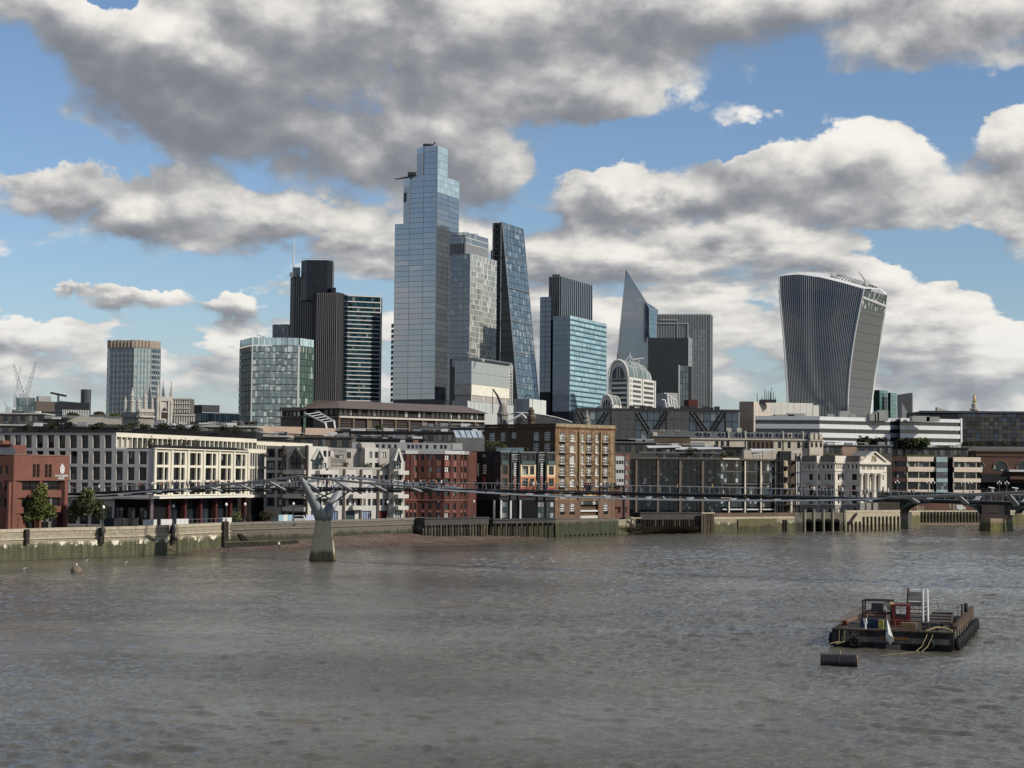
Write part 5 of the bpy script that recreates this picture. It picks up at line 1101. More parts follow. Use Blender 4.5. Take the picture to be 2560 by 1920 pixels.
 b = T.mb('gable', pale_stone); u = f.u(2343, 1025); b.prism([f.pt(u, 0, 0).to_2d(), f.pt(u + 6, 0, 0).to_2d(), f.pt(u + 6, -4, 0).to_2d(), f.pt(u, -4, 0).to_2d()], zt - 1, [f.z(2343, 1018), zt + .5, zt + .5, f.z(2343, 1018)]); T.done()
t_white()
def t_mansard():
 cw = mat('cream_render', L(206, 194, 172), .85, .1, .3, streak=.3); sl = mat('slate', L(88, 90, 92), .6, .12, .5); dk = mat('window_dark', L(34, 34, 36), .4); bw = mat('brown_wall', L(126, 100, 74), .9, .15)
 Y = 640; f = face(2010, 1110, Y, 6, 1725, 2024); f2 = face(2024, 1110, f.B.y - 1.5, 18, 2024, 2058)
 T = Thing('mansard_terrace', 'cream terrace with a long grey mansard roof, dormers and a corner pavilion', 'building', (*f.A, GZ0))
 ze, zr = f.z(2010, 1099), f.z(2010, 1081); za = f.z(2010, 1126)
 T.mb('wall', cw).prism([f.A, f.B, f.B + Vector((0, 14)), f.A + Vector((0, 14))], GZ0, ze)
 b = T.mb('roof', sl); b.poly([f.pt(0, .2, ze), f.pt(f.L, .2, ze), f.pt(f.L, -2.5, zr), f.pt(0, -2.5, zr)]); b.poly([f.pt(0, -2.5, zr), f.pt(f.L, -2.5, zr), f.pt(f.L, -12, zr), f.pt(0, -12, zr)]); b.poly([f.pt(0, .2, ze), f.pt(0, -2.5, zr), f.pt(0, -12, zr), f.pt(0, -14, ze)])
 T.piece('cornice', f, 0, f.L, 0, .5, ze - .35, ze + .1, cw)
 for px in (1752, 1772, 1808, 1850, 1881, 1904, 1926, 1952, 1975, 2000):
  u = f.u(px, 1090); T.piece('dormer', f, u - .75, u + .75, -2.4, -.2, ze + .5, zr - .3, cw if px == 1975 else grey_metal); T.piece('window', f, u - .45, u + .45, -.18, -.1, ze + .7, zr - .6, dk)
 for px in (1792, 1806, 1820, 1949, 1973, 1997, 2015): u = f.u(px, 1115); T.piece('window', f, u - .55, u + .55, -.02, .06, za + .8, ze - .9, dk)
 ua, ub = f.u(1869, 1112), f.u(1934, 1112); T.piece('brick_panel', f, ua, ub, 0, .12, za, ze - .4, bw)
 for k in range(6): u = ua + (ub - ua) * (k + .5) / 6; T.piece('window', f, u - .5, u + .5, .13, .2, za + .4, ze - 1, dk)
 for px in (1822, 1864, 1958, 2008): u = f.u(px, 1100); T.piece('downpipe', f, u - .12, u + .12, 0, .2, za, ze, dark_metal); T.piece('party_wall', f, u - .2, u + .2, -3, .1, ze, zr + .4, pale_stone)
 z2 = f2.z(2040, 1100); T.mb('wall', cw).prism([f2.A, f2.B, f2.B + Vector((-1, 12)), f2.A + Vector((-2, 12))], GZ0, z2); b = T.mb('roof', sl); zr2 = f2.z(2040, 1080); q = [f2.A, f2.B, f2.B + Vector((-1, 12)), f2.A + Vector((-2, 12))]; qi = inset(q, 2.4)
 for i in range(4): j = (i + 1) % 4; b.poly([(*q[i], z2), (*q[j], z2), (*qi[j], zr2), (*qi[i], zr2)])
 b.poly([(*p, zr2) for p in qi])
 for i in range(3): u = f2.L * (i + .5) / 3; T.piece('window', f2, u - .4, u + .4, .02, .1, f2.z(2040, 1118), f2.z(2040, 1106), dk); T.piece('dormer', f2, u - .55, u + .55, -1.6, .1, z2 + .3, zr2 - .6, cw)
 T.piece('cornice', f2, 0, f2.L, 0, .5, z2 - .3, z2 + .15, cw)
 ch = mat('chimney_brick', L(112, 98, 78), .9)
 for px, y in ((1822, 1070), (1848, 1070)): c = P(px, 1082, Y + 9); T.mb('chimney', pale_stone).box(c.x - .9, c.x + .9, c.y - .7, c.y + .7, zr - .3, P(px, y, Y + 9).z)
 T.done()
 # chimneyed brick house further left
 f = face(1690, 1100, 620, 4, 1628, 1726); T = Thing('chimneyed_house', 'old brick house with two broad chimneys before the trussed office', 'building', (*f.A, GZ0)); zt = f.z(1690, 1092)
 T.mb('wall', mat('dark_brick', L(98, 84, 66), .9, .2)).prism([f.A, f.B, f.B + Vector((0, 10)), f.A + Vector((0, 10))], GZ0, zt)
 b = T.mb('roof', sl); b.poly([f.pt(0, .3, zt), f.pt(f.L, .3, zt), f.pt(f.L, -4, zt + 2.6), f.pt(0, -4, zt + 2.6)])
 for a, b_ in ((1645, 1668), (1692, 1706)): ua, ub = f.u(a, 1085), f.u(b_, 1085); T.piece('chimney', f, ua, ub, -4.5, -2, zt - 1, f.z(1690, 1078), ch); [T.piece('chimney_pot', f, ub - .9 - k * 1.1, ub - .5 - k * 1.1, -3.6, -3.1, f.z(1690, 1078), f.z(1690, 1074), pale_stone) for k in range(2)]
 ua = f.u(1618, 1095); T.piece('dormer', f, f.u(1632, 1090), f.u(1643, 1090), -2, .2, zt + .2, f.z(1690, 1081), cw)
 T.done()
t_mansard()
# long low roofs and terraces filling the middle distance
def t_fill():
 rg = random.Random(11); kinds = [roof_grey, mat('lead_roof', L(112, 116, 122), .6), mat('dark_roof', L(44, 44, 46), .8), mat('pale_roof', L(196, 192, 182), .7), mat('brown_roof', L(104, 92, 80), .8)]
 rows = [  # (pxa, pxb, top row, Y, material, label)
  (-60, 112, 1032, 700, 3, 'low white edged office roof at the far side of the school'), (108, 330, 1048, 690, 2, 'dark flat roof behind the pale tent shaped roof'), (340, 640, 1060, 640, 0, 'long grey flat roof below the black box topped office'),
  (-60, 60, 1060, 560, 3, 'pale flat roofed block behind the school roof'), (40, 300, 1066, 540, 2, 'dark roof terrace edge behind the stone office'), (330, 500, 1068, 545, 1, 'long grey roof screen behind the stone office'), (500, 640, 1064, 560, 3, 'white canopy roof beside the pink stone block'),
  (560, 720, 1088, 530, 3, 'white flat canopy behind the grey apartments'), (840, 1215, 1078, 600, 2, 'dark roofscape below the terraced office'), (880, 1060, 1096, 560, 2, 'dark low roof behind the penthouses'), (700, 880, 1090, 545, 4, 'brown red roof corner behind the grey apartments'),
  (1215, 1300, 1082, 580, 2, 'dark roof against the brick warehouse'), (1530, 1640, 1104, 585, 0, 'grey flat roof to the side of the brick warehouse'), (1560, 1860, 1116, 600, 2, 'dark roof terrace behind the black framed office'),
  (2040, 2230, 1112, 690, 0, 'grey roof behind the cream pediment building'), (2200, 2420, 1118, 726, 2, 'dark planted roof behind the banded office'), (1030, 1220, 1066, 640, 0, 'grey roof strip below the long ledge')]
 for (a, b_, y, Y, k, lb) in rows:
  f = face((a + b_) / 2, y, Y, rg.uniform(-4, 6), a, b_); zt = f.z((a + b_) / 2, y); T = Thing('low_rooftop_block', lb, 'building', (*f.A, GZ0)); q = [f.A, f.B, f.B + Vector((0, 16)), f.A + Vector((0, 16))]
  T.mb('wall', mat('grey_render', L(104, 98, 90), .9, .2)).prism(q, GZ0, zt - .5); T.mb('roof', kinds[k]).prism([f.pt(-.4, .5, 0).to_2d(), f.pt(f.L + .4, .5, 0).to_2d(), q[2], q[3]], zt - .5, zt)
  n = max(4, int(f.L / 3.2))
  for i in range(n): u = f.L * (i + .5) / n; T.piece('window', f, u - 1.0, u + 1.0, 0, .08, zt - 3.2, zt - 1.1, g_dim)
  pm = [T.mb('roof_vent', m_) for m_ in (grey_metal, white_metal, dark_metal)]
  for i in range(int(f.L / 3)):
   u, w = rg.uniform(1, f.L - 2), rg.uniform(-12, -1.5); p = f.pt(u, w, 0); s = rg.uniform(.4, 1.4); rg.choice(pm).box(p.x - s, p.x + s * 1.5, p.y - s, p.y + s, zt - .1, zt + rg.uniform(.4, 1.5))
  for i in range(3): u = rg.uniform(0, f.L * .7); T.piece('roof_rail', f, u, u + f.L * .28, -.6, -.5, zt + .75, zt + .9, white_metal)
  T.done()
 f = face(230, 1050, 640, -3, 165, 305); T = Thing('tent_roof', 'pale tent shaped roof sloping down towards the stone tower', 'roof', (*f.A, GZ0)); zt = f.z(200, 1040); b = T.mb('canopy', mat('tent_cloth', L(206, 196, 178), .7, .06)); u1 = f.u(200, 1050); ze = f.z(200, 1054)
 for a, c, z0, z1 in ((0, u1, ze, zt), (u1, f.L, zt, ze + .8)): b.poly([f.pt(a, 0, z0), f.pt(c, 0, z1), f.pt(c, -9, z1), f.pt(a, -9, z0)])
 b.poly([f.pt(0, 0, ze), f.pt(u1, 0, ze - 1), f.pt(u1, 0, zt)]); b.poly([f.pt(u1, 0, zt), f.pt(u1, 0, ze - 1), f.pt(f.L, 0, ze - 1), f.pt(f.L, 0, ze + .8)]); T.mb('wall', mat('grey_render', L(104, 98, 90), .9, .2)).prism([f.A, f.B, f.B + Vector((0, 9)), f.A + Vector((0, 9))], GZ0, ze - .9); T.done()
 # turret, chimney, gable roof and jib crane behind the warehouse
 Y = 560; p = P(1257, 1050, Y); T = Thing('stone_turret', 'round pale stone turret with a small jib crane above it, behind the brick warehouse', 'turret', (p.x, p.y, GZ0)); b = MB(); z1 = P(1257, 1028, Y).z - GZ0; b.lathe((p.x, p.y, GZ0), [(1.6, 0), (1.6, z1 - 1.5), (1.9, z1 - 1.2), (1.9, z1 - .6), (1.5, z1 - .4), (1.2, z1 + 1.6), (.7, z1 + 2.4)], 14); T.part('shaft', b, concrete)
 for k in range(8): a = k * math.pi / 4; b = MB(); b.box(p.x + 1.62 * math.cos(a) - .12, p.x + 1.62 * math.cos(a) + .12, p.y + 1.62 * math.sin(a) - .12, p.y + 1.62 * math.sin(a) + .12, GZ0 + z1 - 5, GZ0 + z1 - 1.5); T.part('pilaster', b, pale_stone)
 a, c, d = P(1255, 1020, Y), P(1232, 972, Y), P(1231, 1035, Y); K = Thing('jib_crane', 'thin dark jib crane with a hanging line, above the stone turret', 'crane', (a.x, a.y, a.z)); b = MB(); b.tube([a, P(1244, 990, Y), c], [.5, .35, .2], 5); K.part('jib', b, dark_metal); b = MB(); b.tube([c, d], .1, 4); K.part('hoist_line', b, dark_metal); b = MB(); b.tube([P(1258, 1030, Y), P(1256, 1010, Y)], .55, 5); K.part('post', b, grey_metal)
 Y = 530; p = P(1328, 1050, Y); T = Thing('brick_chimney', 'dark banded brick chimney on the warehouse roof', 'chimney', (p.x, p.y, GZ0)); b = MB(); z0 = P(1328, 1062, Y).z - GZ0; z1 = P(1328, 1018, Y).z - GZ0; b.lathe((p.x, p.y, GZ0), [(1.0, 0), (1.0, z0 + 1.2), (1.35, z0 + 1.5), (1.35, z0 + 2.4), (.9, z0 + 2.7), (.9, z1 - .8), (.55, z1 - .6), (.45, z1)], 8); T.part('stack', b, mat('dark_brick', L(98, 84, 66), .9, .2)); b = MB(); b.lathe((p.x, p.y, GZ0 + z0), [(1.5, 2.5), (1.5, 2.8)], 8); T.part('band', b, concrete)
 f = face(1375, 1050, 545, 8, 1275, 1430); T = Thing('glazed_gable_roof', 'dark glazed roof with white ribs curving down behind the brick warehouse', 'roof', (*f.A, GZ0)); zt = f.z(1375, 1034); zb = f.z(1375, 1056); b = MB(); n = 10
 ptsr = [(1 - (i / n) ** 2.2) for i in range(n + 1)]
 def rp(i, w): u = f.L * (.1 + .9 * i / n); return f.pt(u, w, zb + (zt - zb) * ptsr[i])
 for i in range(n): b.poly([rp(i, 0), rp(i + 1, 0), rp(i + 1, -14), rp(i, -14)]); b.poly([rp(i, 0), rp(i + 1, 0), f.pt(f.L * (.1 + .9 * (i + 1) / n), 0, zb - 3), f.pt(f.L * (.1 + .9 * i / n), 0, zb - 3)])
 T.part('glazing', b, glass('glass_roof', L(52, 54, 58), 1.6, .1, .4, (2, 2)))
 for i in range(0, n + 1): b = MB(); b.tube([rp(i, .2) + Vector((0, 0, .1)), rp(i, -13) + Vector((0, 0, .2))], .14, 4); T.part('roof_rib', b, white_metal)
 for w in (.2, -4, -8, -12): b = MB(); b.tube([rp(i, w) + Vector((0, 0, .15)) for i in range(n + 1)], .14, 4); T.part('roof_rib', b, white_metal)
 g0 = P(1300, 1040, 540); b = MB(); b.tube([P(1268, 1056, 540), P(1305, 1035, 540), P(1322, 1052, 540)], .35, 4); T.part('gable_edge', b, white_metal); T.mb('wall', mat('grey_render', L(104, 98, 90), .9, .2)).prism([f.A, f.B, f.B + Vector((0, 14)), f.A + Vector((0, 14))], GZ0, zb - 2.6); T.done()
 Y = 520; p = P(1467, 1058, Y); T = Thing('little_spire', 'little pale stone spire peeping over the warehouse parapet', 'spire', (p.x, p.y, GZ0)); b = MB(); z1 = P(1467, 1024, Y).z - GZ0; z0 = P(1467, 1056, Y).z - GZ0; b.lathe((p.x, p.y, GZ0), [(1.1, 0), (1.1, z0), (1.3, z0 + .3), (.8, z0 + .6), (.75, z0 + 1.4), (.9, z0 + 1.6), (.4, z0 + 2.2), (.3, z0 + 3), (.05, z1)], 8); T.part('spire_body', b, concrete)
 # roof shrubs
 lbs = dict(zip((66, 128, 142, 172, 232, 250, 306, 334, 362, 394, 418, 452, 490, 560, 592), ('standing alone above the school', 'at the start of the row by the grey roof', 'second in the row by the grey roof', 'below the ridge of the tent roof', 'under the low end of the tent roof', 'between the tent roof and the stone tower', 'at the shaded side of the stone tower', 'in front of the stone tower corner', 'in front of the sunlit stone tower', 'below the gothic tower', 'just past the gothic tower', 'below the colonnaded building', 'under the black box office', 'before the pink stone block', 'last of the row, beside the pink stone block')))
 names = [((66, 1072), 2.0), ((128, 1066), 2.3), ((142, 1064), 2.0), ((172, 1066), 2.1), ((232, 1070), 2.0), ((250, 1064), 1.8), ((306, 1070), 1.8), ((334, 1066), 2.2), ((362, 1070), 2.0), ((394, 1068), 1.8), ((418, 1070), 2.1), ((452, 1070), 2.1), ((490, 1070), 1.8), ((560, 1076), 2.2), ((592, 1078), 2.3)]
 for (px, y), s in names:
  c = P(px, y + 5, 500); shrub('roof_shrub', 'dark clipped roof terrace shrub %s' % lbs[px], (c.x, c.y, c.z - .5), s, s * 1.3, foliage_dark, 'shrubs along the roof terrace', 150, .3)
 f = face(330, 1080, 503, 0, 30, 640); T = Thing('roof_terrace_deck', 'dark roof terrace deck carrying a row of shrubs', 'roof', (*f.A, GZ0)); T.mb('deck', mat('dark_roof', L(44, 44, 46), .8)).prism([f.A, f.B, f.B + Vector((0, 14)), f.A + Vector((0, 14))], GZ0, f.z(330, 1076)); T.done()
 for i, (px, y, s, lb) in enumerate(((2168, 1118, 3.6, 'broad dark roof tree behind the pediment'), (2205, 1120, 3.4, 'broad dark roof tree next to the white striped office'), (2262, 1120, 3.4, 'dark roof tree with a low spreading crown above the banded office'), (2300, 1119, 3.6, 'tall olive green roof tree above the banded office'))):
  c = P(px, y + 8, 724); shrub('roof_tree', lb, (c.x, c.y, c.z), s * 1.4, s * 1.75, foliage_dark if i != 3 else foliage_mid, 'trees on the planted roofs', 800, .5, 'tree')
 for i, px in enumerate((2405, 2425, 2448, 2478, 2510, 2540)): c = P(px, 1112, 742); shrub('roof_shrub', 'shrub in the arcade roof planting, ' + ('by the striped office corner', 'just past the striped office', 'above the first arch', 'above the middle of the arcade', 'over the white awning', 'last at the picture edge')[i], (c.x, c.y, c.z - 1.0), 2.0, 2.8, foliage_mid if i % 2 == 0 else foliage_dark, 'shrubs along the arcade roof', 120, .32)
 f = face(2450, 1118, 746, 0, 2380, 2600); T = Thing('planted_roof', 'planted roof terrace behind the brick arcade', 'roof', (*f.A, GZ0)); T.mb('deck', roof_grey).prism([f.A, f.B, f.B + Vector((0, 14)), f.A + Vector((0, 14))], GZ0, f.z(2450, 1116)); T.done()
 # long grassy roof on the skyline
 for a, b_, y, lb, m_ in ((222, 265, 1028, 'tan grassy mound on the far roof', foliage_rust), (262, 305, 1032, 'green grassy mound on the far roof', foliage_mid), (155, 200, 1030, 'dark grassy mound on the far roof', foliage_dark)):
  f = face((a + b_) / 2, y, 720, 0, a, b_); T = Thing('grassy_mound', lb, 'green roof', (*f.A, GZ0)); b = MB(); rg2 = random.Random(a); c = f.pt(f.L / 2, -3, f.z((a + b_) / 2, y + 6)); leaves(b, c, f.L / 2, 3, 1.4, 500, .3, rg2); T.part('planting', b, m_); T.mb('deck', roof_grey).prism([f.A, f.B, f.B + Vector((0, 8)), f.A + Vector((0, 8))], GZ0, c.z - .4); T.done()
 c = P(624, 1062, 640); shrub('roof_shrub', 'rusty orange shrub on the roof beside the green glass block', (c.x, c.y, c.z - 1), 2.6, 2.6, foliage_rust, None, 140, .35)
 c = P(945, 1072, 560); shrub('roof_shrub', 'yellow green bush on the dark roof below the pale ledge', (c.x, c.y, c.z - 1), 2.2, 2.8, foliage_mid, None, 140, .3)
 # glass lid: white skylights and parasols
 for px, y, lb in ((1176, 1084, 'white angular skylights leaning in a row against the terraced office'),):
  f = face(px, y, 575, 5, 1140, 1212); T = Thing('skylight_row', lb, 'skylights', (*f.A, GZ0)); z = f.z(px, 1094)
  for i in range(5): u = f.L * i / 5; b = MB(); b.poly([f.pt(u, 0, z), f.pt(u + f.L / 6, 0, z), f.pt(u + f.L / 6 - .8, -2, z + 2.4), f.pt(u - .8, -2, z + 2.4)]); b.poly([f.pt(u + f.L / 6, 0, z), f.pt(u + f.L / 6, -2, z), f.pt(u + f.L / 6 - .8, -2, z + 2.4)]); T.part('skylight', b, glass('glass_skylight', L(150, 160, 168), 1.8, .1, .5))
  T.mb('base', roof_grey).prism([f.A, f.B, f.B + Vector((0, 4)), f.A + Vector((0, 4))], GZ0, z); T.done()
t_fill()
# ================================================================== riverside buildings
frame_w = mat('window_white', L(218, 216, 208), .5, .05); frame_d = mat('window_black', L(30, 32, 34), .5, .1); frame_b = mat('window_brown', L(70, 52, 42), .6, .1)
portland = mat('portland_stone', L(176, 170, 160), .85, .1, .3, streak=.35); cream = mat('cream_facade', L(232, 224, 200), .8, .07, .25, streak=.25); void = mat('dark_interior', L(14, 14, 16), .9)
g_black = glass('glass_black_office', L(12, 15, 19), 1.5, .06, .7, (.9, 1.4), .05, (.16, .17, .17))
def t_school():
 rb = mat('school_brick', L(132, 82, 66), .9, .14, .35, streak=.25, fine=5); cap = mat('brick_coping', L(138, 108, 92), .9)
 f = face(173, 1230, 367, 74, 33, 172); w = face(33, 1230, f.A.y, -18, -90, 33)
 T = Thing('brick_school', 'red brick school with a white crest and lettering high on its wall', 'school', (*f.B, GZ0))
 z = lambda y, px=100: f.z(px, y); zt, z2 = z(1139.5), z(1201.5); U = lambda px: f.u(px, 1190)
 slots = [(U(a), U(b), z(1193.6), z(1160.7)) for a, b in ((81.5, 89.3), (90.9, 99), (111.6, 119.4), (121, 129.3))]
 T.wall(f, 0, f.L, z2, zt, slots, rb, .4)
 for s in slots: T.window(f, s[0], s[1], s[2], s[3], -.3, (g_room, frame_b, 1, 3, .14))
 q = [f.A, f.B, f.B + Vector((-8, 12)), f.A + Vector((-8, 12))]; T.mb('rear', rb).prism([f.pt(0, -.5, 0).to_2d(), f.pt(f.L, -.5, 0).to_2d(), q[2], q[3]], z2, zt - .1); T.piece('coping', f, 0, f.L, -.5, .12, zt, zt + .25, cap)
 T.piece('soffit', f, 0, f.L, -2, 0, z2 - .1, z2, void); T.mb('recess', void).prism([f.pt(.5, -2.0, 0).to_2d(), f.pt(f.L - .5, -2.0, 0).to_2d(), q[2], q[3]], GZ0, z2 - .1)
 for (ya, yb) in ((1203, 1225), (1244, 1266)):
  for a, b in ((43, 81), (84, 108), (112, 152)):
   T.window(f, U(a), U(b), z(yb), z(ya), -.6, (g_room, frame_b, 4, 2, .12))
 for (ya, yb) in ((1225.5, 1244), (1266.5, 1282)): T.piece('brick_band', f, U(37), U(155), -.7, -.05, z(yb), z(ya), rb)
 for a, b in ((33.5, 38.5), (101, 106), (163, 171)): T.piece('brick_pier', f, U(a), U(b), -1, 0, GZ0, z2 - .1, rb)
 T.piece('brick_pier', f, U(50), U(70), -.9, -.1, GZ0, z(1290), rb); T.piece('dark_shaft', f, U(155), U(163), -1.4, -.5, GZ0, z2 - .1, mat('oxblood', L(58, 30, 28), .8))
 for a, b in ((40, 49), (72, 98), (108, 152)): T.window(f, U(a), U(b), GZ0 + .3, z(1283), -.9, (g_room, frame_b, 3, 1, .14), 'door')
 # shaded wing
 wb = [(w.u(a, 1200), w.u(b, 1200), w.z(0, yb), w.z(0, ya)) for a, b in ((-60, -40), (-20, 6), (12, 20)) for ya, yb in ((1165, 1185), (1205, 1226), (1246, 1266))]
 T.wall(w, 0, w.L, GZ0, w.z(20, 1140), wb, rb, .4)
 for h in wb: T.window(w, *h, -.3, (g_room, frame_b, 2, 2, .12))
 T.mb('rear', rb).prism([w.pt(0, -.5, 0).to_2d(), w.pt(w.L, -.5, 0).to_2d(), w.B + Vector((1.5, 12)), w.A + Vector((1.5, 12))], GZ0, w.z(20, 1140) - .1); T.piece('brick_pier', w, w.u(24, 1230), w.u(29, 1230), 0, .9, GZ0, w.z(26, 1206), rb)
 # roof lantern and glazed lean-to
 Yr = 392; r = face(30, 1120, Yr, -14, -40, 62); b = T.mb('lean_to_roof', mat('grey_glazed_roof', L(92, 96, 98), .5)); z0, z1 = r.z(20, 1137), r.z(20, 1117)
 b.poly([r.pt(0, 3, z0), r.pt(r.L, 3, z0), r.pt(r.L * .72, 0, z1), r.pt(0, 0, z1)]); T.mb('lean_to_wall', rb).prism([r.A, r.pt(r.L * .7, 0, 0).to_2d(), r.pt(r.L * .7, -6, 0).to_2d(), r.pt(0, -6, 0).to_2d()], GZ0, r.z(20, 1112))
 for k in range(12): T.piece('roof_tile_edge', r, r.L * .7 * k / 12, r.L * .7 * (k + .8) / 12, 0, .4, r.z(20, 1113), r.z(20, 1110), mat('red_tile', L(128, 62, 48), .8))
 T.piece('lean_to_wall', r, 0, r.L * .4, -4, -1, r.z(20, 1113), r.z(20, 1101), rb)
 # crest and lettering
 wp = mat('sign_white', L(236, 236, 232), .5, .02); cxx, zc = U(153.6), z(1171); s = (z(1157) - z(1184)) / 2
 def blob(b, pts): b.hexa([f.pt(cxx + x * s, .2, zc + y * s) for x, y in pts] + [f.pt(cxx + x * s, .05, zc + y * s) for x, y in pts])
 b = MB()
 shapes = [[(-.25, -.55), (.25, -.55), (.3, .1), (-.3, .1)], [(-.05, .15), (.05, .15), (.12, .95), (-.1, .8)], [(-.35, .2), (-.12, .2), (-.2, .75), (-.5, .6)], [(.12, .2), (.35, .2), (.5, .6), (.2, .75)],
   [(-.8, -.1), (-.4, -.2), (-.45, .35), (-.72, .42)], [(.4, -.2), (.8, -.1), (.72, .42), (.45, .35)], [(-.7, -.65), (-.35, -.7), (-.36, -.25), (-.78, -.2)], [(.35, -.7), (.7, -.65), (.78, -.2), (.36, -.25)], [(-.55, -.9), (.55, -.9), (.45, -.7), (-.45, -.7)]]
 for sh in shapes: b.poly([f.pt(cxx + x * s * 1.0, .2, zc + y * s) for x, y in sh]); b.poly([f.pt(cxx + x * s, .06, zc + y * s) for x, y in reversed(sh)])
 for sh in shapes:
  for i in range(4): p, q2 = sh[i], sh[(i + 1) % 4]; b.poly([f.pt(cxx + p[0] * s, .06, zc + p[1] * s), f.pt(cxx + q2[0] * s, .06, zc + q2[1] * s), f.pt(cxx + q2[0] * s, .2, zc + q2[1] * s), f.pt(cxx + p[0] * s, .2, zc + p[1] * s)])
 T.part('crest', b, wp, label='white heraldic crest of a shield with winged supporters')
 for txt, ya, yb, pa, pb in (('CITY OF LONDON', 1186.6, 1191.8, 136, 168), ('SCHOOL', 1193, 1198.4, 144.5, 159.5)):
  cu = bpy.data.curves.new('t', 'FONT'); cu.body = txt; cu.align_x = 'CENTER'; cu.size = 1; cu.extrude = .04; cu.offset = .012; to = bpy.data.objects.new('t', cu); COL.objects.link(to)
  tm = bpy.data.meshes.new_from_object(to.evaluated_get(bpy.context.evaluated_depsgraph_get())); bpy.data.objects.remove(to); tm.materials.clear(); tm.materials.append(wp)
  xs = [v.co.x for v in tm.vertices]; u0, u1 = U(pa), U(pb); lo = link('lettering', tm, T.o, f.pt((u0 + u1) / 2, .12, z(yb)) - T.loc); lo.scale = ((u1 - u0) / (max(xs) - min(xs)), (z(ya) - z(yb)) / .72, 1); lo.rotation_euler = (R_(90), 0, f.rot)
 T.done()
t_school()
def t_stone_office():
 lp = mat('pale_concrete', L(200, 193, 184), .85, .06, .3, streak=.25); rd = mat('dark_red_column', L(92, 34, 30), .7, .1)
 st = (g_black, frame_d, 1, 1, .12)
 w = face(385, 1180, 395, -17, -80, 385); T = Thing('stone_grid_office', 'long pale stone office gridded with deep dark windows, behind the school', 'office building', (*w.B, GZ0))
 cols = [(-74, -58), (-46, -31), (-18, -3), (10, 26), (37, 52), (64, 79), (91, 107), (119.5, 135), (147, 163), (175, 192), (204, 220.5), (232, 249.5), (261.7, 278.6)]
 low = cols + [(290, 306.5), (319, 336), (347.7, 366)]
 zz = lambda y: w.z(285, y); u288 = w.u(288.6, 1150); C1 = colpx(w, 1105, cols)
 T.facade(w, zz(1121.5), zz(1081.2), C1, [(zz(1120.5), zz(1088))], lp, st, 0, u288, .5)
 T.facade(w, zz(1246), zz(1121.5), colpx(w, 1180, low), [(zz(1160), zz(1128)), (zz(1200), zz(1167.5)), (zz(1237), zz(1207))], lp, st, 0, w.L, .5)
 T.wall(w, 0, w.L, GZ0, zz(1246), [(w.L * .02, w.L * .985, GZ0 + .2, zz(1248))], lp, .8, 'base_wall'); T.mb('interior', void).prism([w.pt(0, -1.2, 0).to_2d(), w.pt(w.L - 1, -1.2, 0).to_2d(), w.pt(w.L - 1, -8, 0).to_2d(), w.pt(0, -8, 0).to_2d()], GZ0, zz(1240))
 for k in range(14): u = w.L * (.1 + .063 * k); T.window(w, u, u + 2.0, GZ0 + .3, GZ0 + 4.2, -.9, (g_room, frame_d, 2, 1, .1), 'shopfront')
 A2 = w.pt(u288, 0, 0).to_2d(); s2 = face(288.6, 1150, A2.y, 69, 288.6, 640); s3 = face(640, 1150, s2.B.y, 69, 640, 780)
 for f, n, yt in ((s2, 30, 0), (s3, 26, -.6)):
  zt = zz(1081.2) + yt; zb = zz(1121.5)
  T.piece('roof_band', f, 0, f.L, -.6, .12, zt - 1.0, zt, cream if f is s2 else cream); T.piece('floor_ledge', f, 0, f.L, -.6, .1, zb - .3, zb + .3, portland)
  for i in range(n): ua, ub = f.L * i / n, f.L * (i + 1) / n; T.piece('fin', f, ua, ua + .34, -.7, .05, zb + .3, zt - 1.0, cream); T.piece('window', f, ua + .34, ub, -.8, -.7, zb + .3, zt - 1.0, g_black)
 T.mb('rear', lp).prism([w.pt(0, -1, 0).to_2d(), w.pt(u288 - .6, -1, 0).to_2d(), s2.pt(s2.L, -1, 0).to_2d(), s3.pt(s3.L, -1, 0).to_2d(), s3.B + Vector((-30, 10)), w.A + Vector((0, 30))], GZ0, zz(1083)); T.mb('roof', mat('dark_roof', L(44, 44, 46), .8)).prism([w.pt(-.2, .2, 0).to_2d(), w.pt(u288, .2, 0).to_2d(), s2.pt(s2.L, .2, 0).to_2d(), s3.pt(s3.L, .2, 0).to_2d(), s3.B + Vector((-30, 10)), w.A + Vector((0, 30))], zz(1081.2) + .02, zz(1079.8))
 # the sunlit cream front
 s = face(385, 1180, 395, 70, 385, 619); zc = lambda y: s.z(386, y)
 C = []
 for i in range(6):
  u0 = s.L * i / 6; m_ = s.L / 6; C += [(u0 + .16 * m_, u0 + .56 * m_), (u0 + .62 * m_, u0 + .84 * m_)]
 T.facade(s, zc(1240), zc(1119.5), C, [(zc(1161.6), zc(1129.5)), (zc(1200), zc(1168)), (zc(1237), zc(1205))], cream, st, 0, s.L, .55, part='cream_front')
 for i in range(7): u0 = s.L * i / 6; T.piece('cream_pier', s, u0 - .22, u0 + .5, 0, .28, zc(1240), zc(1122), cream)
 T.piece('cornice', s, -.3, s.L + .2, -.2, .5, zc(1122), zc(1119.4) + .02, cream); T.piece('canopy', s, -.4, s.L + .4, -.2, 1.8, zc(1246.5), zc(1241), mat('white_canopy', L(232, 228, 214), .6, .04)); T.piece('canopy', w, u288, w.L + .2, -.1, .6, zz(1246.5), zz(1242), portland)
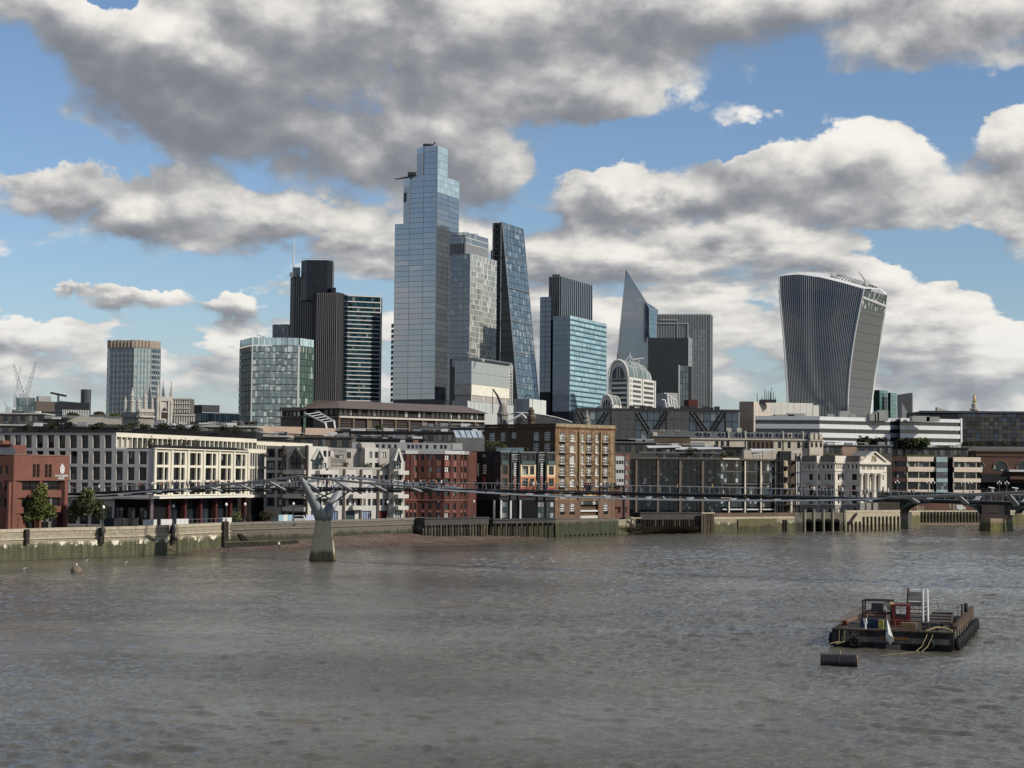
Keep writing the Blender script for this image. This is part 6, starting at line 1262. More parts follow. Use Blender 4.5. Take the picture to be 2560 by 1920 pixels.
 T.mb('roof_terrace', mat('dark_roof', L(44, 44, 46), .8)).prism([s.pt(.6, -1.2, 0).to_2d(), s.pt(s.L, -1.2, 0).to_2d(), s.B + Vector((-12, 6)), s.A + Vector((-9, 8))], zc(1240), zc(1119.5)); T.mb('interior', void).prism([s.pt(.8, -2.6, 0).to_2d(), s.pt(s.L, -2.6, 0).to_2d(), s.B + Vector((-12, 6)), s.A + Vector((-9, 9))], GZ0, zc(1242))
 T.piece('planter_screen', s, 1, s.L * .95, -2.2, -1.8, zc(1119.5), zc(1111.5), mat('black_screen', L(26, 26, 30), .7))
 for i in range(7): u0 = s.L * (i + .05) / 6.05; T.piece('column', s, u0, u0 + .8, -1.6, -.6, GZ0, zc(1246.5), rd)
 for i in range(6): u0 = s.L * (i + .2) / 6.05; T.window(s, u0, u0 + s.L * .125, GZ0 + .2, zc(1250), -2.4, (glass('glass_shop', L(44, 50, 56), 1.6, .06, .6), frame_d, 3, 2, .1), 'shopfront')
 # stepped back part beside it
 t = face(619, 1180, s.B.y + 4, 66, 617, 664); zt = lambda y: t.z(640, y)
 T.mb('rear', lp).prism([t.pt(0, -.9, 0).to_2d(), t.pt(t.L, -.9, 0).to_2d(), t.B + Vector((-8, 8)), t.A + Vector((-8, 8))], GZ0, zt(1122))
 for ya, yb in ((1133, 1166), (1172, 1202), (1208, 1236)):
  n = 8
  for i in range(n): T.piece('window', t, t.L * i / n + .4, t.L * (i + 1) / n, -.8, -.7, zt(yb), zt(ya), g_black); T.piece('fin', t, t.L * i / n, t.L * i / n + .4, -.85, .05, zt(yb), zt(ya), lp)
 for ya, yb in ((1124, 1133), (1166, 1172), (1202, 1208), (1236, 1244)): T.piece('floor_ledge', t, 0, t.L, -.8, .15, zt(yb), zt(ya), cream)
 T.piece('dark_base', t, 0, t.L, -.8, -.4, GZ0, zt(1244), void)
 T.done()
 rg = random.Random(4)
 for k, (px, lb) in enumerate(((402, 'rusty leafless planter shrub, nearest the corner of the cream front'), (446, 'rusty planter shrub with the widest crown on the cream front terrace'), (486, 'thin rusty planter shrub between two wider ones on the terrace'), (514, 'rusty planter shrub at the far end of the cream front terrace'))):
  c = s.pt(s.u(px, 1115), -3.0, zc(1112)); shrub('planter_shrub', lb, (c.x, c.y, c.z - 1.2), 1.3, 3.6, foliage_rust, 'planter shrubs on the office terrace', 70, .22)
t_stone_office()
def gable(T, fr, u0, u1, ze, za, mt, gm, zb, w=.25):
 """steep gabled bay: raked copings over a tall pointed window"""
 um = (u0 + u1) / 2; b = MB()
 b.hexa([fr.pt(u0 - .3, w + .5, ze), fr.pt(u0 + .5, w + .5, ze), fr.pt(u0 + .5, -.3, ze), fr.pt(u0 - .3, -.3, ze), fr.pt(um - .3, w + .5, za), fr.pt(um + .15, w + .5, za), fr.pt(um + .15, -.3, za), fr.pt(um - .3, -.3, za)])
 b.hexa([fr.pt(u1 - .5, w + .5, ze), fr.pt(u1 + .3, w + .5, ze), fr.pt(u1 + .3, -.3, ze), fr.pt(u1 - .5, -.3, ze), fr.pt(um - .15, w + .45, za), fr.pt(um + .3, w + .45, za), fr.pt(um + .3, -.3, za), fr.pt(um - .15, -.3, za)])
 T.part('gable_coping', b, mt); b = MB(); b.poly([fr.pt(u0 + .4, w, zb), fr.pt(u1 - .4, w, zb), fr.pt(u1 - .4, w, ze), fr.pt(um, w, za - .7), fr.pt(u0 + .4, w, ze)]); T.part('gable_window', b, gm)
 b = MB(); [b.tube([fr.pt(um + d, w + .1, zb), fr.pt(um + d, w + .1, za - 1.2 - abs(d))], .07, 4) for d in (-.9, 0, .9)]; b.tube([fr.pt(u0 + .4, w + .1, (zb + ze) / 2), fr.pt(u1 - .4, w + .1, (zb + ze) / 2)], .07, 4); T.part('gable_frame', b, frame_d)
def balcony(T, fr, u0, u1, z, mt, d=1.5, h=1.05, solid=True):
 T.piece('balcony_slab', fr, u0, u1, 0, d, z - .25, z, mt)
 for (a, c, w0, w1) in ((u0, u1, d - .12, d), (u0, u0 + .12, 0, d - .13), (u1 - .12, u1, 0, d - .13)): T.piece('balcony_front' if solid else 'balcony_glass', fr, a, c, w0, w1, z + .01, z + h, mt if solid else glass('glass_balcony', L(64, 84, 88), 1.6, .05, .3))
def t_flats():
 gr = mat('grey_brick', L(182, 174, 164), .9, .12, .35, streak=.4, fine=4); wt = mat('white_brick', L(206, 202, 192), .85, .08, .35, streak=.4); bn = mat('brown_pipe_strip', L(92, 80, 70), .9); gl = glass('glass_flats', L(34, 46, 52), 1.6, .07, .7, (1.2, 1.6), .2, (.4, .42, .42)); st = (gl, frame_d, 2, 1, .1)
 a = face(769, 1200, 437, -22, 664.5, 769); T = Thing('gabled_flats', 'grey and white riverside flats with steep gabled bays and balconies', 'apartment building', (*a.B, GZ0))
 z = lambda y: a.z(720, y)
 cols = colpx(a, 1200, [(669, 684.7), (696, 712)]); rows = [(z(b), z(t)) for t, b in ((1124, 1141), (1154, 1172), (1185, 1202), (1216, 1233), (1246, 1264))]
 ug = a.u(715, 1200)
 T.facade(a, GZ0, z(1115), cols, rows, gr, st, 0, ug, .3)
 for (c0, c1) in cols:                                            # dark surrounds
  for (r0, r1) in rows: b = MB(); [b.fbox(a, *v) for v in ((c0 - .25, c0, 0, .08, r0 - .25, r1 + .25), (c1, c1 + .25, 0, .08, r0 - .25, r1 + .25), (c0, c1, 0, .08, r0 - .25, r0), (c0, c1, 0, .08, r1, r1 + .25))]; T.part('window_surround', b, mat('dark_surround', L(78, 70, 64), .9))
 T.wall(a, ug, a.L, GZ0, z(1115), [(ug + .6, a.L - .8, z(t + 16), z(t)) for t in (1186, 1217, 1246)] + [(ug + .6, a.L - .8, GZ0, z(1281))], gr, .9)
 for t in (1186, 1217, 1246): T.window(a, ug + .6, a.L - .8, z(t + 16), z(t), -.9, (gl, frame_d, 4, 1, .1))
 T.window(a, ug + .6, a.L - .8, GZ0, z(1281), -.9, (g_room, frame_d, 4, 1, .1), 'shopfront')
 gable(T, a, ug + .5, a.L - .6, z(1147), z(1119), mat('gable_stone', L(150, 140, 126), .85), gl, z(1172));
 for y in (1183, 1214, 1243, 1275): balcony(T, a, ug - .2, a.L - .2, z(y), gr, 1.3, .8)
 T.piece('pier', a, ug - .9, ug - .3, 0, .5, GZ0, z(1114), bn); T.piece('pier', a, a.L - .5, a.L + .2, 0, .6, GZ0, z(1113), bn)
 s = face(769, 1200, 437, 60, 769, 819); zs = lambda y: s.z(795, y)
 us = lambda p: s.u(p, 1200)
 hs = [(us(807.5), us(815.5), zs(y1), zs(y0)) for y0, y1 in ((1126, 1142), (1157, 1170), (1186, 1198), (1217, 1230), (1247, 1263), (1277, 1292))] + [(us(778), us(805), zs(y1), zs(y0)) for y0, y1 in ((1186, 1200), (1217, 1232), (1247, 1264), (1276, 1293))]
 T.wall(s, 0, s.L, GZ0, zs(1116), hs, wt, .4, 'white_wall'); [T.window(s, *h, -.35, st) for h in hs]
 gable(T, s, us(777.4), us(806.6), zs(1149), zs(1122), wt, gl, zs(1172));
 for y in (1183, 1243, 1275): balcony(T, s, us(788), us(819), zs(y), wt, 1.4, .7)
 T.mb('rear', gr).prism([a.pt(0, -1.2, 0).to_2d(), a.pt(a.L, -1.2, 0).to_2d(), s.pt(0.1, -1.2, 0).to_2d(), s.pt(s.L, -1.2, 0).to_2d(), s.B + Vector((0, 12)), a.A + Vector((3, 14))], GZ0, z(1116))
 # the white terrace
 Yb = s.B.y - 1; w = face(820, 1230, Yb, 34, 819.5, 973); zw = lambda y: w.z(880, y); U = lambda p: w.u(p, 1230)
 zt = zw(1173); hs = []
 for (p0, p1) in ((820, 847), (863, 889), (905, 930), (947, 972)):
  m_ = (p0 + p1) / 2; l = p1 - p0
  for y0, y1 in ((1187, 1200), (1218, 1232), (1247, 1264)): hs += [(U(p0 + l * .1), U(p0 + l * .38), zw(y1), zw(y0)), (U(p0 + l * .6), U(p0 + l * .88), zw(y1), zw(y0))]
  hs.append((U(p0 + l * .05), U(p1 - l * .05), GZ0 + .1, zw(1277)))
 for (p0, p1) in ((848, 856), (890, 902), (931, 941)):
  for y0, y1 in ((1189, 1200), (1218, 1232), (1247, 1264)): hs.append((U(p0), U(p1), zw(y1), zw(y0)))
 T.wall(w, 0, w.L, GZ0, zt, hs, wt, .4, 'white_wall')
 doors = [mat('door_blue', L(120, 150, 190), .5), mat('door_teal', L(60, 92, 88), .5), mat('door_pale', L(150, 170, 200), .5), mat('door_red', L(150, 34, 34), .5)]; k = 0
 for h in hs:
  if h[2] < GZ0 + .5: T.piece('shop_panel', w, h[0], h[1], -.5, -.35, h[2], h[3], doors[k % 4]); T.inst('frame', bars_mesh(h[1] - h[0], h[3] - h[2], 4, 1, .12, .1, frame_d), w.pt(h[0], -.33, h[2]), w.rot); k += 1
  else: T.window(w, *h, -.35, st)
 for p in (857, 899, 942): T.piece('downpipe_strip', w, U(p), U(p + 5), 0, .35, GZ0, zt, bn)
 for (p0, p1) in ((848, 857), (890, 899), (931, 942)): T.piece('grey_strip', w, U(p0), U(p1), 0, .06, zw(1186), zt, gr)
 for p0, p1 in ((876, 902), ): [balcony(T, w, U(p0), U(p1), zw(y), wt, 1.5, .8) for y in (1243, 1272)]
 T.piece('parapet', w, 0, w.L, -.3, .1, zt, zt + .5, gr)
 T.mb('rear', gr).prism([w.pt(0, -.9, 0).to_2d(), w.pt(w.L, -.9, 0).to_2d(), w.B + Vector((0, 14)), w.A + Vector((0, 14))], GZ0, zt)
 # set back penthouses
 p = w.off(-4.5); zp = lambda y: p.z(880, y); UP = lambda q: p.u(q, 1150)
 def pent(pa, pb, ya, m_, holes, d=4):
  f = Fr(p.pt(UP(pa), 0, 0), p.pt(UP(pb), 0, 0)); za = f.z((pa + pb) / 2, ya); hh = [(f.u(a_, 1150), f.u(b_, 1150), f.z((pa + pb) / 2, y1), f.z((pa + pb) / 2, y0)) for a_, b_, y0, y1 in holes]
  T.wall(f, 0, f.L, zt - .3, za, hh, m_, .3, 'penthouse_wall'); [T.window(f, *h, -.28, st) for h in hh]; T.mb('penthouse_wall', m_).prism([f.pt(0, -.4, 0).to_2d(), f.pt(f.L, -.4, 0).to_2d(), f.pt(f.L, -d - 1, 0).to_2d(), f.pt(0, -d - 1, 0).to_2d()], zt - .3, za - .02)
 pent(819, 911, 1121, gr, [(820, 834, 1128, 1142), (865, 877, 1130, 1146), (838, 860, 1138, 1146)]); pent(826, 866, 1123, wt, [(837, 859, 1137, 1147)], 2); pent(948, 976, 1122, gr, [(955, 965, 1130, 1145)])
 f = w.off(-2.6); pent(836, 862, 1149, wt, [(840, 858, 1157, 1170)], 1)
 wts = w.off(-1.5); ff = Fr(wts.pt(wts.u(912, 1150), 0, 0), wts.pt(wts.u(946, 1150), 0, 0)); h2 = [(ff.u(x0, 1150), ff.u(x1, 1150), ff.z(930, y1), ff.z(930, y0)) for x0, x1 in ((923, 930.5), (937, 945)) for y0, y1 in ((1129, 1145), (1157, 1170))]
 T.wall(ff, 0, ff.L, zt - .2, ff.z(930, 1119), h2, wt, .3, 'white_wall'); [T.window(ff, *h, -.28, st) for h in h2]; T.mb('penthouse_wall', gr).prism([ff.pt(0, -.4, 0).to_2d(), ff.pt(ff.L, -.4, 0).to_2d(), ff.pt(ff.L, -6, 0).to_2d(), ff.pt(0, -6, 0).to_2d()], zt, ff.z(930, 1119))
 b = T.mb('barrel_top', gr); b.tube([ff.pt(0, -3, ff.z(930, 1120)), ff.pt(ff.L, -3, ff.z(930, 1120))], 1.5, 10)
 # end bay
 e = face(973, 1230, w.B.y - 2, -20, 972, 985); e2 = face(985, 1230, e.B.y, 40, 985, 1008); ze = lambda y: e2.z(990, y)
 T.wall(e, 0, e.L, GZ0, ze(1120), [(.5, e.L - .3, ze(y + 15), ze(y)) for y in (1187, 1218, 1247)], gr, .4); hs = [(.3, e2.L - .5, ze(y1), ze(y0)) for y0, y1 in ((1187, 1201), (1218, 1232), (1247, 1264), (1277, 1294))]
 T.wall(e2, 0, e2.L, GZ0, ze(1150), hs, wt, .5, 'white_wall'); [T.window(e2, *h, -.45, (gl, frame_d, 3, 1, .1)) for h in hs]
 gable(T, e2, -.4, e2.L - .8, ze(1152), ze(1121), wt, gl, ze(1172))
 for y in (1184, 1243, 1272): balcony(T, e2, .2, e2.L + .6, ze(y), wt, 1.6, .75)
 T.mb('rear', gr).prism([e.pt(0, -.9, 0).to_2d(), e.pt(e.L, -.9, 0).to_2d(), e2.pt(e2.L, -.9, 0).to_2d(), e2.B + Vector((0, 12)), e.A + Vector((0, 12))], GZ0, ze(1152))
 c = w.pt(U(845), -3, zt); T.done()
 for px, lb in ((918, 'green balcony plants at the foot of the white penthouse tower'), (957, 'dark balcony plants near the end gable'), (870, 'brown potted plants on the low penthouse terrace')):
  c = w.pt(U(px), -1.0, zt); shrub('terrace_plants', lb, (c.x, c.y, c.z), 1.6, 1.9, foliage_dark, 'plants on the penthouse terrace', 90, .2)
t_flats()
def t_redbay():
 rb = mat('plum_brick', L(104, 60, 50), .9, .16, .4, streak=.3, fine=5); pn = mat('salmon_panel', L(150, 98, 84), .85, .08); wt = mat('grey_parapet', L(196, 196, 192), .7, .06); gl = glass('glass_redbay', L(40, 48, 54), 1.6, .07, .8, (1.2, 1.5), .22, (.6, .6, .58)); st = (gl, frame_d, 2, 2, .09)
 fs = [face(1044, 1210, 463, 20, 1012, 1044), face(1044, 1210, 463, -12, 1044, 1110)]; fs.append(face(1110, 1210, fs[1].B.y, 36, 1110, 1151)); fs.append(face(1151, 1210, fs[2].B.y, 74, 1151, 1157)); fs.append(face(1157, 1210, fs[3].B.y + 3, 10, 1156, 1172))
 T = Thing('red_brick_bay_building', 'dark red brick building with a faceted bay and salmon panels', 'apartment building', (*fs[1].B, GZ0))
 z = lambda y: fs[1].z(1080, y); rows = [(1137, 1150), (1166.6, 1180), (1196, 1209), (1227, 1239)]; low = [(1258, 1274), (1282, 1294)]
 colp = [[(1016, 1021), (1025, 1030), (1035, 1041)], [(1054, 1061.5), (1070.5, 1079.5), (1090.5, 1101)], [(1112, 1123), (1133, 1140), ], [(1152.2, 1155.8)], [(1160, 1165)]]
 for i, f in enumerate(fs):
  C = colpx(f, 1210, colp[i]); T.facade(f, GZ0 - .3, z(1134.5), C, [(z(b), z(a)) for a, b in rows + low], rb, st, dep=.3)
  for (c0, c1) in C:
   for y0, y1 in ((1151, 1165.5), (1181, 1195), (1210, 1226), (1275, 1281)): T.piece('salmon_panel', f, c0, c1, -.05, .06, z(y1), z(y0), pn)
  T.piece('parapet', f, 0, f.L, -.4, .3, z(1135), z(1126.5), wt); T.piece('string_course', f, 0, f.L, 0, .25, z(1251.5), z(1249), pn)
  for k, (c0, c1) in enumerate(C): T.piece('brick_pier', f, max(c0 - 1.1, 0), c0 - .35, 0, .22, z(1249), z(1135), rb)
 T.mb('rear', rb).prism([f.pt(0, -.8, 0).to_2d() for f in fs] + [fs[-1].pt(fs[-1].L, -.8, 0).to_2d(), fs[-1].B + Vector((2, 12)), fs[0].A + Vector((0, 12))], GZ0, z(1127))
 a = face(1080, 1115, 472, 2, 880, 1156); za = lambda y: a.z(1080, y); at = mat('zinc_attic', L(172, 174, 174), .6, .08); hs = [(a.u(x, 1115), a.u(x + 7, 1115), za(1122), za(1112)) for x in (890, 900, 912, 924, 940, 955, 970, 985, 1018, 1028, 1038, 1048, 1064, 1084, 1100, 1110, 1129, 1144)]
 T.wall(a, 0, a.L, za(1127), za(1107.5), hs, at, .3, 'attic_wall'); [T.window(a, *h, -.28, st) for h in hs]; T.mb('attic_roof', at).prism([a.pt(0, -.4, 0).to_2d(), a.pt(a.L, -.4, 0).to_2d(), a.pt(a.L, -9, 0).to_2d(), a.pt(0, -9, 0).to_2d()], GZ0, za(1107.6)); T.piece('attic_end', a, a.u(1131, 1115), a.L, 0, .15, za(1124), za(1108), wt)
 for x in (1000, 1033): T.piece('roof_box', a, a.u(x, 1105), a.u(x + 12, 1105), -4, -2, za(1108), za(1100), pn if x > 1010 else wt)
 T.done()
t_redbay()
def t_modern():
 bk = mat('black_cladding', L(44, 46, 50), .6, .12, .5); cr = mat('render_cream', L(240, 216, 168), .8, .04); og = mat('render_orange', L(224, 148, 96), .8, .04); rd = mat('render_red', L(196, 84, 70), .8, .04); gl = glass('glass_modern', L(34, 48, 52), 1.65, .06, .6, (1.2, 1.5), .2, (.34, .37, .36)); st = (gl, frame_d, 2, 2, .09); wl = mat('white_ladder', L(216, 216, 210), .6)
 l = face(1250, 1210, 478, -30, 1171, 1249); r = face(1250, 1210, 478, 22, 1249, 1388)
 T = Thing('dark_modern_flats', 'dark modern flats with cream to orange framed window panels', 'apartment building', (*r.A, GZ0)); z = lambda y: r.z(1300, y); U = lambda p: r.u(p, 1210)
 rows = [(1135, 1158), (1164, 1187), (1195, 1216), (1222, 1236)]
 colsR = [(1250, 1271), (1300, 1338), (1366, 1387)]; colN = [(1278, 1295), (1345, 1362)]
 T.mb('core', bk).prism([l.pt(0, -.7, 0).to_2d(), l.pt(l.L, -.7, 0).to_2d(), r.pt(0, -.7, 0).to_2d(), r.pt(r.L, -.7, 0).to_2d(), r.B + Vector((-3, 14)), l.A + Vector((2, 14))], GZ0, z(1131))
 T.facade(r, z(1251), z(1130), colpx(r, 1210, [(a, b) for a, b in colsR[:1]] + colN), [(z(b), z(a)) for a, b in rows], bk, st, dep=.35)
 # replace solid bays by coloured frames
 for (a, b) in colsR[1:] + [(1250, 1271)]:
  for k, ((y0, y1), m_) in enumerate(zip(rows, (bk, cr, og, rd))):
   if a == 1250: m_ = bk if k == 0 else mat('render_brown', L(120, 96, 82), .8)
   zt, zb = z(y0 - 4), z(y1 + 4); n = 2 if b - a > 25 else 1; w_ = (U(b) - U(a)) / n
   for i in range(n): u0 = U(a) + i * w_; T.piece('frame_post', r, u0, u0 + .5, .02, .4, zb, zt, m_); T.window(r, u0 + .5, u0 + w_ - (.5 if i == n - 1 else 0), zb + .5, zt - .5, .05, (gl, frame_d, 2, 2, .09))
   T.piece('frame_post', r, U(b) - .5, U(b), .02, .4, zb, zt, m_); T.piece('frame_lintel', r, U(a) + .5, U(b) - .5, .02, .4, zt - .5, zt, m_); T.piece('frame_sill', r, U(a) + .5, U(b) - .5, .02, .4, zb, zb + .5, m_)
   if m_ is bk: T.piece('glass_rail', r, U(a) + .3, U(b) - .3, .5, .55, zb, zb + 1.1, glass('glass_balcony', L(64, 84, 88), 1.6, .05, .3))
 for (a, b) in colN:
  T.piece('slat_frame', r, U(a) - .3, U(a), 0, .5, z(1251), z(1129), bk); T.piece('slat_frame', r, U(b), U(b) + .3, 0, .5, z(1251), z(1129), bk)
  for k in range(18): y = 1136 + k * 5.6; T.piece('louvre_slat', r, U(a) + .1, U(b) - .1, .1, .25, z(y + 1.2), z(y), wl if (4 < k < 10 or k in (0, 2)) else grey_metal) if k % 1 == 0 and k < 4 else T.piece('louvre_slat', r, U((a + b) / 2 - 3), U((a + b) / 2 + 2.5), .1, .25, z(y + 3.4), z(y), wl if k < 10 else mat('slat_pink', L(190, 130, 120), .7))
 # shaded side
 cl = colpx(l, 1210, [(1178, 1192), (1203, 1217), (1230, 1246)]); T.facade(l, z(1251), z(1131), cl, [(z(b), z(a)) for a, b in rows], bk, st, dep=.35)
 m_ = mat('render_brown', L(120, 96, 82), .8); u0, u1 = l.u(1171.5, 1210), l.u(1197, 1210); T.piece('frame_lintel', l, u0, u1, .02, .3, z(1163), z(1159), cr); T.piece('frame_post', l, u1 - .5, u1, .02, .3, z(1190), z(1163), cr); T.piece('frame_post', l, u0, u0 + .5, .02, .3, z(1222), z(1163), m_); T.piece('frame_sill', l, u0, u1, .02, .3, z(1194), z(1190), m_)
 for a, y0, y1 in ((1210, 1163, 1188), (1210, 1194, 1216)):
  for k in range(4): yy = y0 + (y1 - y0) * k / 4; T.piece('louvre_slat', l, l.u(1208, 1210), l.u(1216, 1210), .05, .2, z(yy + 3.6), z(yy), cream if y0 < 1190 else mat('slat_orange', L(176, 74, 50), .7))
 T.piece('roof_edge', r, 0, r.L, -.8, .3, z(1131.5), z(1129), grey_metal); T.piece('roof_edge', l, 0, l.L, -.8, .3, z(1131.5), z(1129), bk)
 T.piece('glass_rail', r, 0, r.L * .5, -3, -2.9, z(1129), z(1119), glass('glass_balcony', L(64, 84, 88), 1.6, .05, .3))
 T.piece('base_wall', r, 0, r.L, -.6, -.2, GZ0, z(1251), void); T.piece('base_wall', l, 0, l.L, -.6, -.2, GZ0, z(1251), void)
 for px in (1236, 1252, 1276, 1300): f = l if px < 1249 else r; u = f.u(px, 1270); T.piece('column', f, u - .22, u + .25, -.1, .35, GZ0, z(1251), wl)
 for a, b in ((1256, 1272), (1345, 1362), (1366, 1386)): T.window(r, U(a), U(b), GZ0 + .6, z(1254), -.15, (gl, frame_d, 2, 3, .1), 'shopfront')
 T.done(); c = r.pt(r.L * .1, -4, z(1130)); shrub('roof_shrub', 'straggly yellow green roof garden shrub on the dark modern flats', (c.x - 1, c.y, c.z), 4.0, 3.6, foliage_mid, None, 240, .26); c = r.pt(r.L * .5, -4, z(1130)); shrub('roof_shrub', 'low trailing roof garden plant by the warehouse wall', (c.x, c.y, c.z), 2.4, 1.6, foliage_mid, None, 120, .2)
t_modern()
def t_warehouse():
 yb = mat('stock_brick', L(150, 124, 88), .9, .26, .45, L(100, 78, 54), streak=.7, fine=3); db = mat('shaded_brick', L(98, 76, 54), .9, .25, .45, streak=.5, fine=3); rdb = mat('rubbed_brick', L(140, 92, 66), .9, .15); base = mat('brown_base_brick', L(124, 96, 74), .9, .2, .4, streak=.5); iron = mat('iron_balcony', L(30, 30, 30), .6); gl = glass('glass_warehouse', L(36, 42, 46), 1.6, .07, .6, (1, 1.5), .15, (.4, .4, .38)); st = (gl, frame_w, 2, 3, .22)  # db: darker brick for flank and rear, shade put into its colour
 w, s = corner(1211, 1388, 1537, 1180, 500, 44, -43); T = Thing('brick_warehouse', 'tall yellow brick warehouse with white casements and iron balconies', 'warehouse', (*w.B, GZ0)); z = lambda y: s.z(1389, y); zs = lambda px, y: s.z(px, y)
 cols = [(1399.5, 1412), (1424.6, 1437), (1452.6, 1459.5), (1467.5, 1478), (1488, 1495), (1508.5, 1519.5)]; C = colpx(s, 1180, cols); rr = [(1082, 1102.7), (1110, 1130.6), (1138, 1159.6), (1168, 1188.5), (1197, 1216.5), (1226, 1245)]
 rows = [(z(b - 1.0), z(a - 1.0)) for a, b in rr]; zt = z(1058.3); zb = z(1250)
 T.facade(s, zb, z(1072), C, rows, yb, st, dep=.3, skip={(2, 5), (3, 5), (4, 5)})
 for i, (c0, c1) in enumerate(C):
  for j, (r0, r1) in enumerate(rows):
   if j == 5 and i in (2, 3, 4): continue
   b = MB(); n = 5; pts = [s.pt(c0 + (c1 - c0) * k / n, .07, r1 + .35 * math.sin(math.pi * k / n) + .1) for k in range(n + 1)]
   b.poly([s.pt(c0 - .1, .06, r1)] + pts + [s.pt(c1 + .1, .06, r1)]) ; T.part('arch_head', b, frame_w if i in (1,) and j in (3,) else rdb)
   T.piece('sill', s, c0 - .1, c1 + .1, 0, .2, r0 - .22, r0, frame_w)
  if i in (0, 3, 5):
   for j, (r0, r1) in enumerate(rows[:5]):
    b = MB(); u0, u1 = c0 - .35, c1 + .35; b.fbox(s, u0, u1, 0, .9, r0 - .35, r0 - .22)
    for k in range(7): u = u0 + (u1 - u0) * k / 6; b.fbox(s, u - .03, u + .03, .84, .9, r0 - .2, r0 + .85)
    b.fbox(s, u0, u1, .84, .9, r0 + .85, r0 + .93); b.fbox(s, u0 - .02, u0 + .04, .05, .84, r0 + .6, r0 + .66); b.fbox(s, u1 - .04, u1 + .02, .05, .84, r0 + .6, r0 + .66); T.part('balcony', b, iron)
 for px in (1445, 1498.6): u = s.u(px, 1180); T.piece('slot_shadow_strip', s, u - .28, u + .28, -.02, .1, zb, z(1078), mat('slot_shadow_paint', L(54, 40, 28), .9)); T.piece('drainpipe', s, u + .4, u + .55, 0, .2, zb, z(1075), mat('cream_pipe', L(190, 160, 100), .7))  # raised dark strips, a slot's shadow painted into their colour
 for y in (1104, 1133, 1161, 1190, 1219): T.piece('tie_band', s, 0, s.L, 0, .05, z(y + .8), z(y), mat('tie_band', L(118, 90, 58), .9))
 T.piece('frieze', s, -.1, s.L + .1, -.2, .12, z(1072), z(1068), rdb); T.piece('cornice', s, -.3, s.L + .3, -.2, .45, z(1068), z(1065.5), yb); n = 6
 for i in range(n): T.piece('parapet_panel', s, s.L * i / n + .06, s.L * (i + 1) / n - .06, -.3, .2, z(1065.5), zt, mat('parapet_render', L(164, 146, 112), .9, .15, streak=.6))
 # ground storey
 G = colpx(s, 1270, [(1400, 1412), (1424.6, 1437), (1508.5, 1520)]); zg = (z(1287), z(1259)); ue = (s.u(1451, 1270), s.u(1496, 1270), GZ0 - .2, z(1253)); hs = [(a, b, *zg) for a, b in G] + [ue]
 T.wall(s, 0, s.L, GZ0 - 1.0, zb, hs, base, .4, 'base_wall'); [T.window(s, h[0], h[1], h[2] + (h[3] - h[2]) * .3, h[3], -.3, st) for h in hs[:3]]; [T.piece('window_board', s, h[0], h[1], -.4, -.3, h[2], h[2] + (h[3] - h[2]) * .3, void) for h in hs[:3]]
 T.piece('entrance', s, ue[0], ue[1], -1.2, -1.0, ue[2], ue[3], void); T.piece('entrance_beam', s, ue[0], ue[1], -.6, -.2, z(1280), z(1276), white_metal); T.piece('entrance_gate', s, ue[0] + .2, ue[1] - .2, -.3, -.1, GZ0 - .3, z(1290), mat('gate_white', L(212, 208, 196), .7)); T.piece('glass_porch', s, ue[0], ue[1], -.2, .2, z(1262), z(1254), gl)
 T.piece('emblem_bar', s, s.u(1459, 1238), s.u(1488, 1238), .02, .25, z(1240), z(1238.5), mat('gilt_emblem', L(206, 180, 120), .5)); T.piece('emblem_bar', s, s.u(1470, 1238), s.u(1478, 1238), .02, .25, z(1247), z(1233), mat('gilt_emblem', L(206, 180, 120), .5))
 # shaded flank
 zw = lambda px, y: w.z(px, y); hs = []
 for a, b, y0, y1 in ((1223, 1236, 1082.5, 1103), (1251, 1263, 1081, 1103), (1278.5, 1290.5, 1081, 1096), (1333.6, 1347, 1080, 1101), (1360.7, 1375, 1079.5, 1101), (1333.6, 1347, 1108, 1128), (1360.7, 1375, 1108, 1128)): hs.append((w.u(a, 1100), w.u(b, 1100), zw((a + b) / 2, y1), zw((a + b) / 2, y0)))
 T.wall(w, 0, w.L, GZ0, z(1066), hs, db, .3); [T.window(w, *h, -.25, st) for h in hs]; T.piece('cornice', w, -.1, w.L, -.1, .3, z(1068), z(1066), db); T.piece('parapet_panel', w, 0, w.L, -.3, .1, z(1065.5), zt, mat('parapet_shaded', L(84, 66, 50), .9))  # flank parapet darkened, its shade put into the colour
 q = quad4(w, s); T.mb('rear', db).prism([w.pt(w.L - .6, -.8, 0).to_2d(), s.pt(s.L, -.8, 0).to_2d(), q[2], w.pt(0, -.8, 0).to_2d()], GZ0, z(1066)); T.mb('rear', yb).fbox(s, s.L - .3, s.L, -14, -.05, GZ0 - 1, z(1066.5)); T.done()
 # narrow neighbour
 f = face(1537, 1200, s.B.y + 2, 8, 1537, 1574); T = Thing('narrow_brick_flats', 'narrow brick and white flats squeezed beside the yellow warehouse', 'apartment building', (*f.A, GZ0)); z = lambda y: f.z(1550, y); U = lambda p: f.u(p, 1200); rb = mat('pink_brick', L(140, 98, 84), .9, .12); wt = mat('white_boarding', L(206, 208, 208), .7, .05)
 T.wall(f, 0, f.L, GZ0, z(1136), [(U(a), U(b), z(y1), z(y0)) for a, b in ((1564, 1572),) for y0, y1 in ((1152, 1163), (1175, 1186), (1198, 1210), (1219, 1230), (1240, 1250))] + [(U(1537.5), U(1552), z(1282), z(1267)), (U(1562), U(1571), z(1282), z(1267))], rb, .3)
 for y0, y1 in ((1152, 1163), (1175, 1186), (1198, 1210), (1219, 1230), (1240, 1250)): T.window(f, U(1564), U(1572), z(y1), z(y0), -.25, (g_room, frame_w, 2, 1, .16))
